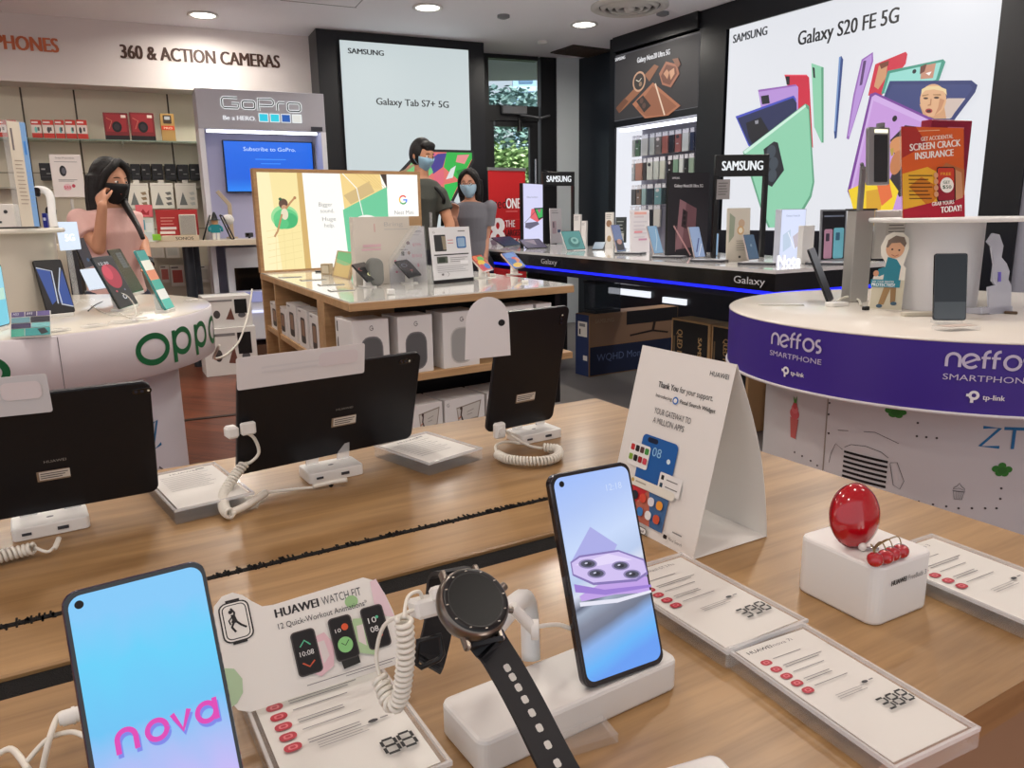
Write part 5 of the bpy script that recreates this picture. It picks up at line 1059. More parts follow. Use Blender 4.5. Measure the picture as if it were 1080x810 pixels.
A.ell(27, 44, 4, 6, (226, 214, 186)); A.line([(29, 38), (34, 32), (39, 27)], 2, (186, 136, 92)); A.line([(24, 44), (18, 62), (14, 68)], 2, (186, 136, 92)); A.ell(39.5, 26.6, 1.6, 1.6, (176, 120, 80))
for t_x, y, x in (('Bigger', 36, 66), ('sound.', 43, 67.5), ('Huge', 52, 69), ('help.', 59, 71)): A.text(t_x, x, y, 4.4, (150, 146, 146), w=16 if t_x != 'help.' else 12)
A.poly([(93, 0), (142, 0), (146, 30), (96, 40)], (236, 206, 136)); A.poly([(96, 24), (128, 8), (134, 20), (104, 34)], (206, 178, 124)); A.poly([(94, 40), (150, 14), (150, 104), (98, 104)], (104, 196, 150))
for k in range(5): A.line([(112+5*k, 0), (136+3*k, 16)], .6, (222, 188, 116))
A.ell(122, 54, 15, 8, (242, 240, 232)); A.line([(96, 0), (112, 16), (118, 46)], 1, (246, 246, 240)); A.poly([(142, 0), (150, 0), (150, 16)], (56, 40, 30)); A.rect(150, 0, 190, 104, (252, 250, 244))
def gee(A, x, y, r, k=1.0):
    for a0, a1, c in ((40, 150, (226, 66, 52)), (150, 215, (240, 186, 40)), (215, 320, (60, 164, 86)), (320, 362, (66, 132, 240))): A.line([(x+r*cos(radians(a)), y-r*sin(radians(a))) for a in [a0+(a1-a0)*i/8 for i in range(9)]], r*.36, c)
    A.rect(x, y-r*.16, x+r*1.15, y+r*.2, (66, 132, 240))
gee(A, 170, 29, 4.6); A.text('Nest Mini', 158, 46, 4.6, (140, 138, 138), w=25); A.build(lb_, 'lit_graphic')
# ---- boxes on the shelves
def face_box(lab, a, b, z0, h, depth, draw, U=50, V_=64, col=(226, 224, 222), name='speaker_carton', cat='box', group=None, gap=.0):
    a = Vector((a.x, a.y, z0)); b = Vector((b.x, b.y, z0)); e = (b-a).normalized(); w = (b-a).length; n = Vector((-e.y, e.x, 0)); m = (a+b)/2
    t = thing(name, lab, cat, pose(m+n*gap, degrees(atan2(e.y, e.x)), 90), group)
    MB().box((0, h/2, -depth/2), (w, h, depth), M(col, .45), bev=.0015).build('carton', t)
    A = Art(w, h, U, V_, z0=.0004, step=.0002); draw(A); A.build(t); return t
def nest(c, tex=(96, 96, 98)):
    def f(A): A.rrect(10, 18, 41, 60, 12, c); A.rrect(11.5, 19.5, 39.5, 58.5, 11, tex); A.line([(26+2.4*cos(radians(a)), 9-2.4*sin(radians(a))) for a in range(40, 361, 20)], .8, (110, 108, 108)); A.rect(26, 8.6, 28.6, 9.6, (110, 108, 108))
    return f
def onG(px, off=.03): p = V(px, 340, (GN.x, GN.y), (GR.x, GR.y)); return p+e2*off
hA = .245
for lab, x0, x1, c in (('white speaker box with dark grey window, first from the left on the middle shelf', 373, 412, (120, 120, 122)), ('white speaker box with dark grey window, second from the left on the middle shelf', 421.5, 458.5, (120, 120, 122)), ('white speaker box with light grey window, partly behind the arch-shaped sign', 469.5, 508, (196, 194, 190)),
        ('white speaker box on the middle shelf left of the narrow last box', 537, 566, (150, 148, 146)), ('narrow last white box at the right end of the middle shelf', 569, 585, (150, 148, 146))):
    face_box(lab, onG(x0), onG(x1), zs, hA, .15, nest(c, (92, 92, 94) if c[0] < 190 else (160, 160, 158)), group='speaker boxes on the middle shelf')
def sideG(px, off=.02): p = V(px, 345, (GN.x, GN.y), (GL.x, GL.y)); return p+e1*off
def slim(A): A.rrect(8, 22, 44, 60, 8, (84, 74, 70)); A.rect(10, 4, 26, 16, (30, 28, 30))
for k, (x0, x1) in enumerate(((349, 358), (361, 367))): face_box('slim white speaker box facing the left side of the wooden case, %s' % ['further one', 'nearer the corner'][k], sideG(x0), sideG(x1), zs, .235, .03, slim, group='slim boxes on the left side')
def pbox(A): A.rrect(14, 14, 38, 56, 5, (60, 54, 52)); A.rrect(17, 18, 35, 44, 3, (150, 120, 100)); A.rect(6, 3, 20, 6, (150, 146, 144))
for k, (x0, x1, h_) in enumerate(((283.5, 290.5, .16), (291.5, 299, .16), (300, 309, .2), (311, 320, .2), (322.5, 331.5, .2))): face_box('white phone box on the left side shelf of the case, %s from the back' % ordn(k), sideG(x0), sideG(x1), zs, h_, .08, pbox, name='phone_carton', group='phone boxes on the left side')
def hub(A): A.text('G', 5, 12, 6, (110, 108, 108)); A.poly([(26, 16), (84, 8), (76, 40), (30, 44)], (150, 140, 128)); A.poly([(28, 18), (81, 10.5), (74, 37), (32, 41)], (206, 202, 196)); A.poly([(28, 44), (80, 40), (84, 46), (30, 50)], (60, 50, 46)); A.line([(38, 20), (36, 30), (40, 40)], 3.4, (60, 46, 40)); A.ell(37, 18, 3, 3, (70, 50, 42)); A.line([(36, 32), (30, 36)], 2.6, (176, 120, 96)); A.line([(50, 26), (66, 22)], 1.2, (150, 146, 140)); A.line([(50, 31), (62, 29)], 1.2, (150, 146, 140))
for lab, x0, x1 in (('white box printed with a smart display, left one on the bottom shelf', 430, 467), ('white box printed with a smart display, second on the bottom shelf', 469.5, 513), ('white box printed with a smart display behind the portrait tablet', 516, 552), ('white box printed with a smart display at the right end of the bottom shelf', 555, 586), ('white box printed with a smart display hidden low behind the middle tablet', 390, 427)):
    face_box(lab, onG(x0, .04), onG(x1, .04), zlo, .145, .2, hub, 92, 56, name='display_carton', group='smart display boxes on the bottom shelf')
# ---- on the white top
ZG = .9505
def G(lab, q, tilt, body, scr=None, draw=None, name='sign_holder', cat='sign', th=.004, U=100, V_=140, clear=False, emit=0, z=ZG, foot=True):
    T, w, h = card(q[0], q[1], z, list(q[2:]), tilt); t = thing(name, lab, cat, T)
    MB().prism(rr(w, h, .003, 3, 0, h/2), -th, 0, body).build('panel', t)
    if clear: MB().box((0, h*.5, .0035), (w*1.04, h*1.03, .002), CLEAR).build('clear_cover', t)
    if draw: A = Art(w, h, U, V_, z0=.0003, step=.0002, emit=emit); draw(A); A.build(t)
    return t, w, h
def cardb(A):
    A.rect(82, 0, 100, 14, (186, 150, 110)); A.line([(30, 10), (30, 22)], 1, (214, 150, 150)); A.text('Bring', 44, 14, 6, (196, 192, 186), w=28); A.rect(44, 18, 80, 19.4, (204, 200, 194)); A.rect(12, 40, 38, 44, (226, 190, 196)); A.rect(10, 46, 38, 49, (226, 190, 196))
G('pale card display with tan corner patch standing at the back of the white top', [(376, 302), (446, 296), (372, 229), (445, 228)], 90, M((222, 214, 202), .5), draw=cardb, V_=100, th=.03, name='card_display')
def promoG(A):
    A.rect(0, 0, 100, 140, (212, 208, 214)); A.text('Google Pixel Promotion', 8, 15, 6, (80, 78, 86), w=84, bold=.02); A.rect(12, 22, 86, 23, GREY); A.rect(8, 33, 40, 35.5, (110, 100, 104)); A.rect(32, 40, 44, 58, (130, 90, 84)); A.rect(34, 42, 42, 50, (190, 170, 160)); A.ell(54, 46, 5, 5, (120, 90, 96))
    A.text('$799', 66, 56, 8, (214, 120, 140), w=22); A.rect(10, 64, 52, 66, (120, 110, 116)); A.rect(34, 70, 42, 82, (40, 36, 38)); A.ell(54, 75, 4, 5, (150, 120, 110)); A.text('$1513', 62, 88, 8, (214, 120, 140), w=26); A.ell(16, 96, 3, 3, (196, 90, 120)); A.rect(10, 106, 40, 108, (120, 110, 116)); A.ell(18, 128, 3, 3, (196, 90, 130)); A.rect(24, 127, 50, 129, (190, 150, 170)); A.text('$', 74, 116, 9, (206, 90, 120))
G('grey promotion sheet with red prices in an acrylic holder, behind the second stand phone', [(412, 299), (451, 296), (409, 240), (449, 239)], 86, M((214, 210, 216), .4), draw=promoG, clear=True, V_=160)
def docG(A):
    A.rect(0, 0, 100, 140, (224, 224, 226)); A.text('G', 8, 16, 6, GREY); A.rect(70, 10, 88, 13, GREY); A.rrect(10, 20, 38, 64, 2, (52, 54, 56)); A.poly([(28, 24), (38, 24), (38, 60), (30, 60)], (150, 140, 120)); A.rrect(64, 26, 88, 58, 4, (60, 110, 170)); A.rrect(67, 30, 85, 54, 3, (150, 180, 210)); A.rect(42, 34, 56, 36, (206, 130, 130)); A.rect(42, 42, 56, 44, (206, 130, 130))
    A.rect(6, 72, 92, 75, (30, 30, 34)); A.rrect(12, 78, 38, 96, 1.5, (90, 96, 86)); A.rrect(16, 81, 32, 93, 1.5, (50, 60, 50)); A.lines(44, 82, 3, 5, 44, 1.4, GREY); A.lines(10, 104, 4, 5, 78, 1.2, (170, 170, 172)); A.rect(68, 92, 88, 100, (244, 244, 246)); A.ell(22, 126, 3, 3, GREY); A.line([(34, 120), (38, 126), (34, 132)], 1, GREY)
G('black-edged information sheet frame with phone pictures on the white top', [(458, 300), (500, 296), (452.5, 240), (491, 239)], 84, M((30, 30, 34), .4), draw=docG, V_=150)
def hubs(A): A.rrect(8, 6, 92, 126, 2, (226, 190, 120)); A.poly([(8, 6), (92, 6), (92, 60), (8, 40)], (110, 196, 130)); A.poly([(10, 40), (92, 62), (60, 70), (10, 60)], (150, 200, 140))
t, w, h = G('small photo frame screen with green and amber picture on the white top', [(350, 291), (368, 295), (357, 264), (375, 266.5)], 74, M((176, 150, 116), .5), draw=hubs, V_=132, th=.012, emit=.7, name='smart_display', cat='screen')
p = Z(344, 290, ZG); t = thing('gift_cube', 'small tan cube box left of the green and amber photo frame', 'box', up(p.x, p.y+.03, ZG, -10)); MB().box((0, 0, .032), (.055, .055, .064), M((170, 152, 122), .5), bev=.002).box((0, -.0282, .032), (.04, .001, .046), M((206, 196, 172), .5)).build('carton', t)
p = Z(396, 302, ZG); t = thing('speaker', 'rounded grey fabric speaker standing between the two stand phones', 'speaker', up(p.x, p.y, ZG, 32))
MB().prism(rr(.076, .135, .037, 8, 0, .0675), -.03, .03, M((132, 134, 130), .8, bump=.5, scale=400), T3(rx=pi/2), bev=.012).build('fabric_body', t)
def standphone(lab, q, z, draw, scr=(16, 16, 20), base=None, edge=GLOSSK, slab=None, emit=.8):
    T, w, h = card(q[0], q[1], z, [q[2], q[3]], 48); t = phone('display_smartphone', lab, T, w, h, edge, M(scr, .2, emit=emit), draw, t_=.008, r=.006, hole=None, e2=emit, bezel=.002)
    b = T @ Vector((0, h*.42, -.008)); s_ = thing('phone_pedestal', slab, 'phone stand', up(b.x, b.y+.0, ZG, 20), 'white pedestals under the stand phones')
    hh = b.z-ZG; MB().lathe([(.0001, 0), (.03, 0), (.03, .004), (.022, .006), (.018, hh*.9), (.014, hh-.004), (.0001, hh-.002)], PLASW, 24).build('post', s_); MB().prism(rr(.08, .06, .008), 0, .005, PLASW).build('foot', s_); return t
def rg(A): A.line([(22+14*cos(a), 54+14*sin(a)) for a in [pi*.6+.25*i for i in range(12)]], 3.4, (170, 60, 60)); A.line([(44+15*cos(2*pi*i/20), 108+15*sin(2*pi*i/20)) for i in range(20)], 6, (214, 208, 150), True)
def rg2(A): A.line([(28+14*cos(2*pi*i/20), 48+14*sin(2*pi*i/20)) for i in range(20)], 2, (120, 130, 150), True); A.ell(44, 100, 8, 8, (120, 60, 56))
def fl(A):
    for x, y, rx, ry, c in ((20, 30, 20, 26, (226, 110, 60)), (50, 40, 26, 22, (96, 180, 90)), (36, 80, 30, 30, (236, 190, 60)), (16, 118, 22, 30, (200, 70, 90)), (56, 116, 22, 28, (70, 120, 190))): A.ell(max(24, min(52, x)), y, rx*.8, ry, c)
def fl2(A):
    for x, y, rx, ry, c in ((34, 34, 26, 24, (110, 150, 206)), (50, 80, 20, 26, (226, 140, 110)), (26, 86, 20, 30, (80, 120, 180)), (36, 128, 28, 22, (236, 190, 90)), (44, 60, 12, 10, (220, 90, 80))): A.ell(x, y, rx, ry, c)
standphone('black phone with amber ring on screen, on pedestal before the grey speaker', [(388, 297), (402, 293), (377, 277), (392, 275)], .985, rg, slab='white pedestal under the phone with amber ring')
standphone('black phone with thin grey ring on screen, before the grey promotion sheet', [(432, 293), (445, 290), (422, 274), (435, 273)], .985, rg2, slab='white pedestal under the phone with thin grey ring')
standphone('phone with red and green floral screen on pedestal right of the sheet frame', [(510, 287), (521, 284), (499, 269), (511, 268)], .99, fl, (200, 90, 70), slab='white pedestal under the red and green floral phone', edge=M((226, 214, 206), .3))
standphone('phone with blue floral screen on pedestal at the right corner of white top', [(543, 284), (555, 281), (529, 267), (543, 265)], .99, fl2, (90, 120, 180), slab='white pedestal under the blue floral phone', edge=M((226, 196, 176), .3))
T, w, h = card((379, 302), (386, 299), .955, [(377, 288), (392, 286)], 70)
t = phone('display_smartphone', 'second dark phone leaning low behind the amber ring phone', pose(Z(381, 299, .953), 30, 60), .04, .07, GLOSSK, M((60, 90, 70), .2, emit=.5), None, hole=None)
for k, (px, py, w_) in enumerate(((306, 292, .12), (330, 295, .13), (349, 300, .12), (360, 306, .11))):
    p = Z(px, py, ZG); t = thing('info_tile', 'flat glossy printed tile on the white top near the glowing panel, %s from the back' % ordn(k), 'price tag', up(p.x, p.y, ZG, 24), 'printed tiles on the white top'); MB().prism(rr(w_, .075, .002), 0, .004, M((226, 220, 206), .08, coat=1)).prism(rr(w_+.004, .079, .002), 0, .001, M((90, 96, 96), .3)).build('tile', t)
    A = Art(w_, .075, 40, 25, T=T3((0, -.0375, .004))); A.rect(4, 4, 22, 6, (170, 160, 140)); A.rect(4, 10, 34, 11, (190, 186, 176)); A.rect(4, 14, 30, 15, (190, 186, 176)); A.build(t)
p = Z(427, 310, ZG); t = thing('clear_block', 'long clear acrylic block lying in front of the promotion sheet', 'acrylic block', up(p.x, p.y, ZG, 18)); MB().box((0, 0, .008), (.15, .035, .016), CLEAR, bev=.002).box((-.06, 0, .012), (.03, .04, .022), M((222, 222, 220), .3), bev=.002).build('block', t)
p = Z(330, 287, ZG); t = thing('flat_gadget', 'small black gadget lying on the white top before the glowing panel', 'gadget', up(p.x+.04, p.y, ZG, 30)); MB().prism(rr(.05, .02, .006), 0, .008, BLACK, bev=.001).build('body', t)
p = Z(398, 300, ZG)
for k, (px, py) in enumerate(((520, 291), (554, 298))):
    p = Z(px, py, ZG); t = thing('price_tag', 'small white plastic sensor tag beside %s' % ['the red and green floral phone', 'the blue floral phone pedestal'][k], 'price tag', up(p.x, p.y, ZG, 10), 'sensor tags on the white top'); MB().box((0, 0, .006), (.03, .02, .012), PLASW, bev=.002).build('block', t)
for k, px in enumerate((448, 452)):
    T, w, h = card((px-1+6, 300), (px+3+6, 299), ZG, [(px+4, 224)], 90); p = T.translation
mb = MB(); p = Z(457, 299, ZG); h = Y(458, 224, p.y).z-ZG
t = thing('clear_pole', 'clear acrylic pole rising beside the promotion sheet', 'stand', up(p.x, p.y, ZG, 30)); MB().box((0, 0, h/2), (.012, .008, h), CLEAR, bev=.001).box((0, 0, .03), (.035, .02, .06), CLEAR, bev=.002).build('pole', t)
# ================================================================= BLACK COUNTER, RACK AND ADVERTS ON THE RIGHT
CC = Z(818, 285, 1.0); fd = Vector((cos(radians(-64)), sin(radians(-64)), 0)); gd = Vector((cos(radians(28)), sin(radians(28)), 0))
CL = 4.05; CDp = .92; yF = radians(-64)
ct_ = thing('display_counter', 'long black counter with white top and glowing blue strip along its front', 'counter', T3((CC.x, CC.y, 0), rz=yF))
ci = ct_.matrix_world.inverted()
def cp_(u, v): return CC-fd*u+gd*v
def cq(u0, u1, v0, v1): return orient([tuple((ci @ cp_(a, b)).xy) for a, b in ((u0, v0), (u1, v0), (u1, v1), (u0, v1))])
MB().prism(cq(0, CL, 0, CDp), .982, 1.0, M((226, 226, 226), .12, coat=.6)).build('counter_top', ct_)
MB().prism(cq(.004, CL, .006, CDp-.006), .895, .982, M((16, 16, 20), .25, coat=.3)).build('fascia', ct_)
MB().prism(cq(.05, CL, .05, CDp-.05), .84, .877, M((12, 12, 16), .5)).build('lower_fascia', ct_)
BLUE = M((16, 26, 235), .3, emit=2.0)
MB().prism(cq(.012, CL, .016, CDp-.016), .877, .895, BLUE).build('led_strip', ct_)
for u, v in ((.10, .55), (3.3, .5)): MB().prism(cq(u, u+.22, v, v+.3), 0, .84, M((14, 14, 17), .5)).build('pedestal', ct_)
def galx(px0, px1, side=0):
    if side == 0:
        a = V(px0, 290, (CC.x, CC.y), (CC.x-fd.x, CC.y-fd.y)); b = V(px1, 292, (CC.x, CC.y), (CC.x-fd.x, CC.y-fd.y)); m = (a+b)/2; w = (b-a).length
        A = Art(w, .087, 100, 40, T=ci @ pose((m.x, m.y, .895), -64) @ Matrix.Translation((0, 0, .004)), z0=.001); A.text('Galaxy', 0, 27, 16, (196, 196, 200), w=100, bold=.015); A.build(ct_, 'lettering')
galx(571.5, 588); galx(775, 808)
def C(lab, q, tilt, body, draw=None, name='sign_holder', cat='sign', th=.006, U=100, V_=140, emit=0, z=1.0, group=None, T=None):
    """panel standing on the counter"""
    if T is None: T, w, h = card(q[0], q[1], z, list(q[2:]), tilt)
    t = thing(name, lab, cat, T, group)
    MB().prism(rr(w, h, .003, 3, 0, h/2), -th, 0, body).build('panel', t)
    if draw: A = Art(w, h, U, V_, z0=.0006, step=.0004, emit=emit); draw(A); A.build(t)
    return t, w, h
def litp(A): A.rect(2, 2, 98, 278, (212, 212, 244)); A.text('Galaxy Tab S7|S7+', 18, 62, 6, (90, 90, 110), w=56); A.poly([(40, 110), (96, 106), (98, 150), (70, 168), (34, 150)], (226, 96, 106)); A.poly([(52, 106), (98, 104), (98, 150), (76, 160)], (26, 30, 40)); A.poly([(60, 112), (96, 109), (96, 144), (76, 152)], (60, 180, 90)); A.poly([(70, 112), (86, 112), (80, 130)], (200, 60, 140)); A.poly([(10, 170), (70, 166), (78, 178), (30, 198), (8, 190)], (96, 92, 116)); A.line([(6, 170), (60, 120)], 2, (60, 60, 70))
C('tall glowing white standee with tablet pictures beside the red banner', [(552, 262), (573, 260), (548, 194), (571, 193)], 90, BLACK, litp, emit=.95, V_=280, th=.03, name='lit_standee', cat='light box')
def frame(lab, x0, x1, ytop, ybar, ybase, txt, post=.02):
    a = Z(x0, ybase, 1.0); b = Z(x1, ybase-1, 1.0); m = (a+b)/2; w = (b-a).length; e = (b-a)/w; h = Y((x0+x1)/2, ytop, m.y).z-1.0; hb_ = h-(Y((x0+x1)/2, ybar, m.y).z-1.0)
    t = thing('display_header', lab, 'sign frame', pose((m.x, m.y, 1.0), degrees(atan2(e.y, e.x))))
    MB().box((0, h-hb_/2, -.02), (w, hb_, .04), BLACK, bev=.003).build('header', t)
    for s_ in (-1, 1): MB().box((s_*(w/2-post/2), (h-hb_)/2, -.02), (post, h-hb_, .04), BLACK).build('post', t)
    A = Art(w, h, 100, 100*h/w, z0=.001, step=.0004, emit=.9); k = 100*hb_/w; A.text(txt, 50, k*.72, k*.42, (240, 244, 248), w=76, al='c', bold=.04); A.build(t, 'lit_lettering'); return t, w, h
frame('black sign frame with glowing lettering in front of the pale pillar', 573, 606, 181, 196, 258, 'SAMSUNG')
t, w, h = frame('larger black sign frame with glowing lettering beside the white wall light box', 751, 806, 163, 186, 272, 'SAMSUNG', .024)
A = Art(w, h, 100, 100*h/w, z0=.004); A.rect(3, 44, 28, 80, (150, 146, 146)); A.lines(6, 50, 5, 5, 18, 1.6, (90, 88, 88)); A.build(t, 'paper_note')
def s5(A): A.rect(4, 4, 96, 356, (216, 210, 214)); A.text('GOSTORE', 14, 30, 10, (110, 100, 106), w=50); A.rect(14, 44, 70, 50, GREY); A.rrect(14, 130, 50, 260, 6, (196, 170, 180)); A.rrect(22, 140, 32, 200, 3, (90, 80, 90)); A.rect(60, 220, 86, 250, (70, 90, 130))
C('slim white price sign with pale phone picture in front of the pillar', [(581, 257), (593, 256), (579, 220), (591, 219.5)], 88, M((222, 216, 220), .5), s5, V_=360)
def s13(A): A.rect(2, 2, 98, 218, (226, 222, 226)); A.rect(20, 10, 84, 24, (226, 170, 160)); A.rect(20, 30, 70, 40, (214, 200, 206)); A.lines(16, 60, 5, 20, 70, 4, (200, 196, 206)); A.rect(18, 110, 60, 120, (226, 150, 160)); A.rect(40, 150, 84, 160, (206, 150, 180))
C('white sheet with faint pink lines standing between two phones on counter', [(665, 266), (685, 265), (664, 222), (684, 221)], 88, M((228, 224, 226), .5), s13, V_=220)
def s15(A):
    A.rect(0, 0, 100, 200, (40, 38, 44)); A.text('SAMSUNG', 8, 15, 4.4, (210, 210, 214), w=18, bold=.04); A.text('Galaxy Note20 Ultra 5G', 14, 34, 7, (226, 226, 230), w=70, bold=.03)
    A.poly([(28, 62), (70, 84), (68, 176), (20, 182)], (120, 84, 92)); A.poly([(28, 62), (44, 70), (36, 178), (20, 182)], (150, 112, 120)); A.poly([(36, 84), (48, 92), (46, 132), (33, 126)], (60, 44, 50))
    for y in (92, 104, 116): A.ell(40, y+2, 3.4, 4.6, (24, 18, 22))
    A.line([(14, 124), (58, 196)], 3.6, (206, 160, 160)); A.line([(20, 124), (20, 186)], 1.2, (160, 124, 128))
C('dark poster board of bronze smartphone and stylus standing on the black counter', [(703, 272), (745, 270), (701, 183), (744, 181)], 90, BLACK, s15, V_=200, th=.02, name='poster_board', cat='poster')
def s18(A): A.rect(4, 4, 96, 226, (206, 200, 186)); A.poly([(10, 20), (34, 40), (30, 120), (8, 150)], (150, 160, 140)); A.ell(62, 66, 14, 18, (196, 168, 140)); A.ell(58, 96, 15, 19, (206, 170, 120)); A.ell(58, 96, 9, 12, (236, 226, 200)); A.lines(40, 140, 5, 10, 44, 3, (150, 146, 136)); A.rect(50, 206, 60, 216, (60, 60, 60))
C('cream clear-framed card with watch pictures standing near the counter corner', [(766, 276), (790, 275), (764, 220), (790, 219)], 88, M((206, 200, 186), .3), s18, V_=230)
def note(A): A.rect(2, 2, 98, 188, (216, 224, 250)); A.text('Galaxy Note20', 20, 26, 6, (120, 130, 160), w=54); A.poly([(10, 90), (40, 70), (44, 130), (14, 150)], (190, 206, 226)); A.poly([(50, 96), (78, 76), (86, 120), (62, 138)], (196, 186, 196)); A.line([(30, 80), (60, 140)], 3, (240, 244, 255))
C('glowing white display box with pale phone pictures near the counter corner', [(821, 278), (847, 277), (823, 221), (850, 220)], 90, M((190, 196, 210), .4), note, emit=.95, V_=190, th=.05, name='lit_display', cat='light box')
T, w, h = card((820, 281), (844, 280), 1.0, [(820, 268), (844, 268)], 90)
tn = thing('sign_letters', 'glowing white freestanding word at the foot of the lit display box', 'sign', T); mb = MB(); vs, fs = glyphs('Note', .03); xx = [v[0] for v in vs]; k = w/(max(xx)-min(xx)); nv = len(vs)
mb.add([((v[0]-min(xx))*k-w/2, v[1]*h/_cap*.9, 0) for v in vs], fs, M((246, 248, 255), .4, emit=1.2)); mb.add([((v[0]-min(xx))*k-w/2, v[1]*h/_cap*.9, -.012) for v in vs], fs, M((220, 220, 230), .4)); mb.box((0, -.001, -.006), (w, .004, .02), CLEAR); mb.build('letters', tn)
def s22(A): A.rect(6, 6, 94, 190, (24, 24, 30)); A.rect(12, 22, 88, 28, (120, 130, 150)); A.rrect(14, 74, 46, 186, 6, (196, 150, 176)); A.rrect(50, 70, 90, 188, 6, (120, 200, 220)); A.rrect(20, 90, 34, 120, 3, (70, 60, 80)); A.rrect(58, 88, 74, 118, 3, (60, 110, 140))
C('grey-framed dark poster with pink and blue phones at the right of the counter', [(864, 276), (891, 274), (862, 222), (889, 220)], 88, M((160, 164, 170), .3, .5), s22, V_=196, name='poster_board', cat='poster')
def boxy(lab, q, d=.05, col=(222, 218, 212), draw=None, name='product_box', cat='box'):
    T, w, h = card(q[0], q[1], 1.0, [q[2], q[2]], 90); t = thing(name, lab, cat, T); MB().box((0, h/2, -d/2), (w, h, d), M(col, .5), bev=.002).build('carton', t)
    if draw: A = Art(w, h, 100, 100*h/w, z0=.0006, step=.0004); draw(A); A.build(t)
    return t
boxy('tall thin white box, left of the pair behind the teal tablet', [(605, 259), (612, 259), (608, 226)], draw=lambda A: A.lines(14, 30, 4, 16, 60, 5, GREY))
boxy('short white box, right of the pair behind the teal tablet', [(613, 259.5), (618, 259.5), (615, 233)], draw=lambda A: A.lines(14, 40, 3, 18, 60, 6, GREY))
boxy('white box with round brown picture right of the teal tablet', [(638, 262), (646, 262), (643, 224)], draw=lambda A: (A.ell(50, 140, 36, 44, (150, 116, 90)), A.ell(54, 330, 28, 40, (176, 150, 110)), A.lines(14, 26, 3, 22, 70, 6, GREY)))
boxy('small dark box with white lettering in front of the phone case rack', [(649, 256), (659, 256), (654, 229)], col=(70, 76, 74), draw=lambda A: A.lines(14, 40, 4, 34, 70, 9, (190, 196, 190)))
boxy('small white box with grey lines beside the round brown picture box', [(648.5, 264), (656, 264), (652, 246)], draw=lambda A: A.lines(14, 30, 5, 30, 70, 9, GREY))
boxy('white boxes with grey print at the foot of the red banner', [(512, 259), (529, 258), (520, 251)], col=(206, 200, 206), draw=lambda A: (A.poly([(30, 10), (60, 4), (74, 26), (40, 34)], (120, 100, 116)), A.rect(2, 34, 98, 38, (90, 80, 90))))
boxy('small white device stand right of the glowing display box', [(845, 279), (857, 278), (851, 238)], d=.03, col=(214, 214, 212), name='device_stand', cat='stand')
def tabC(lab, q, tilt, scr, draw=None, emit=.7, body=GLOSSK, z=1.005, w3=None):
    T, w, h = card(q[0], q[1], z, list(q[2:]), tilt); t = phone('display_tablet', lab, T, w, h, body, M(scr, .2, emit=emit), draw, r=.008, hole=None, e2=emit, bezel=.004, U=100, V_=100); t['category'] = 'tablet'; return t
tabC('dark navy tablet lying back in front of the glowing tablet standee', [(532, 260), (551, 258), (540, 249), (560, 247)], 32, (44, 60, 96), emit=.5)
tabC('purple-grey tablet lying back right of the glowing tablet standee', [(556, 262), (578, 261), (562, 251), (580, 252)], 30, (110, 100, 130), lambda A: A.poly([(20, 20), (70, 10), (60, 70)], (160, 140, 160)), emit=.5)
tabC('white-edged teal tablet with round swirl picture propped on the counter', [(598, 264), (618, 263), (604, 243), (624, 243)], 62, (100, 170, 166), lambda A: (A.ell(50, 60, 30, 28, (60, 130, 126)), A.ell(56, 52, 20, 18, (150, 206, 196)), A.ell(56, 50, 9, 8, (70, 140, 136))), emit=.6, body=M((210, 212, 210), .3))
tabC('small pale blue phone lying in front of the round-picture white box', [(624, 263), (636, 263), (628, 255), (638, 255)], 30, (150, 176, 200), emit=.5)
def pad(lab, px, py, w_=.20):
    p = Z(px, py, 1.0); t = thing('sensor_pad', lab, 'display pad', up(p.x, p.y, 1.0, -30), 'round-cornered pads under counter phones'); MB().prism(rr(w_, .12, .02), 0, .012, M((60, 60, 66), .3), bev=.002).prism(rr(w_-.02, .10, .015), .012, .014, M((206, 206, 210), .2)).build('pad', t)
for lab, px, py in (('display pad below the violet phone by the faint pink sheet', 665, 268), ('display pad in front of the dark poster board', 706, 272), ('display pad below the blue-white striped phone', 748, 276), ('display pad below the steel-blue phone near the counter corner', 800, 279), ('display pad below the grey-framed poster', 872, 279)): pad(lab, px, py)
def phC(lab, q, tilt, scr, draw=None, emit=.7, z=1.02):
    T, w, h = card(q[0], q[1], z, list(q[2:]), tilt); return phone('display_smartphone', lab, T, w, h, M((190, 176, 170), .3), M(scr, .2, emit=emit), draw, r=.006, hole=None, e2=emit, bezel=.002)
def leg(lab, q):
    p = Z((q[0][0]+q[1][0])/2+1, q[0][1], 1.0)
phC('violet-grey phone standing upright beside the faint pink sheet', [(651, 266), (660, 265), (657, 237), (665, 236)], 74, (120, 124, 170), lambda A: (A.rect(6, 90, 70, 150, (60, 50, 60)), A.ell(40, 100, 20, 16, (200, 150, 140))), z=1.014)
phC('light blue phone left of the dark poster board', [(690, 268), (700, 267), (698, 238), (707, 237)], 72, (126, 166, 196), lambda A: A.line([(20, 140), (50, 80), (60, 20)], 5, (190, 214, 226)), z=1.014)
phC('blue-white striped phone right of the dark poster board', [(733, 272), (744, 271), (740, 239), (750, 238)], 74, (150, 170, 206), lambda A: (A.line([(20, 130), (56, 60)], 7, (70, 80, 130)), A.line([(30, 150), (66, 90)], 5, (220, 226, 240))), z=1.014)
phC('steel-blue phone showing its back near the counter corner', [(790, 274), (801, 273), (798, 247), (809, 246)], 72, (96, 126, 156), lambda A: A.ell(38, 70, 8, 8, (150, 176, 196)), z=1.014, emit=.45)
phC('pale blue phone between the cream card and the striped phone', [(750, 270), (757, 270), (751, 246), (756, 246)], 74, (150, 186, 220), z=1.0)
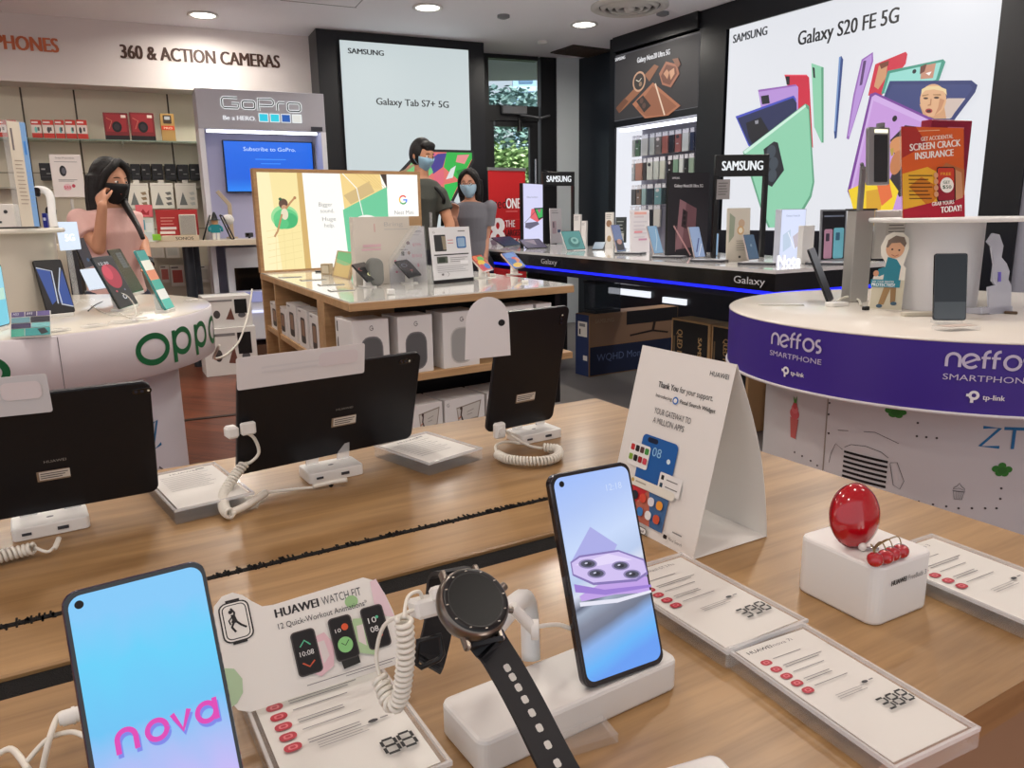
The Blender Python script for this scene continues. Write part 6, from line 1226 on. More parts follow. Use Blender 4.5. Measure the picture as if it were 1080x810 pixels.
# ---- red roll-up banner behind the counter
bx0 = Y(515, 178, 7.95); bx1 = Y(554, 181, 8.2); bz = bx0.z; w = (bx1-bx0).xy.length; h = bz
bt_ = thing('roll_up_banner', 'tall red roll-up banner with white lettering standing by the glass door', 'banner', pose(((bx0.x+bx1.x)/2, (bx0.y+bx1.y)/2, 0), degrees(atan2(bx1.y-bx0.y, bx1.x-bx0.x))))
MB().box((0, h/2+.04, -.004), (w, h-.08, .006), M((196, 30, 34), .5)).build('banner_sheet', bt_); MB().box((0, .04, -.02), (w+.04, .08, .16), M((150, 150, 154), .3, .6), bev=.01).build('base', bt_); MB().box((0, h, -.004), (w+.01, .03, .02), M((150, 150, 150), .3, .6)).build('top_rail', bt_)
A = Art(w, h, 100, 100*h/w, z0=.002, step=.001); A.text('red', 12, 86, 22, (70, 20, 24), w=34); A.text('ONE', 46, 86, 22, (246, 240, 240), w=38, bold=.03); A.rect(44, 92, 76, 94, (226, 120, 120)); A.text('8', 4, 168, 60, (246, 240, 240), w=34, bold=.05); A.text('THE', 42, 128, 15, (246, 240, 240), w=26, bold=.02); A.text('LARGEST', 42, 148, 14, (40, 20, 22), w=46, bold=.02); A.text('DATA', 42, 168, 14, (240, 230, 230), w=40, bold=.02); A.rect(48, 110, 92, 112, (206, 60, 60)); A.build(bt_)
# ---- big white wall light box
wA = sAd1-sAd0; TA_ = pose(((RA+dR*((sAd0+sAd1)/2)).x, (RA+dR*((sAd0+sAd1)/2)).y, zAd0), yawR)
TA_ = Matrix.Translation((nR.x*-.02, nR.y*-.02, 0)) @ TA_; hA_ = zAd1-zAd0; TAi = TA_.inverted()
big = thing('light_box', 'huge glowing white wall light box with fanned colourful smartphones', 'light box', TA_)
MB().box((0, hA_/2, -.06), (wA, hA_, .12), M((60, 62, 66), .4)).build('frame', big)
A = Art(wA, hA_, wA*100, hA_*100, z0=.001, step=.0005, emit=.92)
PA = [Vector((RA.x-nR.x*.02, RA.y-nR.y*.02)), Vector((RB.x-nR.x*.02, RB.y-nR.y*.02))]
def q8(X, Y_):
    q = TAi @ V(740+X/3.176, Y_/3.176, *PA); return ((q.x+wA/2)*100, (hA_-q.y)*100)
def pz(c, *pts): A.poly([q8(*p_) for p_ in pts], c)
A.rect(0, 0, wA*100, hA_*100, (226, 228, 234))
a = q8(106, 145); b = q8(219, 121); A.text('SAMSUNG', a[0], a[1], 6.4, (40, 44, 52), w=b[0]-a[0], bold=.05)
a = q8(323, 153); b = q8(658, 88); A.text('Galaxy S20 FE 5G', a[0], a[1], 10, (20, 22, 28), w=b[0]-a[0], bold=.03)
LG = (142, 206, 172); DGn = (96, 160, 128); RD2 = (206, 40, 66); PU = (184, 146, 214); NV = (34, 42, 84); KB2 = (24, 28, 38)
pz(RD2, (278, 250), (352, 250), (361, 260), (374, 495), (345, 480), (300, 330)); pz((236, 90, 110), (278, 250), (352, 250), (356, 254), (282, 254)); pz(KB2, (282, 256), (296, 256), (296, 284), (286, 284))
pz(PU, (190, 301), (316, 283), (325, 292), (324, 400), (205, 390)); pz((150, 100, 180), (190, 301), (316, 283), (320, 288), (192, 308)); pz(KB2, (200, 322), (226, 318), (230, 346), (204, 350))
pz((70, 80, 190), (115, 390), (310, 320), (318, 332), (322, 440), (176, 505), (158, 488)); pz(NV, (122, 396), (308, 328), (320, 344), (322, 440), (178, 498), (160, 482)); pz((16, 18, 30), (150, 412), (200, 392), (228, 440), (172, 482), (160, 460)); pz((150, 150, 160), (180, 405), (192, 402), (192, 414), (182, 416))
pz(DGn, (140, 508), (350, 347), (363, 356), (380, 610), (370, 660), (310, 762), (225, 762), (200, 700)); pz(LG, (150, 514), (350, 358), (360, 368), (374, 610), (364, 655), (300, 762), (232, 762), (205, 700)); pz((206, 236, 220), (142, 508), (350, 350), (352, 358), (148, 516))
pz(KB2, (210, 500), (245, 474), (258, 478), (279, 570), (238, 626), (222, 618)); [A.ell(*q8(*p_), 4.6, 5.2, (60, 70, 80)) for p_ in ((236, 508), (244, 548), (240, 588))]
pz(LG, (371, 212), (412, 226), (412, 478), (404, 478), (380, 425)); pz(DGn, (404, 226), (412, 226), (412, 478), (406, 478)); pz(KB2, (375, 225), (382, 228), (384, 262), (378, 260))
pz((44, 70, 130), (464, 192), (472, 188), (478, 200), (456, 462), (449, 466), (447, 440)); pz((120, 150, 200), (464, 192), (470, 190), (452, 440), (447, 440))
pz((150, 100, 180), (540, 200), (578, 175), (579, 205), (497, 468), (489, 464), (512, 320)); pz(PU, (544, 204), (574, 182), (574, 205), (500, 456), (494, 456), (518, 320)); pz((90, 60, 110), (546, 205), (556, 203), (542, 284), (533, 288))
pz(RD2, (562, 320), (586, 216), (688, 174), (694, 182), (688, 214), (600, 330)); pz((206, 150, 110), (598, 222), (628, 208), (622, 260), (596, 300), (582, 290)); pz((120, 60, 40), (600, 214), (632, 204), (630, 220), (606, 232))
pz((66, 150, 130), (606, 316), (628, 238), (814, 199), (822, 208), (800, 270)); pz((150, 216, 206), (616, 312), (636, 246), (808, 209), (790, 268)); pz((196, 140, 116), (742, 222), (790, 212), (780, 262), (738, 266)); pz((110, 60, 50), (738, 224), (760, 214), (752, 240), (736, 250)); pz((250, 240, 236), (756, 246), (776, 240), (768, 254)); A.ell(*q8(718, 240), 1.4, 1.4, KB2)
pz((44, 56, 110), (614, 330), (636, 272), (910, 270), (930, 286), (922, 310), (848, 408), (760, 404)); pz((54, 66, 120), (624, 330), (644, 284), (905, 284), (914, 296), (840, 400), (764, 396)); pz((210, 196, 196), (800, 360), (860, 330), (890, 330), (838, 398), (790, 398))

pz((206, 186, 176), (806, 350), (830, 330), (884, 330), (842, 396), (800, 394))
def pe(c, X, Y_, rx, ry, rot=0): pz(c, *[(X+rx*cos(a_)*cos(rot)-ry*sin(a_)*sin(rot), Y_+rx*cos(a_)*sin(rot)+ry*sin(a_)*cos(rot)) for a_ in [2*pi*i/28 for i in range(28)]])
pz((206, 156, 116), (736, 350), (748, 384), (786, 398), (826, 398), (818, 350), (770, 340)); pe((220, 172, 132), 782, 334, 44, 52, .1); pz((220, 172, 132), (744, 340), (752, 372), (766, 392), (784, 390), (806, 366), (820, 340))
pz((232, 206, 156), (742, 318), (744, 300), (762, 290), (800, 289), (826, 300), (828, 320), (816, 306), (784, 300), (756, 304)); pe((170, 60, 60), 768, 372, 12, 8); pe((60, 20, 24), 768, 373, 8, 4.4); pe((70, 50, 44), 758, 330, 8, 3.4); pe((70, 50, 44), 794, 328, 9, 3.6); pz((180, 126, 92), (774, 332), (778, 332), (776, 354), (764, 356), (766, 351), (772, 350)); pz((160, 120, 80), (746, 320), (768, 316), (768, 319), (747, 324)); pz((160, 120, 80), (782, 317), (808, 316), (810, 321), (784, 320)); pz((196, 140, 104), (806, 330), (822, 336), (810, 366), (788, 388), (800, 360))
pz((120, 60, 150), (496, 640), (572, 316), (590, 310), (812, 412), (780, 540), (700, 720), (640, 725), (520, 700)); pz((206, 170, 226), (506, 640), (578, 326), (590, 318), (804, 418), (770, 540), (690, 720), (640, 722), (526, 694)); pz((196, 150, 216), (514, 640), (584, 338), (790, 430), (740, 560), (690, 700), (640, 715), (530, 690))
pz((40, 30, 40), (640, 470), (690, 420), (770, 430), (770, 500), (720, 640), (670, 660), (640, 600), (660, 540)); pe((206, 140, 90), 672, 486, 34, 28, -.4); pe((190, 120, 76), 662, 545, 20, 42, .3); pz((240, 206, 40), (500, 636), (570, 606), (640, 600), (668, 640), (650, 700), (600, 755), (530, 755)); pz((214, 160, 40), (560, 640), (620, 630), (600, 750), (560, 750)); pz((226, 110, 60), (596, 620), (636, 600), (648, 660), (612, 690)); A.ell(*q8(656, 398), 1.8, 2.0, (20, 18, 24)); pz((180, 150, 60), (640, 500), (652, 496), (652, 520), (644, 524))
A.build(big, 'lit_graphic')
# ---- bronze advert above the rack
PB = [Vector((RA.x+nR.x*.0, RA.y+nR.y*.0)), RB]
sB0 = sR(648, 90)[0]; sB1 = sR(738, 90)[0]; zB0, zB1 = 2.19, 2.84; wB = sB1-sB0; hB = zB1-zB0; cB = RA+dR*((sB0+sB1)/2); TB_ = pose((cB.x, cB.y, zB0), yawR); TBi = TB_.inverted()
br_ = thing('light_box', 'dark glowing advert of bronze watch, earbuds and phone above the case rack', 'light box', TB_)
MB().box((0, hB/2, -.05), (wB, hB, .098), M((30, 30, 34), .3)).build('frame', br_)
A = Art(wB, hB, wB*100, hB*100, z0=.001, step=.0005, emit=.85)
def q6(X, Y_): q = TBi @ V(480+X/3.857, Y_/3.857, *PB); return ((q.x+wB/2)*100, (hB-q.y)*100)
def pb(c, *pts): A.poly([q6(*p_) for p_ in pts], c)
A.rect(2, 2, wB*100-2, hB*100-2, (40, 38, 42)); A.line([(1.4, 1.4), (wB*100-1.4, 1.4), (wB*100-1.4, hB*100-1.4), (1.4, hB*100-1.4)], .8, (90, 90, 96), True)
a = q6(652, 250); b = q6(692, 243); A.text('SAMSUNG', a[0], a[1], 3, (230, 230, 234), w=b[0]-a[0], bold=.05); a = q6(742, 256); b = q6(874, 222); A.text('Galaxy Note20 Ultra 5G', a[0], a[1], 4.6, (236, 236, 240), w=b[0]-a[0], bold=.04)
pb((150, 96, 66), (655, 440), (735, 355), (756, 372), (690, 440), (668, 460)); pb((110, 66, 44), (655, 440), (690, 400), (706, 412), (668, 460)); pb((150, 98, 70), (772, 305), (812, 262), (830, 270), (792, 332)); A.ell(*q6(750, 332), 9.4, 9.4, (206, 160, 130)); A.ell(*q6(750, 332), 7.6, 7.6, (44, 36, 34)); A.line([q6(750, 332), q6(760, 318)], .8, (230, 220, 200)); A.line([q6(750, 332), q6(738, 326)], .8, (230, 220, 200)); A.ell(*q6(756, 342), 2.2, 2.2, (150, 120, 96))
pb((172, 110, 84), (832, 300), (860, 250), (905, 262), (915, 300), (880, 356), (845, 345)); pb((120, 70, 52), (840, 310), (862, 262), (900, 272), (905, 300), (876, 346), (848, 336)); pb((206, 150, 116), (850, 300), (864, 282), (874, 296), (866, 322)); pb((214, 160, 126), (874, 290), (894, 276), (896, 300), (880, 326)); pb((140, 90, 66), (886, 240), (910, 236), (920, 262), (908, 278))
pb((176, 112, 80), (724, 424), (808, 336), (920, 430), (870, 470), (775, 482)); pb((150, 92, 64), (740, 440), (806, 350), (905, 432), (860, 466), (780, 474)); pb((40, 26, 24), (740, 412), (768, 388), (800, 430), (772, 458)); A.ell(*q6(762, 410), 2.6, 2.6, (90, 60, 50)); A.ell(*q6(772, 430), 2.6, 2.6, (90, 60, 50)); A.line([q6(818, 340), q6(856, 468)], 1.8, (236, 206, 180)); A.build(br_, 'lit_graphic')
# ---- rack recess with phone cases
wallbox('trim_17', RA, dR, nR, -.015, .02, .55, 2.14, -.36, -.02, M((236, 238, 246), .3, emit=.9), **st)
rk = thing('display_rack', 'white lit wall rack hung with rows of phone cases under the bronze advert', 'rack', T3((RA.x, RA.y, 0), rz=atan2(dR.y, dR.x)))
sg_ = -1 if Vector((dR.y, -dR.x)).dot(nR) > 0 else 1
def rb(s0_, s1_, z0, z1, o0, o1, m, n): return MB().box(((s0_+s1_)/2, sg_*(o0+o1)/2, (z0+z1)/2), (s1_-s0_, abs(o1-o0), z1-z0), m).build(n, rk)
rb(.03, s1-.01, .55, 2.135, -.355, -.34, M((150, 148, 162), .5), 'back_board')
rb(0.03, s1-.02, 2.10, 2.125, -.12, -.04, M((240, 242, 255), .4, emit=2.5), 'light_tube'); 
for xa_, xb_, ya_, yb_ in ((644, 687, 303, 309), (701, 725, 313, 319)):
    sa_ = sR(xa_, ya_)[0]; sb_ = sR(xb_, ya_)[0]; rb(sa_, sb_, sR(xa_, yb_)[1], sR(xa_, ya_)[1], .002, .03, M((236, 240, 250), .4, emit=1.0), 'light_shelf')

PR = [RA-nR*.2, RB-nR*.2]; iR = T3((RA.x, RA.y, 0), rz=atan2(dR.y, dR.x))
rows = [([(649.5, 654, (140, 140, 136)), (655, 659.5, (150, 86, 50)), (660.5, 665, (40, 42, 52)), (666.5, 669.5, (150, 154, 150)), (670, 674.5, (66, 96, 70)), (676, 683, (176, 178, 176)), (685, 690, (170, 176, 172)), (691, 697, (110, 106, 104)), (698, 704, (150, 92, 84)), (705, 710.5, (34, 36, 46)), (711.5, 718, (146, 92, 90)), (719, 726, (190, 196, 196)), (727.5, 731.5, (36, 46, 76))], 150.5, 167.5, -.070, -.055, 'top'),
        ([(660, 665, (40, 50, 78)), (666, 669, (150, 154, 156)), (670, 677, (150, 108, 92)), (678, 681, (60, 54, 54)), (682, 688, (186, 190, 184)), (689, 694.5, (180, 186, 180)), (695.5, 701, (186, 188, 176)), (704, 708.5, (44, 40, 44)), (709.5, 715, (120, 150, 130)), (716, 720.5, (200, 206, 202)), (721.5, 725, (34, 40, 40)), (726, 731.5, (140, 160, 142))], 173.5, 191.5, -.085, -.13, 'second'),
        ([(646.5, 652.5, (160, 96, 104)), (654, 658, (120, 124, 120)), (659, 664, (130, 116, 100)), (665.5, 670, (70, 70, 70)), (671, 675.5, (110, 92, 80)), (676.5, 681, (140, 166, 166)), (682, 688.5, (50, 60, 70)), (690, 697, (106, 146, 152)), (698, 701.5, (40, 56, 60)), (703, 708, (90, 110, 112)), (709.5, 715, (150, 150, 146))], 201, 217, -.05, -.03, 'third'),
        ([(648, 653, (120, 150, 136)), (654.5, 660, (60, 66, 60)), (662, 667, (160, 160, 150)), (669, 674, (60, 64, 66)), (676, 681, (130, 150, 156)), (683, 688, (40, 46, 52)), (689, 696, (206, 206, 200))], 222, 239, -.03, -.02, 'fourth')]
for ri, (cs, yt, yb, kt_, kb_, nm) in enumerate(rows):
    q0 = V(cs[0][0], yt, *PR).z; qb = V(cs[0][0], yb, *PR).z
    for ci_, (x0, x1, c) in enumerate(cs):
        a = V(x0, yt, *PR); b = V(x1, yt, *PR); w = (b-a).length; m = (a+b)/2
        t = thing('phone_case', '%s phone case pack, %s from the left in the %s row of the rack' % ('dark' if sum(c) < 240 else 'pale' if sum(c) > 480 else 'reddish' if c[0] > c[1]*1.3 else 'muted', ordn(ci_), nm), 'phone case', pose((m.x, m.y, qb), yawR), 'phone cases on the wall rack, %s row' % nm)
        MB().box((0, (q0-qb)/2, -.012), (w*.96, q0-qb, .024), M(c, .35), bev=.003).box((0, (q0-qb)/2, -.006), (w, (q0-qb)*1.04, .003), CLEAR).build('case', t)
        MB().box((0, (q0-qb)+.022, -.005), (w*.9, .04, .004), M((214, 214, 220), .5)).build('header_card', t)
        if ci_ % 3 == 1: A = Art(w*.96, q0-qb, 50, 100, z0=.004); A.ell(25, 14, 14, 10, (206, 196, 196) if ci_ % 2 else (60, 60, 64)); A.rect(16, 50, 34, 56, (190, 190, 190)); A.build(t)
        MB().cyl((0, q0-qb+.035, -.137), (0, q0-qb+.035, .004), .003, CHROME, 6).build('hook', t)
# ---- cartons on the floor under the counter
def lcarton(lab, a, b, h_, dpt, front, side_=None, U=100, colr=(150, 116, 84), edge=True, name='television_carton', tn_=0):
    a = Vector((a.x, a.y, 0)); b = Vector((b.x, b.y, 0)); e = (b-a).normalized(); w = (b-a).length; m = (a+b)/2
    t = thing(name, lab, 'box', pose(m, degrees(atan2(e.y, e.x)), 90)); MB().box((0, h_/2, -dpt/2), (w, h_, dpt), M(colr, .6), bev=.004).build('carton', t)
    A = Art(w, h_, U, U*h_/w, z0=.001, step=.0006); front(A, U*h_/w); A.build(t)
    if side_: A = Art(dpt, h_, 30, 30*h_/dpt, T=Matrix.Rotation(radians(-90), 4, 'Y') @ Matrix.Translation((-dpt/2 if tn_ == 0 else 0, 0, w/2)), z0=.001, step=.0006); side_(A, 30*h_/dpt); A.build(t, 'side_print')
    return t
a = Z(621, 398, 0); b = Z(667, 391.0, 0); e = (b-a).normalized(); 
e0_ = e.copy()
def wq(A, H_): A.rect(1, 1, 99, H_*.5, (142, 112, 88)); A.rect(1, H_*.52, 99, H_-1, (26, 36, 64)); A.rect(40, 0, 99, H_*.22, (28, 26, 30)); A.line([(44, H_*.4), (70, H_*.36), (88, H_*.42)], 1.6, (40, 30, 26)); A.line([(70, H_*.36), (72, H_*.2)], 3, (40, 30, 26)); A.text('WQHD Monitor', 8, H_*.76, 6, (96, 112, 150), w=62); A.text('SAMSUNG', 6, H_*.14, 3.4, (170, 146, 120), w=20)
def ws(A, H_): A.rect(.6, .6, 29.4, H_-.6, (30, 48, 92)); A.rect(6, H_*.12, 26, H_*.36, (226, 222, 216)); A.rect(9, H_*.15, 22, H_*.2, GREY); A.rect(9, H_*.24, 12, H_*.33, (30, 30, 30)); A.rect(18, H_*.66, 27, H_*.74, (226, 222, 216))
lcarton('long kraft and navy monitor carton standing on the floor under the black counter', a, a+e*.95, .50, .18, wq, ws, name='monitor_carton')
pq = Z(789, 459, 0); PQ = [pq.xy, (pq-fd).xy]
def onQ(px, py): return V(px, py, *PQ)
hq = onQ(789, 349).z
def ql(k):
    def f(A, H_): A.rect(5, 3, 95, H_-1, (24, 23, 26)); A.text('QLED MONITOR', 18 if k == 0 else 34, 18 if k == 0 else 22, 13, (176, 142, 98), w=96, rot=pi/2, bold=.02); (A.text('SAMSUNG', 72, 26, 9, (186, 152, 106), w=64, rot=pi/2, bold=.05) if k == 0 else None); A.rect(8, 30, 12, 80, (110, 90, 66))
    return f
def tops(A, H_): pass
for k, (x0, x1, lab) in enumerate(((706.5, 747, 'tall black television carton with kraft edges next to the monitor carton'), (748.5, 789, 'tall black television carton with kraft edges, right one of the pair'))):
    lcarton(lab, onQ(x0, 400), onQ(x1, 400), hq, .16, ql(k), colr=(178, 142, 100))
a = onQ(792, 430)-gd*-.0; lcarton('lower black carton with wooden slats partly behind the purple round table', onQ(791, 420)+gd*.12, onQ(840, 420)+gd*.12, .42, .2, lambda A, H_: (A.rect(8, 6, 92, H_*.3, (30, 28, 30)), A.rect(8, H_*.38, 92, H_-6, (14, 14, 16))), colr=(168, 134, 96))
g_ = Z(621, 398, 0); g_ = g_+e0_*.2; n_ = Vector((-e0_.y, e0_.x, 0)); g_ = g_+n_*.09
t = thing('glass_case', 'small dark glass case on the left end of the monitor carton', 'glass case', T3((g_.x, g_.y, .502), rz=atan2(e0_.y, e0_.x))); MB().box((0, 0, .012), (.26, .15, .024), M((40, 44, 50), .5)).build('base', t); MB().box((0, 0, .13), (.26, .15, .21), M((70, 80, 90), .1, alpha=.5), bev=.004).build('glass_pane', t); MB().box((0, 0, .245), (.27, .16, .02), M((30, 32, 36), .4)).build('lid', t)
# ================================================================= RIGHT: PURPLE-RIMMED ROUND TABLE
NC = (1.445, 2.50); NRr = .70
nt_ = thing('round_display_table', 'round white phone table at right with a wide purple printed rim', 'display table', T3((NC[0], NC[1], 0)))
ni = nt_.matrix_world.inverted()
PUR = M((64, 42, 146), .4); 
MB().lathe([(.0001, .9505), (NRr-.004, .9505), (NRr, .947), (NRr, .944), (.0001, .944)], M((228, 222, 212), .25, coat=.3), 96).build('table_top', nt_)
MB().lathe([(NRr-.001, .944), (NRr-.001, .765)], PUR, 96).build('printed_rim', nt_)
MB().lathe([(.0001, .765), (NRr+.004, .765), (NRr+.004, .757), (.0001, .757)], M((222, 220, 222), .4), 96).build('rim_edge', nt_)
PRr = .56
MB().lathe([(PRr, .02), (PRr, .757)], M((206, 204, 206), .4), 80).lathe([(PRr-.02, 0), (PRr-.02, .03)], DGREY, 64).build('pedestal', nt_)
def nef(px, n=0):
    a0 = ang_at(px, NC, NRr, .86); A = drum_art((0, 0), NRr, a0, .765, .24, .18, 100, 75, z0=.0015, step=.0001); c = (206, 200, 226); lw = 3.0
    def arc(cx, cy, r, a0_, a1_, k=12): return [(cx+r*cos(radians(a0_+(a1_-a0_)*i/k)), cy-r*sin(radians(a0_+(a1_-a0_)*i/k))) for i in range(k+1)]
    y = 19; x = 8
    A.line([(x, y+7)]+arc(x+6, y-1, 6, 180, 0)+[(x+12, y+7)], lw, c)
    A.line(arc(x+22, y, 7, 340, 18, 20)[::-1] if 0 else arc(x+22, y, 7, 8, 320, 22), lw, c); A.line([(x+16, y+3), (x+28.5, y-3)], lw*.8, c)
    A.line([(x+34, y+7), (x+34, y-6)]+arc(x+39, y-6, 5, 180, 90, 5), lw, c); A.line([(x+31, y-4), (x+39, y-4)], lw*.8, c)
    A.line([(x+43, y+7), (x+43, y-6)]+arc(x+48, y-6, 5, 180, 90, 5), lw, c); A.line([(x+40, y-4), (x+48, y-4)], lw*.8, c)
    A.line(arc(x+59, y, 7, 0, 359, 24), lw, c)
    A.line(arc(x+73, y-3.4, 3.6, 60, 250, 8)+arc(x+72, y+3.6, 3.6, 70, -120, 8), lw, c)
    A.text('SMARTPHONE', 6, 40, 6.2, c, w=80); A.ell(36, 55, 5, 5, (240, 240, 246)); A.ell(36, 55, 2.2, 2.2, (56, 34, 128)); A.rect(29, 53.6, 34, 56.6, (240, 240, 246)); A.rect(33, 57, 36, 63, (240, 240, 246)); A.text('tp-link', 44, 59, 5.4, (240, 240, 246), w=20, bold=.03); A.build(nt_, 'lettering')
nef(840); nef(1046)
GRY = (60, 60, 62)
def cyl_hit(px, py):
    d = ray(px, py).normalized(); ox, oy = -NC[0], -NC[1]; a_ = d.x**2+d.y**2; b_ = 2*(ox*d.x+oy*d.y); c_ = ox*ox+oy*oy-PRr**2; D_ = b_*b_-4*a_*c_
    if D_ < 0: D_ = 0
    t_ = (-b_-sqrt(D_))/(2*a_); return atan2(oy+d.y*t_, ox+d.x*t_), EYE+d.z*t_
def ped(px, z, W_, H_, U, V_, draw, n='printed_artwork'):
    a_, zc_ = cyl_hit(px, z); A = drum_art((0, 0), PRr, a_, zc_-H_/2, W_, H_, U, V_, z0=.0012, step=.0001); draw(A); A.build(nt_, n)
def aa(px, z): return ang_at(px, NC, PRr, z)
def fig(A):
    A.line([(21, 42), (30, 36), (50, 34), (70, 38), (79, 44)], .8, GRY)
    for k in range(8): A.line([(21+58*j/10, 48+7*k+2*j/10) for j in range(11)], 3.4, (16, 16, 18))
    A.line([(10, 20), (60, 12), (90, 22)], .7, GRY); A.line([(19, 46), (8, 40), (2, 56), (0, 70)], .7, GRY); A.line([(82, 50), (90, 48), (100, 72), (96, 84), (88, 80), (82, 52)], .7, GRY, True)
ped(912, 487, .22, .24, 100, 112, fig)
def clover(A):
    for x, y in ((26, 44), (48, 28), (72, 44), (40, 62), (60, 62)): A.ell(x, y, 15, 15, (46, 120, 40))
    A.ell(50, 50, 16, 16, (40, 106, 36))
ped(945, 434, .075, .05, 100, 90, clover); ped(1057, 495, .065, .055, 100, 90, clover)
def cup(A): A.line([(30, 56), (36, 90), (66, 90), (72, 56)], 2.4, GRY, True); [A.line([(40+8*k, 58), (43+6*k, 88)], 1.4, GRY) for k in range(4)]; A.line([(26, 54), (30, 40), (42, 32), (50, 18), (60, 32), (72, 40), (76, 54)], 2.4, GRY, True); A.line([(30, 46), (50, 40), (72, 48)], 1.6, GRY)
ped(1011, 517, .06, .065, 100, 100, cup)
def pink(A): A.poly([(30, 52), (70, 52), (62, 96), (38, 96)], (196, 100, 96)); A.ell(50, 42, 22, 12, (206, 90, 96)); A.ell(50, 32, 16, 10, (216, 110, 116)); A.ell(50, 24, 10, 8, (190, 70, 76)); A.poly([(46, 20), (40, 4), (50, 12), (58, 2), (56, 18)], (90, 160, 80))
ped(838, 440, .11, .15, 100, 100, pink)
ped(1062, 462, .155, .084, 100, 54, lambda A: (A.line([(12, 10), (38, 10), (10, 44), (40, 44)], 5.4, (20, 110, 166)), A.line([(44, 10), (76, 10)], 5.4, (20, 110, 166)), A.line([(60, 10), (60, 46)], 5.4, (20, 110, 166)), A.line([(98, 10), (82, 10), (82, 44), (98, 44)], 5.4, (20, 110, 166)), A.line([(82, 27), (96, 27)], 5.4, (20, 110, 166))), 'lettering')
mb = MB(); a = aa(868, .5); mb.box((PRr, 0, .39), (.004, .003, .73), M((150, 140, 130), .5), T3(rz=a))
mb.build('panel_seam', nt_)
for px, py in [(875, 425), (874, 437), (874, 457), (968, 432), (968, 446), (967, 460), (977, 461), (988, 462), (1056, 515), (1055, 526), (1051, 536), (1039, 536), (1025, 536), (1011, 536), (998, 534), (984, 532), (969, 529), (956, 526), (942, 522), (838, 477), (846, 481), (855, 486), (862, 491)]:
    a, z = cyl_hit(px, py); MB().cyl((PRr-.002, 0, z), (PRr+.0012, 0, z), .0032, M((70, 64, 66), .5), 8, T=T3(rz=a)).build('rivet', nt_)
# column and upper tier
ZTn = 1.245
cw = Y(985, 300, NC[1]-.12)
MB().lathe([(.115, .951), (.115, ZTn-.015)], M((216, 216, 218), .3, noise=.06, scale=4), 48, T3((-.035, .02, 0))).build('column', nt_)
MB().lathe([(.0001, ZTn), (.255, ZTn), (.258, ZTn-.006), (.255, ZTn-.014), (.0001, ZTn-.014)], M((232, 232, 230), .3), 64, T3((-.01, .0, 0))).build('upper_tier', nt_)
def N(lab, q, tilt, body, draw=None, name='sign_holder', cat='sign', th=.003, U=100, V_=140, emit=0, z=.951):
    T, w, h = card(q[0], q[1], z, list(q[2:]), tilt); t = thing(name, lab, cat, T); MB().prism(rr(w, h, .003, 3, 0, h/2), -th, 0, body).build('panel', t)
    if draw: A = Art(w, h, U, V_, z0=.0004, step=.0002, emit=emit); draw(A); A.build(t)
    return t, w, h
# phone with grey glossy screen
def gph(A): A.rect(3, 3, 73, 130, (36, 44, 50)); A.poly([(3, 120), (73, 136), (73, 155), (3, 155)], (84, 92, 98))
T, w, h = card((984, 338), (1019, 338), .962, [(988, 267), (1023, 267)], 80)
t = phone('display_smartphone', 'black smartphone with blank grey screen standing on the purple-rimmed table', T, w, h, GLOSSK, ramp_mat([(0, (84, 92, 98)), (.26, (76, 84, 90)), (.27, (34, 40, 46)), (1, (26, 32, 38))], 1, 0, .08, rot=.0), None, hole=None, r=.007)
prop_stand('clear wedge under the black smartphone with blank grey screen', T, w, .951, col=CLEAR)
p = Z(1008, 348, .951); t = thing('price_card_holder', 'small acrylic tag holder lying in front of the blank grey smartphone', 'price card', up(p.x, p.y, .951, 12)); MB().box((0, 0, .006), (.11, .05, .012), CLEAR, bev=.001).box((0, 0, .0125), (.09, .035, .001), M((206, 190, 180), .5)).build('block', t)
p = Z(968, 333, .951); t = thing('charging_block', 'flat white block lying against the white column', 'block', up(p.x, p.y, .951, 5)); MB().prism(rr(.10, .03, .006), 0, .012, M((214, 208, 190), .4), bev=.002).build('block', t)
# demo phone on a post
a = Y(927, 196, 2.42); t = thing('demo_device', 'slim lit phone display box mounted on a grey post above the round table', 'display device', pose((a.x, a.y, Y(927, 195, 2.42).z), 18, 84)); z1_ = Y(927, 133, 2.42).z-Y(927, 195, 2.42).z
t = None; o_ = [o for o in bpy.data.objects if o.name.startswith('demo_device')][0]; wdv = .082
MB().prism(rr(wdv, z1_, .006, 4, 0, z1_/2), -.012, 0, M((150, 152, 154), .3, .4), bev=.002).build('housing', o_); MB().prism(rr(wdv*.62, z1_*.82, .004, 4, .006, z1_*.46), 0, .0012, M((30, 38, 44), .12, coat=.6)).build('screen', o_); MB().box((.006, z1_*.93, .001), (wdv*.6, z1_*.06, .002), M((236, 230, 200), .3, emit=1.5)).build('lamp', o_); MB().cyl((.01, z1_, -.006), (.01, z1_+.012, -.006), .012, MGREY, 16).build('hinge', o_)
pz0 = .951; pbx = Y(902, 300, 2.75)
pd = thing('display_post', 'grey metal box post rising behind the cardboard figure on the round table', 'display stand', T3((pbx.x, pbx.y, pz0), rz=radians(14))); hp_ = Y(902, 222, 2.75).z-pz0
MB().box((0, 0, hp_/2), (.075, .05, hp_), M((176, 174, 170), .4, .2), bev=.002).build('box_column', pd); MB().box((.0, 0, hp_+.003), (.085, .06, .006), M((40, 40, 44), .4)).build('cap', pd)
pq_ = pd.matrix_world.inverted() @ Vector((a.x-.045, a.y+.03, 0)); MB().box((pq_.x*.5, pq_.y*.5, hp_+.07), (.016, .012, .14), MGREY).build('post', pd)
MB().tube([(pq_.x*.5, pq_.y*.5, hp_+.135), (pq_.x*.95, pq_.y*.95, hp_+.14)], .006, MGREY, 8).build('bracket', pd)
MB().box((.135, -.005, hp_-.085), (.16, .012, .17), M((206, 204, 200), .4), bev=.004).build('white_plate', pd)
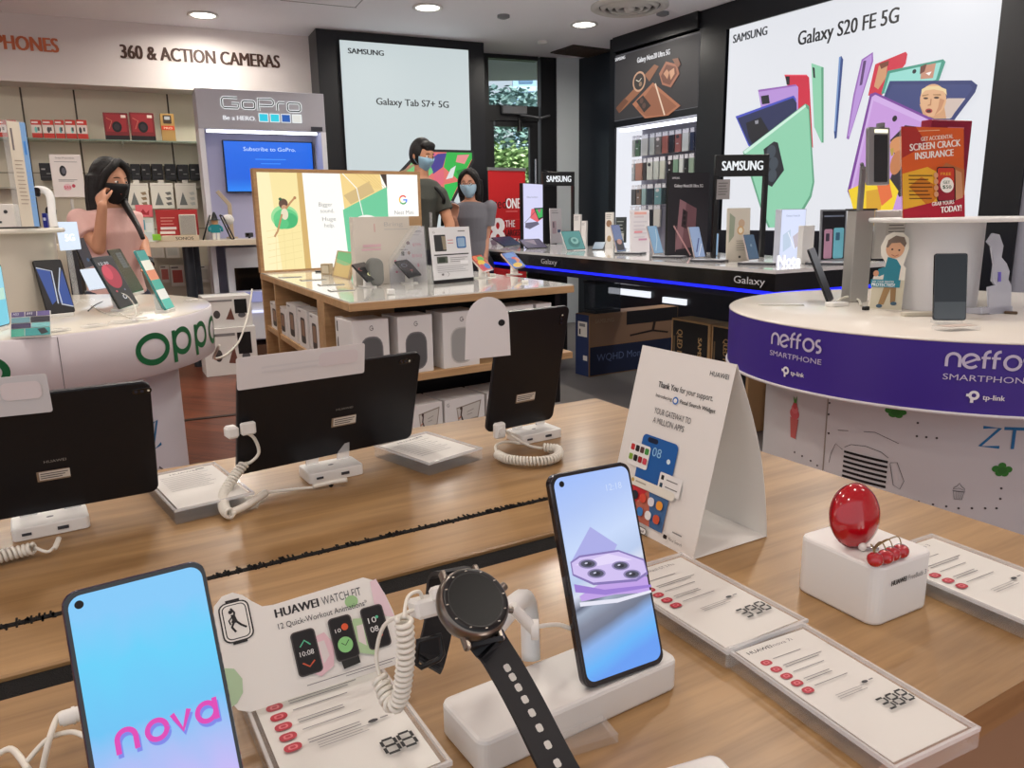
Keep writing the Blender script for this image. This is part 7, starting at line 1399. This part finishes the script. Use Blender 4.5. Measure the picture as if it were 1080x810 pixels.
A = Art(.1, .1, 40, 36, T=T3((.15, -.011, hp_-.13), rx=pi/2)); A.rect(0, 0, 40, 36, (196, 192, 186)); A.lines(4, 4, 7, 4, 30, 1, (70, 70, 74)); A.build(pd, 'paper_note')
# insurance poster on the upper tier
a = Y(951, 228, 2.42); b = Y(1016, 227, 2.50); e = (b-a); yw = degrees(atan2(e.y, e.x)); w = Vector((e.x, e.y)).length; h = Y(985, 132, 2.46).z-ZTn
T = pose(((a.x+b.x)/2+.004, (a.y+b.y)/2, ZTn), yw, 82)
ip = thing('insurance_poster', 'orange and crimson screen insurance poster standing on the upper tier', 'poster', T)
MB().box((0, h/2, -.005), (w, h, .006), CLEAR, bev=.001).build('clear_stand', ip); MB().box((0, h/2, .0), (w, h, .001), M((216, 96, 34), .4)).build('sheet', ip)
A = Art(w, h, 100, 128, z0=.0008, step=.0002)
A.poly([(0, 0), (100, 0), (100, 40), (0, 70)], (222, 96, 34)); A.poly([(0, 0), (22, 0), (40, 24), (0, 44)], (176, 44, 40)); A.poly([(0, 66), (40, 56), (70, 70), (90, 110), (0, 116)], (240, 184, 50)); A.poly([(10, 84), (30, 70), (66, 90), (40, 112)], (216, 130, 30)); A.poly([(52, 66), (70, 50), (100, 60), (100, 100), (60, 104)], (186, 110, 60)); A.poly([(0, 116), (100, 96), (100, 128), (0, 128)], (176, 20, 50))
A.line([(26, 6), (60, 4)], 1, (240, 200, 160)); A.text('GET ACCIDENTAL', 30, 20, 5.6, (250, 240, 224), w=52, rot=-.10, bold=.03, sh=.1); A.text('SCREEN CRACK', 12, 34, 9.4, (252, 246, 238), w=82, rot=-.10, bold=.05, sh=.1); A.text('INSURANCE', 20, 46, 9.4, (252, 246, 238), w=62, rot=-.10, bold=.05, sh=.1)
A.rrect(54, 56, 84, 106, 4, (40, 24, 28)); A.rrect(55.5, 57.5, 82.5, 104, 3, (206, 60, 40)); A.rrect(55.5, 80, 82.5, 104, 3, (150, 20, 44)); A.text('FREE', 60, 68, 4, (240, 190, 60), w=17); A.ell(70, 82, 11, 11, (250, 248, 240)); A.text('GET', 64, 80, 4, (40, 90, 60), w=11, bold=.03); A.text('$50', 63, 87, 4.6, (40, 90, 60), w=14, bold=.03)
A.poly([(84, 60), (94, 64), (96, 100), (84, 104)], (206, 150, 110)); [A.ell(52, 68+9*k, 3.6, 4, (216, 160, 120)) for k in range(4)]
A.lines(8, 68, 7, 5.4, 38, 1.2, (60, 30, 24)); A.text('GRAB YOURS', 44, 112, 5.4, (250, 240, 236), w=36, rot=-.08, bold=.04, sh=.1); A.text('TODAY!', 58, 122, 8.4, (252, 250, 246), w=34, rot=-.08, bold=.06, sh=.1); A.build(ip)
a2 = Y(984, 140, 2.50); b2 = Y(1026, 140, 2.56); e = b2-a2; wq_ = Vector((e.x, e.y)).length; zt_ = Y(1005, 126, 2.53).z
t = thing('crimson_box', 'crimson leaflet box standing behind the orange insurance poster', 'box', pose(((a2.x+b2.x)/2, (a2.y+b2.y)/2+.012, ZTn), yw, 90)); MB().box((0, (zt_-ZTn)/2, -.02), (wq_, zt_-ZTn, .04), M((140, 16, 52), .4), bev=.002).build('carton', t); A = Art(wq_, zt_-ZTn, 50, 110, z0=.001); A.rect(20, 8, 40, 10, (206, 120, 150)); A.build(t)
# cardboard figure (a plain generic cartoon clerk)
T, w, h = card((915, 326), (952, 328), .951, [(923, 247), (958, 247)], 80)
cf = thing('cardboard_cutout', 'small card cut-out of a cartoon clerk in teal shirt on the round table', 'cardboard figure', T)
olc = [(-.5, 0), (.46, 0), (.44, .56), (.36, .60), (.46, .82), (.42, .95), (.24, 1.02), (-.02, 1.03), (-.22, .98), (-.34, .84), (-.30, .72), (-.14, .62), (-.20, .52), (-.44, .44), (-.46, .40)]
MB().prism([(x*w, y*h) for x, y in olc], -.002, 0, M((232, 228, 216), .5)).build('card', cf)
A = Art(w, h, 100, 200, z0=.0003, step=.0002); A.rect(5, 120, 95, 198, (206, 200, 176)); A.poly([(40, 60), (66, 66), (80, 84), (78, 122), (34, 122), (36, 84)], (36, 130, 150)); A.poly([(36, 86), (18, 92), (10, 106), (22, 112), (40, 104)], (36, 130, 150)); A.ell(12, 104, 8, 8, (206, 150, 116)); A.poly([(40, 138), (60, 138), (44, 186), (28, 186)], (160, 128, 84)); A.poly([(58, 138), (74, 138), (76, 176), (62, 180)], (150, 118, 78)); A.ell(32, 190, 9, 5, (60, 90, 110)); A.ell(72, 182, 9, 5, (60, 90, 110))
A.ell(58, 38, 26, 25, (214, 164, 128)); A.poly([(32, 34), (36, 16), (56, 4), (80, 8), (88, 24), (84, 34), (70, 22), (46, 24), (38, 36)], (120, 104, 92)); A.ell(50, 40, 3, 2.4, (40, 30, 28)); A.ell(70, 42, 3, 2.4, (40, 30, 28)); A.line([(50, 54), (60, 58), (70, 54)], 1.6, (150, 70, 60)); A.rect(0, 120, 84, 140, (30, 130, 150)); A.text('ARE YOUR DEVICES', 4, 128, 5, (240, 244, 244), w=62); A.text('PROTECTED?', 4, 138, 8, (244, 248, 248), w=66, bold=.03); A.build(cf)
# leaning tablet seen edge-on
p0 = Z(870, 322, .953); p1_ = Y(889, 260, p0.y+.03); 
tt_ = thing('display_tablet', 'black tablet seen from its edge, leaning over a white sensor block', 'tablet', pose(p0+Vector((.03, .03, .006)), 62, 67)); 
MB().prism(rr(.16, .20, .008, 5, .05, .10), -.008, 0, M((24, 24, 28), .3), bev=.001).build('body', tt_)
t = thing('sensor_pad', 'white sensor block at the foot of the edge-on leaning tablet', 'sensor', up(p0.x+.035, p0.y-.012, .951, 20)); MB().prism(rr(.07, .04, .006), 0, .014, PLASW, bev=.002).build('block', t)
mb = MB(); mb.tube(smooth(PX([(882, 318, .955), (893, 313, .97), (905, 316, .96), (908, 322, .954)])), .004, M_cab, 8); mb.build('security_cable', label='short thick white cable arching beside the edge-on tablet', cat='cable')
p = Z(825, 322, .951); t = thing('paper_slip', 'torn narrow paper slip lying at the left of the purple-rimmed table', 'paper', up(p.x, p.y, .951, -8)); MB().prism([(-.075, -.006), (-.03, -.008), (.02, -.004), (.07, -.010), (.074, .006), (.02, .010), (-.04, .007), (-.08, .010)], 0, .003, M((206, 206, 198), .5)).build('slip', t)
p = Z(913, 327, .951); MB().box((0, 0, .006), (.022, .014, .012), BLACK, bev=.002).build('key_fob', T=up(p.x, p.y, .951, 20), label='tiny black plug lying left of the cardboard figure', cat='plug')
p = Z(1066, 331, .951); MB().box((0, 0, .004), (.035, .014, .008), M((90, 70, 50), .5), bev=.002).build('key_fob', T=up(p.x, p.y, .951, -30), label='small brown tag lying at the right foot of the wavy acrylic holder', cat='tag')
# wavy frosted acrylic holder
T, w, h = card((1038, 332), (1066, 330), .951, [(1030, 245), (1056, 247)], 84)
wv_ = thing('phone_holder', 'wavy frosted acrylic holder standing right of the blank grey smartphone', 'phone holder', T); FR_ = M((206, 210, 224), .25, alpha=.72, coat=.5)
MB().prism([(-.3*w, 0), (.5*w, 0), (.5*w, .34*h), (.38*w, .42*h), (.42*w, .52*h), (.30*w, .62*h), (.10*w, .70*h), (.16*w, .84*h), (.0, .98*h), (-.25*w, h), (-.45*w, .9*h), (-.30*w, .84*h), (-.18*w, .62*h), (-.24*w, .42*h), (-.10*w, .36*h), (-.38*w, .34*h)], -.006, 0, FR_).build('wavy_panel', wv_)
MB().box((0, .012, -.03), (w*1.2, .02, .06), FR_, bev=.003).build('foot', wv_); MB().box((.02*w, h*.46, .002), (.10*w, .12*h, .002), M((110, 100, 200), .3)).build('blue_tab', wv_)
# ================================================================= PEOPLE
def cap(mb, a, b, r0, r1, m=None, n=14):
    a = Vector(a); b = Vector(b); mb.tube([a, a.lerp(b, .5), b], [r0, (r0+r1)/2, r1], m or SKN, n); mb.ball(tuple(a), r0, m or SKN, n); mb.ball(tuple(b), r1, m or SKN, n)
def loft(mb, rings, m, n=24):
    vs = []; fs = []
    for (z, rx, ry, ox, oy) in rings:
        for k in range(n): a = 2*pi*k/n; vs.append((ox+rx*cos(a), oy+ry*sin(a), z))
    for i in range(len(rings)-1):
        for k in range(n): k2 = (k+1) % n; fs.append((i*n+k, i*n+k2, (i+1)*n+k2, (i+1)*n+k))
    fs += [list(range(n))[::-1], [(len(rings)-1)*n+k for k in range(n)]]; mb.add(vs, fs, m, None, True)
def hand(mb, w, d, side, up_, m, s=1.0, curl=.5):
    """palm and five separate fingers: w wrist, d pointing direction, up_ palm normal, side = thumb direction"""
    d = Vector(d).normalized(); up_ = Vector(up_); up_ = (up_-d*up_.dot(d)).normalized(); sd_ = d.cross(up_)*side; w = Vector(w)
    for k in range(4):
        o = (k-1.5)*.019*s; cap(mb, w+d*.012*s+sd_*(-o*.7), w+d*.082*s+sd_*(-o), .013*s, .0105*s, m, 8)
        L = [.040, .046, .043, .033][k]*s; b = w+d*.088*s+sd_*(-o); d1 = (d*cos(curl*.6)+up_*sin(curl*.6)).normalized(); c = b+d1*L; d2 = (d*cos(curl*1.5)+up_*sin(curl*1.5)).normalized(); e = c+d2*L*.75
        cap(mb, b, c, .0092*s, .0085*s, m, 8); cap(mb, c, e, .0085*s, .0072*s, m, 8)
    b = w+d*.028*s+sd_*.026*s; c = b+(d*.6+sd_*.8+up_*.2).normalized()*.038*s; e = c+(d*.9+sd_*.3+up_*.35).normalized()*.030*s
    cap(mb, b, c, .0125*s, .0105*s, m, 8); cap(mb, c, e, .010*s, .008*s, m, 8)
def hfn(v):
    x, y, z = v
    if z < -.1: k = 1-.42*(-.1-z)**1.2; x *= k; y = y*(1-.12*(-.1-z))
    f = max(0, -y)
    for sx in (-1, 1): g = math.exp(-(((x-sx*.36)/.2)**2+((z-.06)/.13)**2)); y += .085*g*f
    y -= .07*math.exp(-((x/.16)**2+((z-.28)/.12)**2))*f*.4; y -= .20*math.exp(-((x/.13)**2+((z+.14)/.13)**2))*f; y -= .10*math.exp(-((x/.09)**2+((z-.02)/.16)**2))*f
    y -= .06*math.exp(-((x/.26)**2+((z+.46)/.09)**2))*f; y -= .05*math.exp(-((x/.25)**2+((z+.82)/.15)**2))
    return Vector((x, y, z))
HR = (.074, .094, .114)
def rm(o, vox, sm=6):
    m = o.modifiers.new('remesh', 'REMESH'); m.mode = 'VOXEL'; m.voxel_size = vox; m.use_smooth_shade = True
    s = o.modifiers.new('smooth', 'SMOOTH'); s.iterations = sm; s.factor = .5; return o
def make_person(lab, T, J, skin, hairc, maskc, shirt, trous, hair, sleeve=.55, head_rot=(0, 0, 0), fem=True, extra=None, hands=None, group=None):
    global SKN
    SKN = M(skin, .5); mb = MB(); H0 = Vector(J['head']); HT = Matrix.Translation(H0) @ Matrix.Rotation(head_rot[0], 4, 'Z') @ Matrix.Rotation(head_rot[1], 4, 'X') @ Matrix.Rotation(head_rot[2], 4, 'Y')
    s = HR; vs0 = len(mb.v)
    mb.ball((0, 0, 0), s, SKN, 40, fn=hfn)
    mb.v[vs0:] = [tuple(HT @ Vector(v)) for v in mb.v[vs0:]]
    for sx in (-1, 1): 
        e = HT @ Vector((sx*.074, .008, -.004)); mb.ball(tuple(e), (.012, .018, .030), SKN, 12)
    nk = Vector(J['neck']); cap(mb, nk, H0+Vector((0, .012, -.07)), .048 if fem else .056, .045 if fem else .052)
    zc, zw, zp = J['chest'][2], J['waist'][2], J['pelvis'][2]; ch, wa, pe_ = Vector(J['chest']), Vector(J['waist']), Vector(J['pelvis'])
    k = .90 if fem else 1.06
    def torso(g): return [(zp-.12, .10*k+g, .09+g, pe_.x, pe_.y), (zp, .155*k+g, .108+g, pe_.x, pe_.y), (zw, .120*k+g, .092+g, wa.x, wa.y), ((zw+zc)/2, .135*k+g, .100+g, (wa.x+ch.x)/2, (wa.y+ch.y)/2), (zc, .155*k+g, .112+g, ch.x, ch.y-.006), (zc+.10, .165*k+g, .095+g, ch.x, ch.y), (nk.z-.035, .120*k+g, .072+g, (ch.x+nk.x)/2, (ch.y+nk.y)/2), (nk.z-.005, .055+g, .055+g*.6, nk.x, nk.y)]
    loft(mb, torso(0), SKN)
    ua = .040 if fem else .050
    for sd_ in 'LR':
        sh, el, wr = Vector(J['sh'+sd_]), Vector(J['el'+sd_]), Vector(J['wr'+sd_]); cap(mb, sh, el, ua, ua*.82); cap(mb, el, wr, ua*.84, ua*.58)
        hd, sdn, upn, cu = (hands or {}).get(sd_, ((wr-el).normalized(), 1 if sd_ == 'L' else -1, (0, -1, 0), .5)); hand(mb, wr, hd, sdn, upn, SKN, .92 if fem else 1.02, cu)
        hp, kn, an = Vector(J['hip'+sd_]), Vector(J['kn'+sd_]), Vector(J['an'+sd_]); cap(mb, hp, kn, .082, .052); cap(mb, kn, an, .052, .034); cap(mb, an+Vector((0, .02, -.03)), an+Vector((0, -.12, -.045)), .036, .030)
    body = mb.build('person', label=lab, cat='person', group=group); rm(body, .0062, 4); body.matrix_world = T
    # clothing
    sb = MB(); sm = M(shirt, .85, bump=.15, scale=60); loft(sb, [(r[0], r[1], r[2], r[3], r[4]) for r in torso(.016)[1:-1]]+[(nk.z-.018, .062, .060, nk.x, nk.y)], sm)
    for sd_ in 'LR': sh, el = Vector(J['sh'+sd_]), Vector(J['el'+sd_]); mm_ = sh.lerp(el, sleeve); sb.tube([sh, sh.lerp(mm_, .5), mm_], [ua+.018, ua+.018, ua+.020], sm, 16); sb.ball(tuple(sh), ua+.020, sm, 16)
    rm(sb.build('shirt', body), .008, 5)
    tb_ = MB(); tm = M(trous, .8); loft(tb_, [(zp-.14, .11*k, .10, pe_.x, pe_.y), (zp-.02, .17*k, .122, pe_.x, pe_.y), (zp+.05, .158*k, .115, pe_.x, pe_.y), (zp+.07, .15*k, .11, pe_.x, pe_.y)], tm)
    for sd_ in 'LR': hp, kn, an = Vector(J['hip'+sd_]), Vector(J['kn'+sd_]), Vector(J['an'+sd_]); cap(tb_, hp, kn, .096, .066, tm); tb_.tube([kn, kn.lerp(an, .5), an+Vector((0, 0, .02))], [.066, .06, .056], tm, 16)
    rm(tb_.build('trousers', body), .010, 4)
    fb = MB(); shm = M((36, 34, 38), .5)
    for sd_ in 'LR': an = Vector(J['an'+sd_]); f1 = MB(); f1.ball((an.x, an.y-.045, .042), (.046, .125, .042), shm, 20); f1.box((an.x, an.y-.045, .012), (.085, .235, .024), shm, bev=.01); f1.build('shoe', body)
    # face details
    def face(b_): b_.v = [tuple(HT @ Vector(v)) for v in b_.v]; return b_
    for sx in (-1, 1):
        eb = MB(); eb.ball((sx*.0275, -.0795, .007), (.0125, .007, .0065), M((236, 232, 228), .2), 14); face(eb).build('eye', body)
        ir = MB(); ir.ball((sx*.0275, -.0845, .007), (.0055, .0028, .0055), M((30, 20, 16), .15), 12); face(ir).build('iris', body)
        bw = MB(); bw.tube([(sx*.013, -.0885, .026), (sx*.028, -.0875, .030), (sx*.044, -.0765, .026)], [.0018, .0028, .0014], M(hairc, .8), 6); face(bw).build('eyebrow', body)
    lp = MB(); lp.ball((0, -.089, -.052), (.020, .006, .0055), M((170, 90, 84), .5), 14); face(lp).build('lips', body)
    # mask
    if maskc:
        mk = MB(); vs = []; fs = []; NA, NE = 16, 10
        for i in range(NE+1):
            for j in range(NA+1):
                az = radians(-72+144*j/NA); el_ = radians(-62+64*i/NE*1.0); p_ = hfn(Vector((cos(el_)*sin(az), -cos(el_)*cos(az), sin(el_)))); q = Vector((p_.x*HR[0], p_.y*HR[1], p_.z*HR[2])); q = q*1.0+Vector((0, -.007, 0))+q.normalized()*.004; 
                if abs(i/NE-.5) > .35: q += Vector((0, .001, 0))
                q.z += -.004; vs.append(q)
        for i in range(NE):
            for j in range(NA): a_ = i*(NA+1)+j; fs.append((a_, a_+1, a_+NA+2, a_+NA+1))
        mk.add(vs, fs, M(maskc, .7), None, True)
        for sx in (-1, 1):
            for zz_0, zz_1 in ((-.006, .006), (-.060, -.020)): mk.tube(smooth([(sx*.066, -.030, zz_0), (sx*.076, -.010, (zz_0+zz_1)/2), (sx*.080, .012, zz_1)]), .0012, M(maskc, .7), 6)
        mo = face(mk).build('face_mask', body); so_ = mo.modifiers.new('thickness', 'SOLIDIFY'); so_.thickness = .0015
    hb_ = MB(); hm = M(tuple(int(v*.7) for v in hairc), .62, bump=.3, scale=80); hair(hb_, hm); hb_.v = [tuple(HT @ Vector(v)) for v in hb_.v]; rm(hb_.build('hair', body), .006, 3)
    if extra: extra(body, HT)
    return body
def hair_cap(h, m, low=-.10):
    h.ball((0, .014, .016), (.085, .098, .116), m, 28, fn=lambda v: Vector((v.x, max(v.y, -.62-.3*v.z) if v.z < .62 else v.y, max(v.z, -.75)))) 
    # cut away the face: lift everything that would fall in front of it
    h.v = [(x, y if not (y < -.045 and z < .052) else -.045+(y+.045)*.05, z) for x, y, z in h.v]
def hair_short(h, m):
    hair_cap(h, m); h.ball((0, -.046, .082), (.068, .042, .032), m, 16); h.ball((.0, -.066, .062), (.054, .020, .020), m, 14)
def hair_long(front=.42, back=.46, part=0):
    def f(h, m):
        hair_cap(h, m)
        for x, y, l, r in ((-.066, .0, front, .024), (.066, .0, front, .024), (-.055, .05, back, .040), (.055, .05, back, .040), (0, .075, back, .045), (-.076, .028, back*.9, .026), (.076, .028, back*.9, .026)):
            n = 7; pts = [Vector((x*(1+.10*sin(k*1.1)), y+.012*k/n, .03-l*k/n)) for k in range(n+1)]; h.tube(pts, [r*(1-.7*(k/n)**3) for k in range(n+1)], m, 12)
        for sx in (-1, 1): h.tube(smooth([(0, -.058, .112), (sx*.040, -.070, .082), (sx*.066, -.048, .040), (sx*.076, -.026, -.02), (sx*.074, -.01, -.10)]), [.020+.0*i for i in range(25)], m, 12)
    return f
def std(hgt, fem=True, lean=0, leanx=0):
    """default standing skeleton, facing -y"""
    k = hgt/1.70; sw = .165 if fem else .195
    J = dict(pelvis=(0, 0, .95*k), waist=(leanx*.3, -lean*.3, 1.10*k), chest=(leanx*.7, -lean*.7, 1.30*k), neck=(leanx, -lean, 1.455*k), head=(leanx, -lean-.02, hgt-.118),
        shL=(sw+leanx, -lean*.9, 1.385*k), shR=(-sw+leanx, -lean*.9, 1.385*k), elL=(sw+.06+leanx*.7, .02-lean*.6, 1.09*k), elR=(-sw-.06+leanx*.7, .02-lean*.6, 1.09*k), wrL=(sw+.07, -.06, .86*k), wrR=(-sw-.07, -.06, .86*k))
    for s_, x in (('L', .09), ('R', -.09)): J['hip'+s_] = (x, 0, .90*k); J['kn'+s_] = (x*1.1, -.01, .49*k); J['an'+s_] = (x*1.1, .02, .085)
    return J
# --- girl with long hair by the round table
g = Y(106, 168, 4.15); hg_ = g.z; J = std(hg_, True, .05)
gy = 52; TG = T3((g.x-.01, g.y+.02, 0), rz=radians(gy)); iG = TG.inverted()
def inL(px, py, y, T_): return tuple(T_.inverted() @ Y(px, py, y))
J['elR'] = inL(104, 262, 3.98, TG); J['wrR'] = inL(108, 217, 3.94, TG); J['shR'] = inL(84, 232, 4.03, TG)
J['elL'] = inL(150, 254, 4.25, TG); J['wrL'] = inL(157, 282, 4.12, TG); J['shL'] = inL(131, 231, 4.28, TG)
wb = Vector(J['wrL']).lerp(Vector(J['elL']), .12)
def ex1(body, HT):
    a_ = Vector(J['wrL']); b_ = Vector(J['elL']); d_ = (b_-a_).normalized(); MB().cyl(a_+d_*.02, a_+d_*.055, .031, M((20, 20, 22), .5), 20).build('wrist_band', body)
    h2 = MB(); 
    pts = smooth([TG.inverted() @ Y(px, py, y) for px, py, y in ((130, 212, 4.14), (138, 226, 4.05), (146, 240, 3.97), (151, 252, 3.95))]); h2.tube(pts, [.020-.010*i/len(pts) for i in range(len(pts))], M((24, 20, 20), .45), 12); h2.build('hair_lock', body)
dh = (Vector((-.0, -.02, .1))); hw = Vector(J['wrR'])
make_person('person in pink t-shirt and black face mask raising a hand to the ear', TG, J, (196, 142, 112), (22, 18, 18), (16, 16, 18), (226, 184, 176), (40, 44, 60), hair_long(.36, .46), head_rot=(radians(16), radians(6), 0), extra=ex1, hands={'R': (tuple((Vector(J['head'])+Vector((-.075, -.03, -.0))-hw).normalized()), -1, (.5, .3, 0), .7)})
# --- man behind the lit wooden display
g = Y(446, 147, 5.95); J = std(g.z, False, .05); TM = T3((g.x-.06, g.y+.03, 0), rz=radians(48))
J['elL'] = inL(474, 236, 5.95, TM); J['shL'] = inL(463, 206, 5.98, TM); J['wrL'] = inL(478, 266, 5.85, TM)
def ex2(body, HT):
    st_p = [Vector(J['shL'])+Vector((-.05, .05, .04)), Vector(J['shL'])+Vector((-.055, -.02, .055)), Vector(J['shL'])+Vector((-.055, -.105, -.02)), Vector(J['chest'])+Vector((.10, -.135, -.06)), Vector(J['chest'])+Vector((.12, -.10, -.20))]
    MB().tube(smooth(st_p), .014, M((18, 18, 20), .7), 8).build('bag_strap', body)
    bp = MB(); c = Vector(J['chest']); bp.box((c.x, c.y+.20, c.z-.05), (.28, .14, .40), M((28, 28, 32), .7), bev=.04); bp.build('backpack', body)
make_person('person in dark olive t-shirt with backpack and pale blue mask, looking down', TM, J, (196, 140, 108), (20, 18, 18), (150, 190, 214), (74, 76, 70), (50, 52, 60), hair_short, head_rot=(radians(4), radians(14), 0), fem=False, extra=ex2)
# --- girl with glasses further back
g = Y(496, 179, 6.55); J = std(g.z, True, .03); TH = T3((g.x, g.y, 0), rz=radians(-8))
J['elR'] = inL(484, 252, 6.5, TH); J['wrR'] = inL(479, 230, 6.40, TH); J['elL'] = inL(512, 252, 6.55, TH); J['wrL'] = inL(512, 276, 6.45, TH)
def ex3(body, HT):
    gl = MB()
    for sx in (-1, 1): gl.tube([(sx*.028+.019*cos(2*pi*i/20), -.100, .006+.016*sin(2*pi*i/20)) for i in range(20)], .0014, M((60, 50, 50), .3), 6, closed=True); gl.tube([(sx*.047, -.100, .008), (sx*.072, -.06, .010), (sx*.080, .01, .006)], .0014, M((60, 50, 50), .3), 6)
    gl.tube([(-.009, -.100, .008), (0, -.103, .010), (.009, -.100, .008)], .0014, M((60, 50, 50), .3), 6); gl.v = [tuple(HT @ Vector(v)) for v in gl.v]; gl.build('glasses', body)
make_person('person in grey t-shirt with glasses and pale face mask, beside the black counter', TH, J, (206, 150, 124), (26, 20, 20), (170, 200, 220), (120, 120, 128), (44, 44, 52), hair_long(.30, .40), head_rot=(radians(-4), radians(4), 0), extra=ex3, hands={'R': ((.2, -.2, 1), -1, (0, -1, 0), .9)})
# ================================================================= CAMERA, WORLD
cam = bpy.data.cameras.new('camera'); cam.sensor_width = 36; cam.lens = 36*FPX/1080; cam.clip_start = .02; cam.clip_end = 200
co = bpy.data.objects.new('camera', cam); COL.objects.link(co)
R = Matrix((CR, CU, -CF)).transposed().to_4x4(); R.translation = EYEV; co.matrix_world = R
sc = bpy.context.scene; sc.camera = co
W = bpy.data.worlds.new('world'); sc.world = W; W.use_nodes = True; nt = W.node_tree
bg = nt.nodes['Background']; bg.inputs['Color'].default_value = (.90, .94, 1.0, 1); bg.inputs['Strength'].default_value = .80
sc.view_settings.view_transform = 'Standard'; sc.view_settings.look = 'None'; sc.view_settings.gamma = 1; sc.view_settings.exposure = .12
sc.view_settings.use_curve_mapping = False
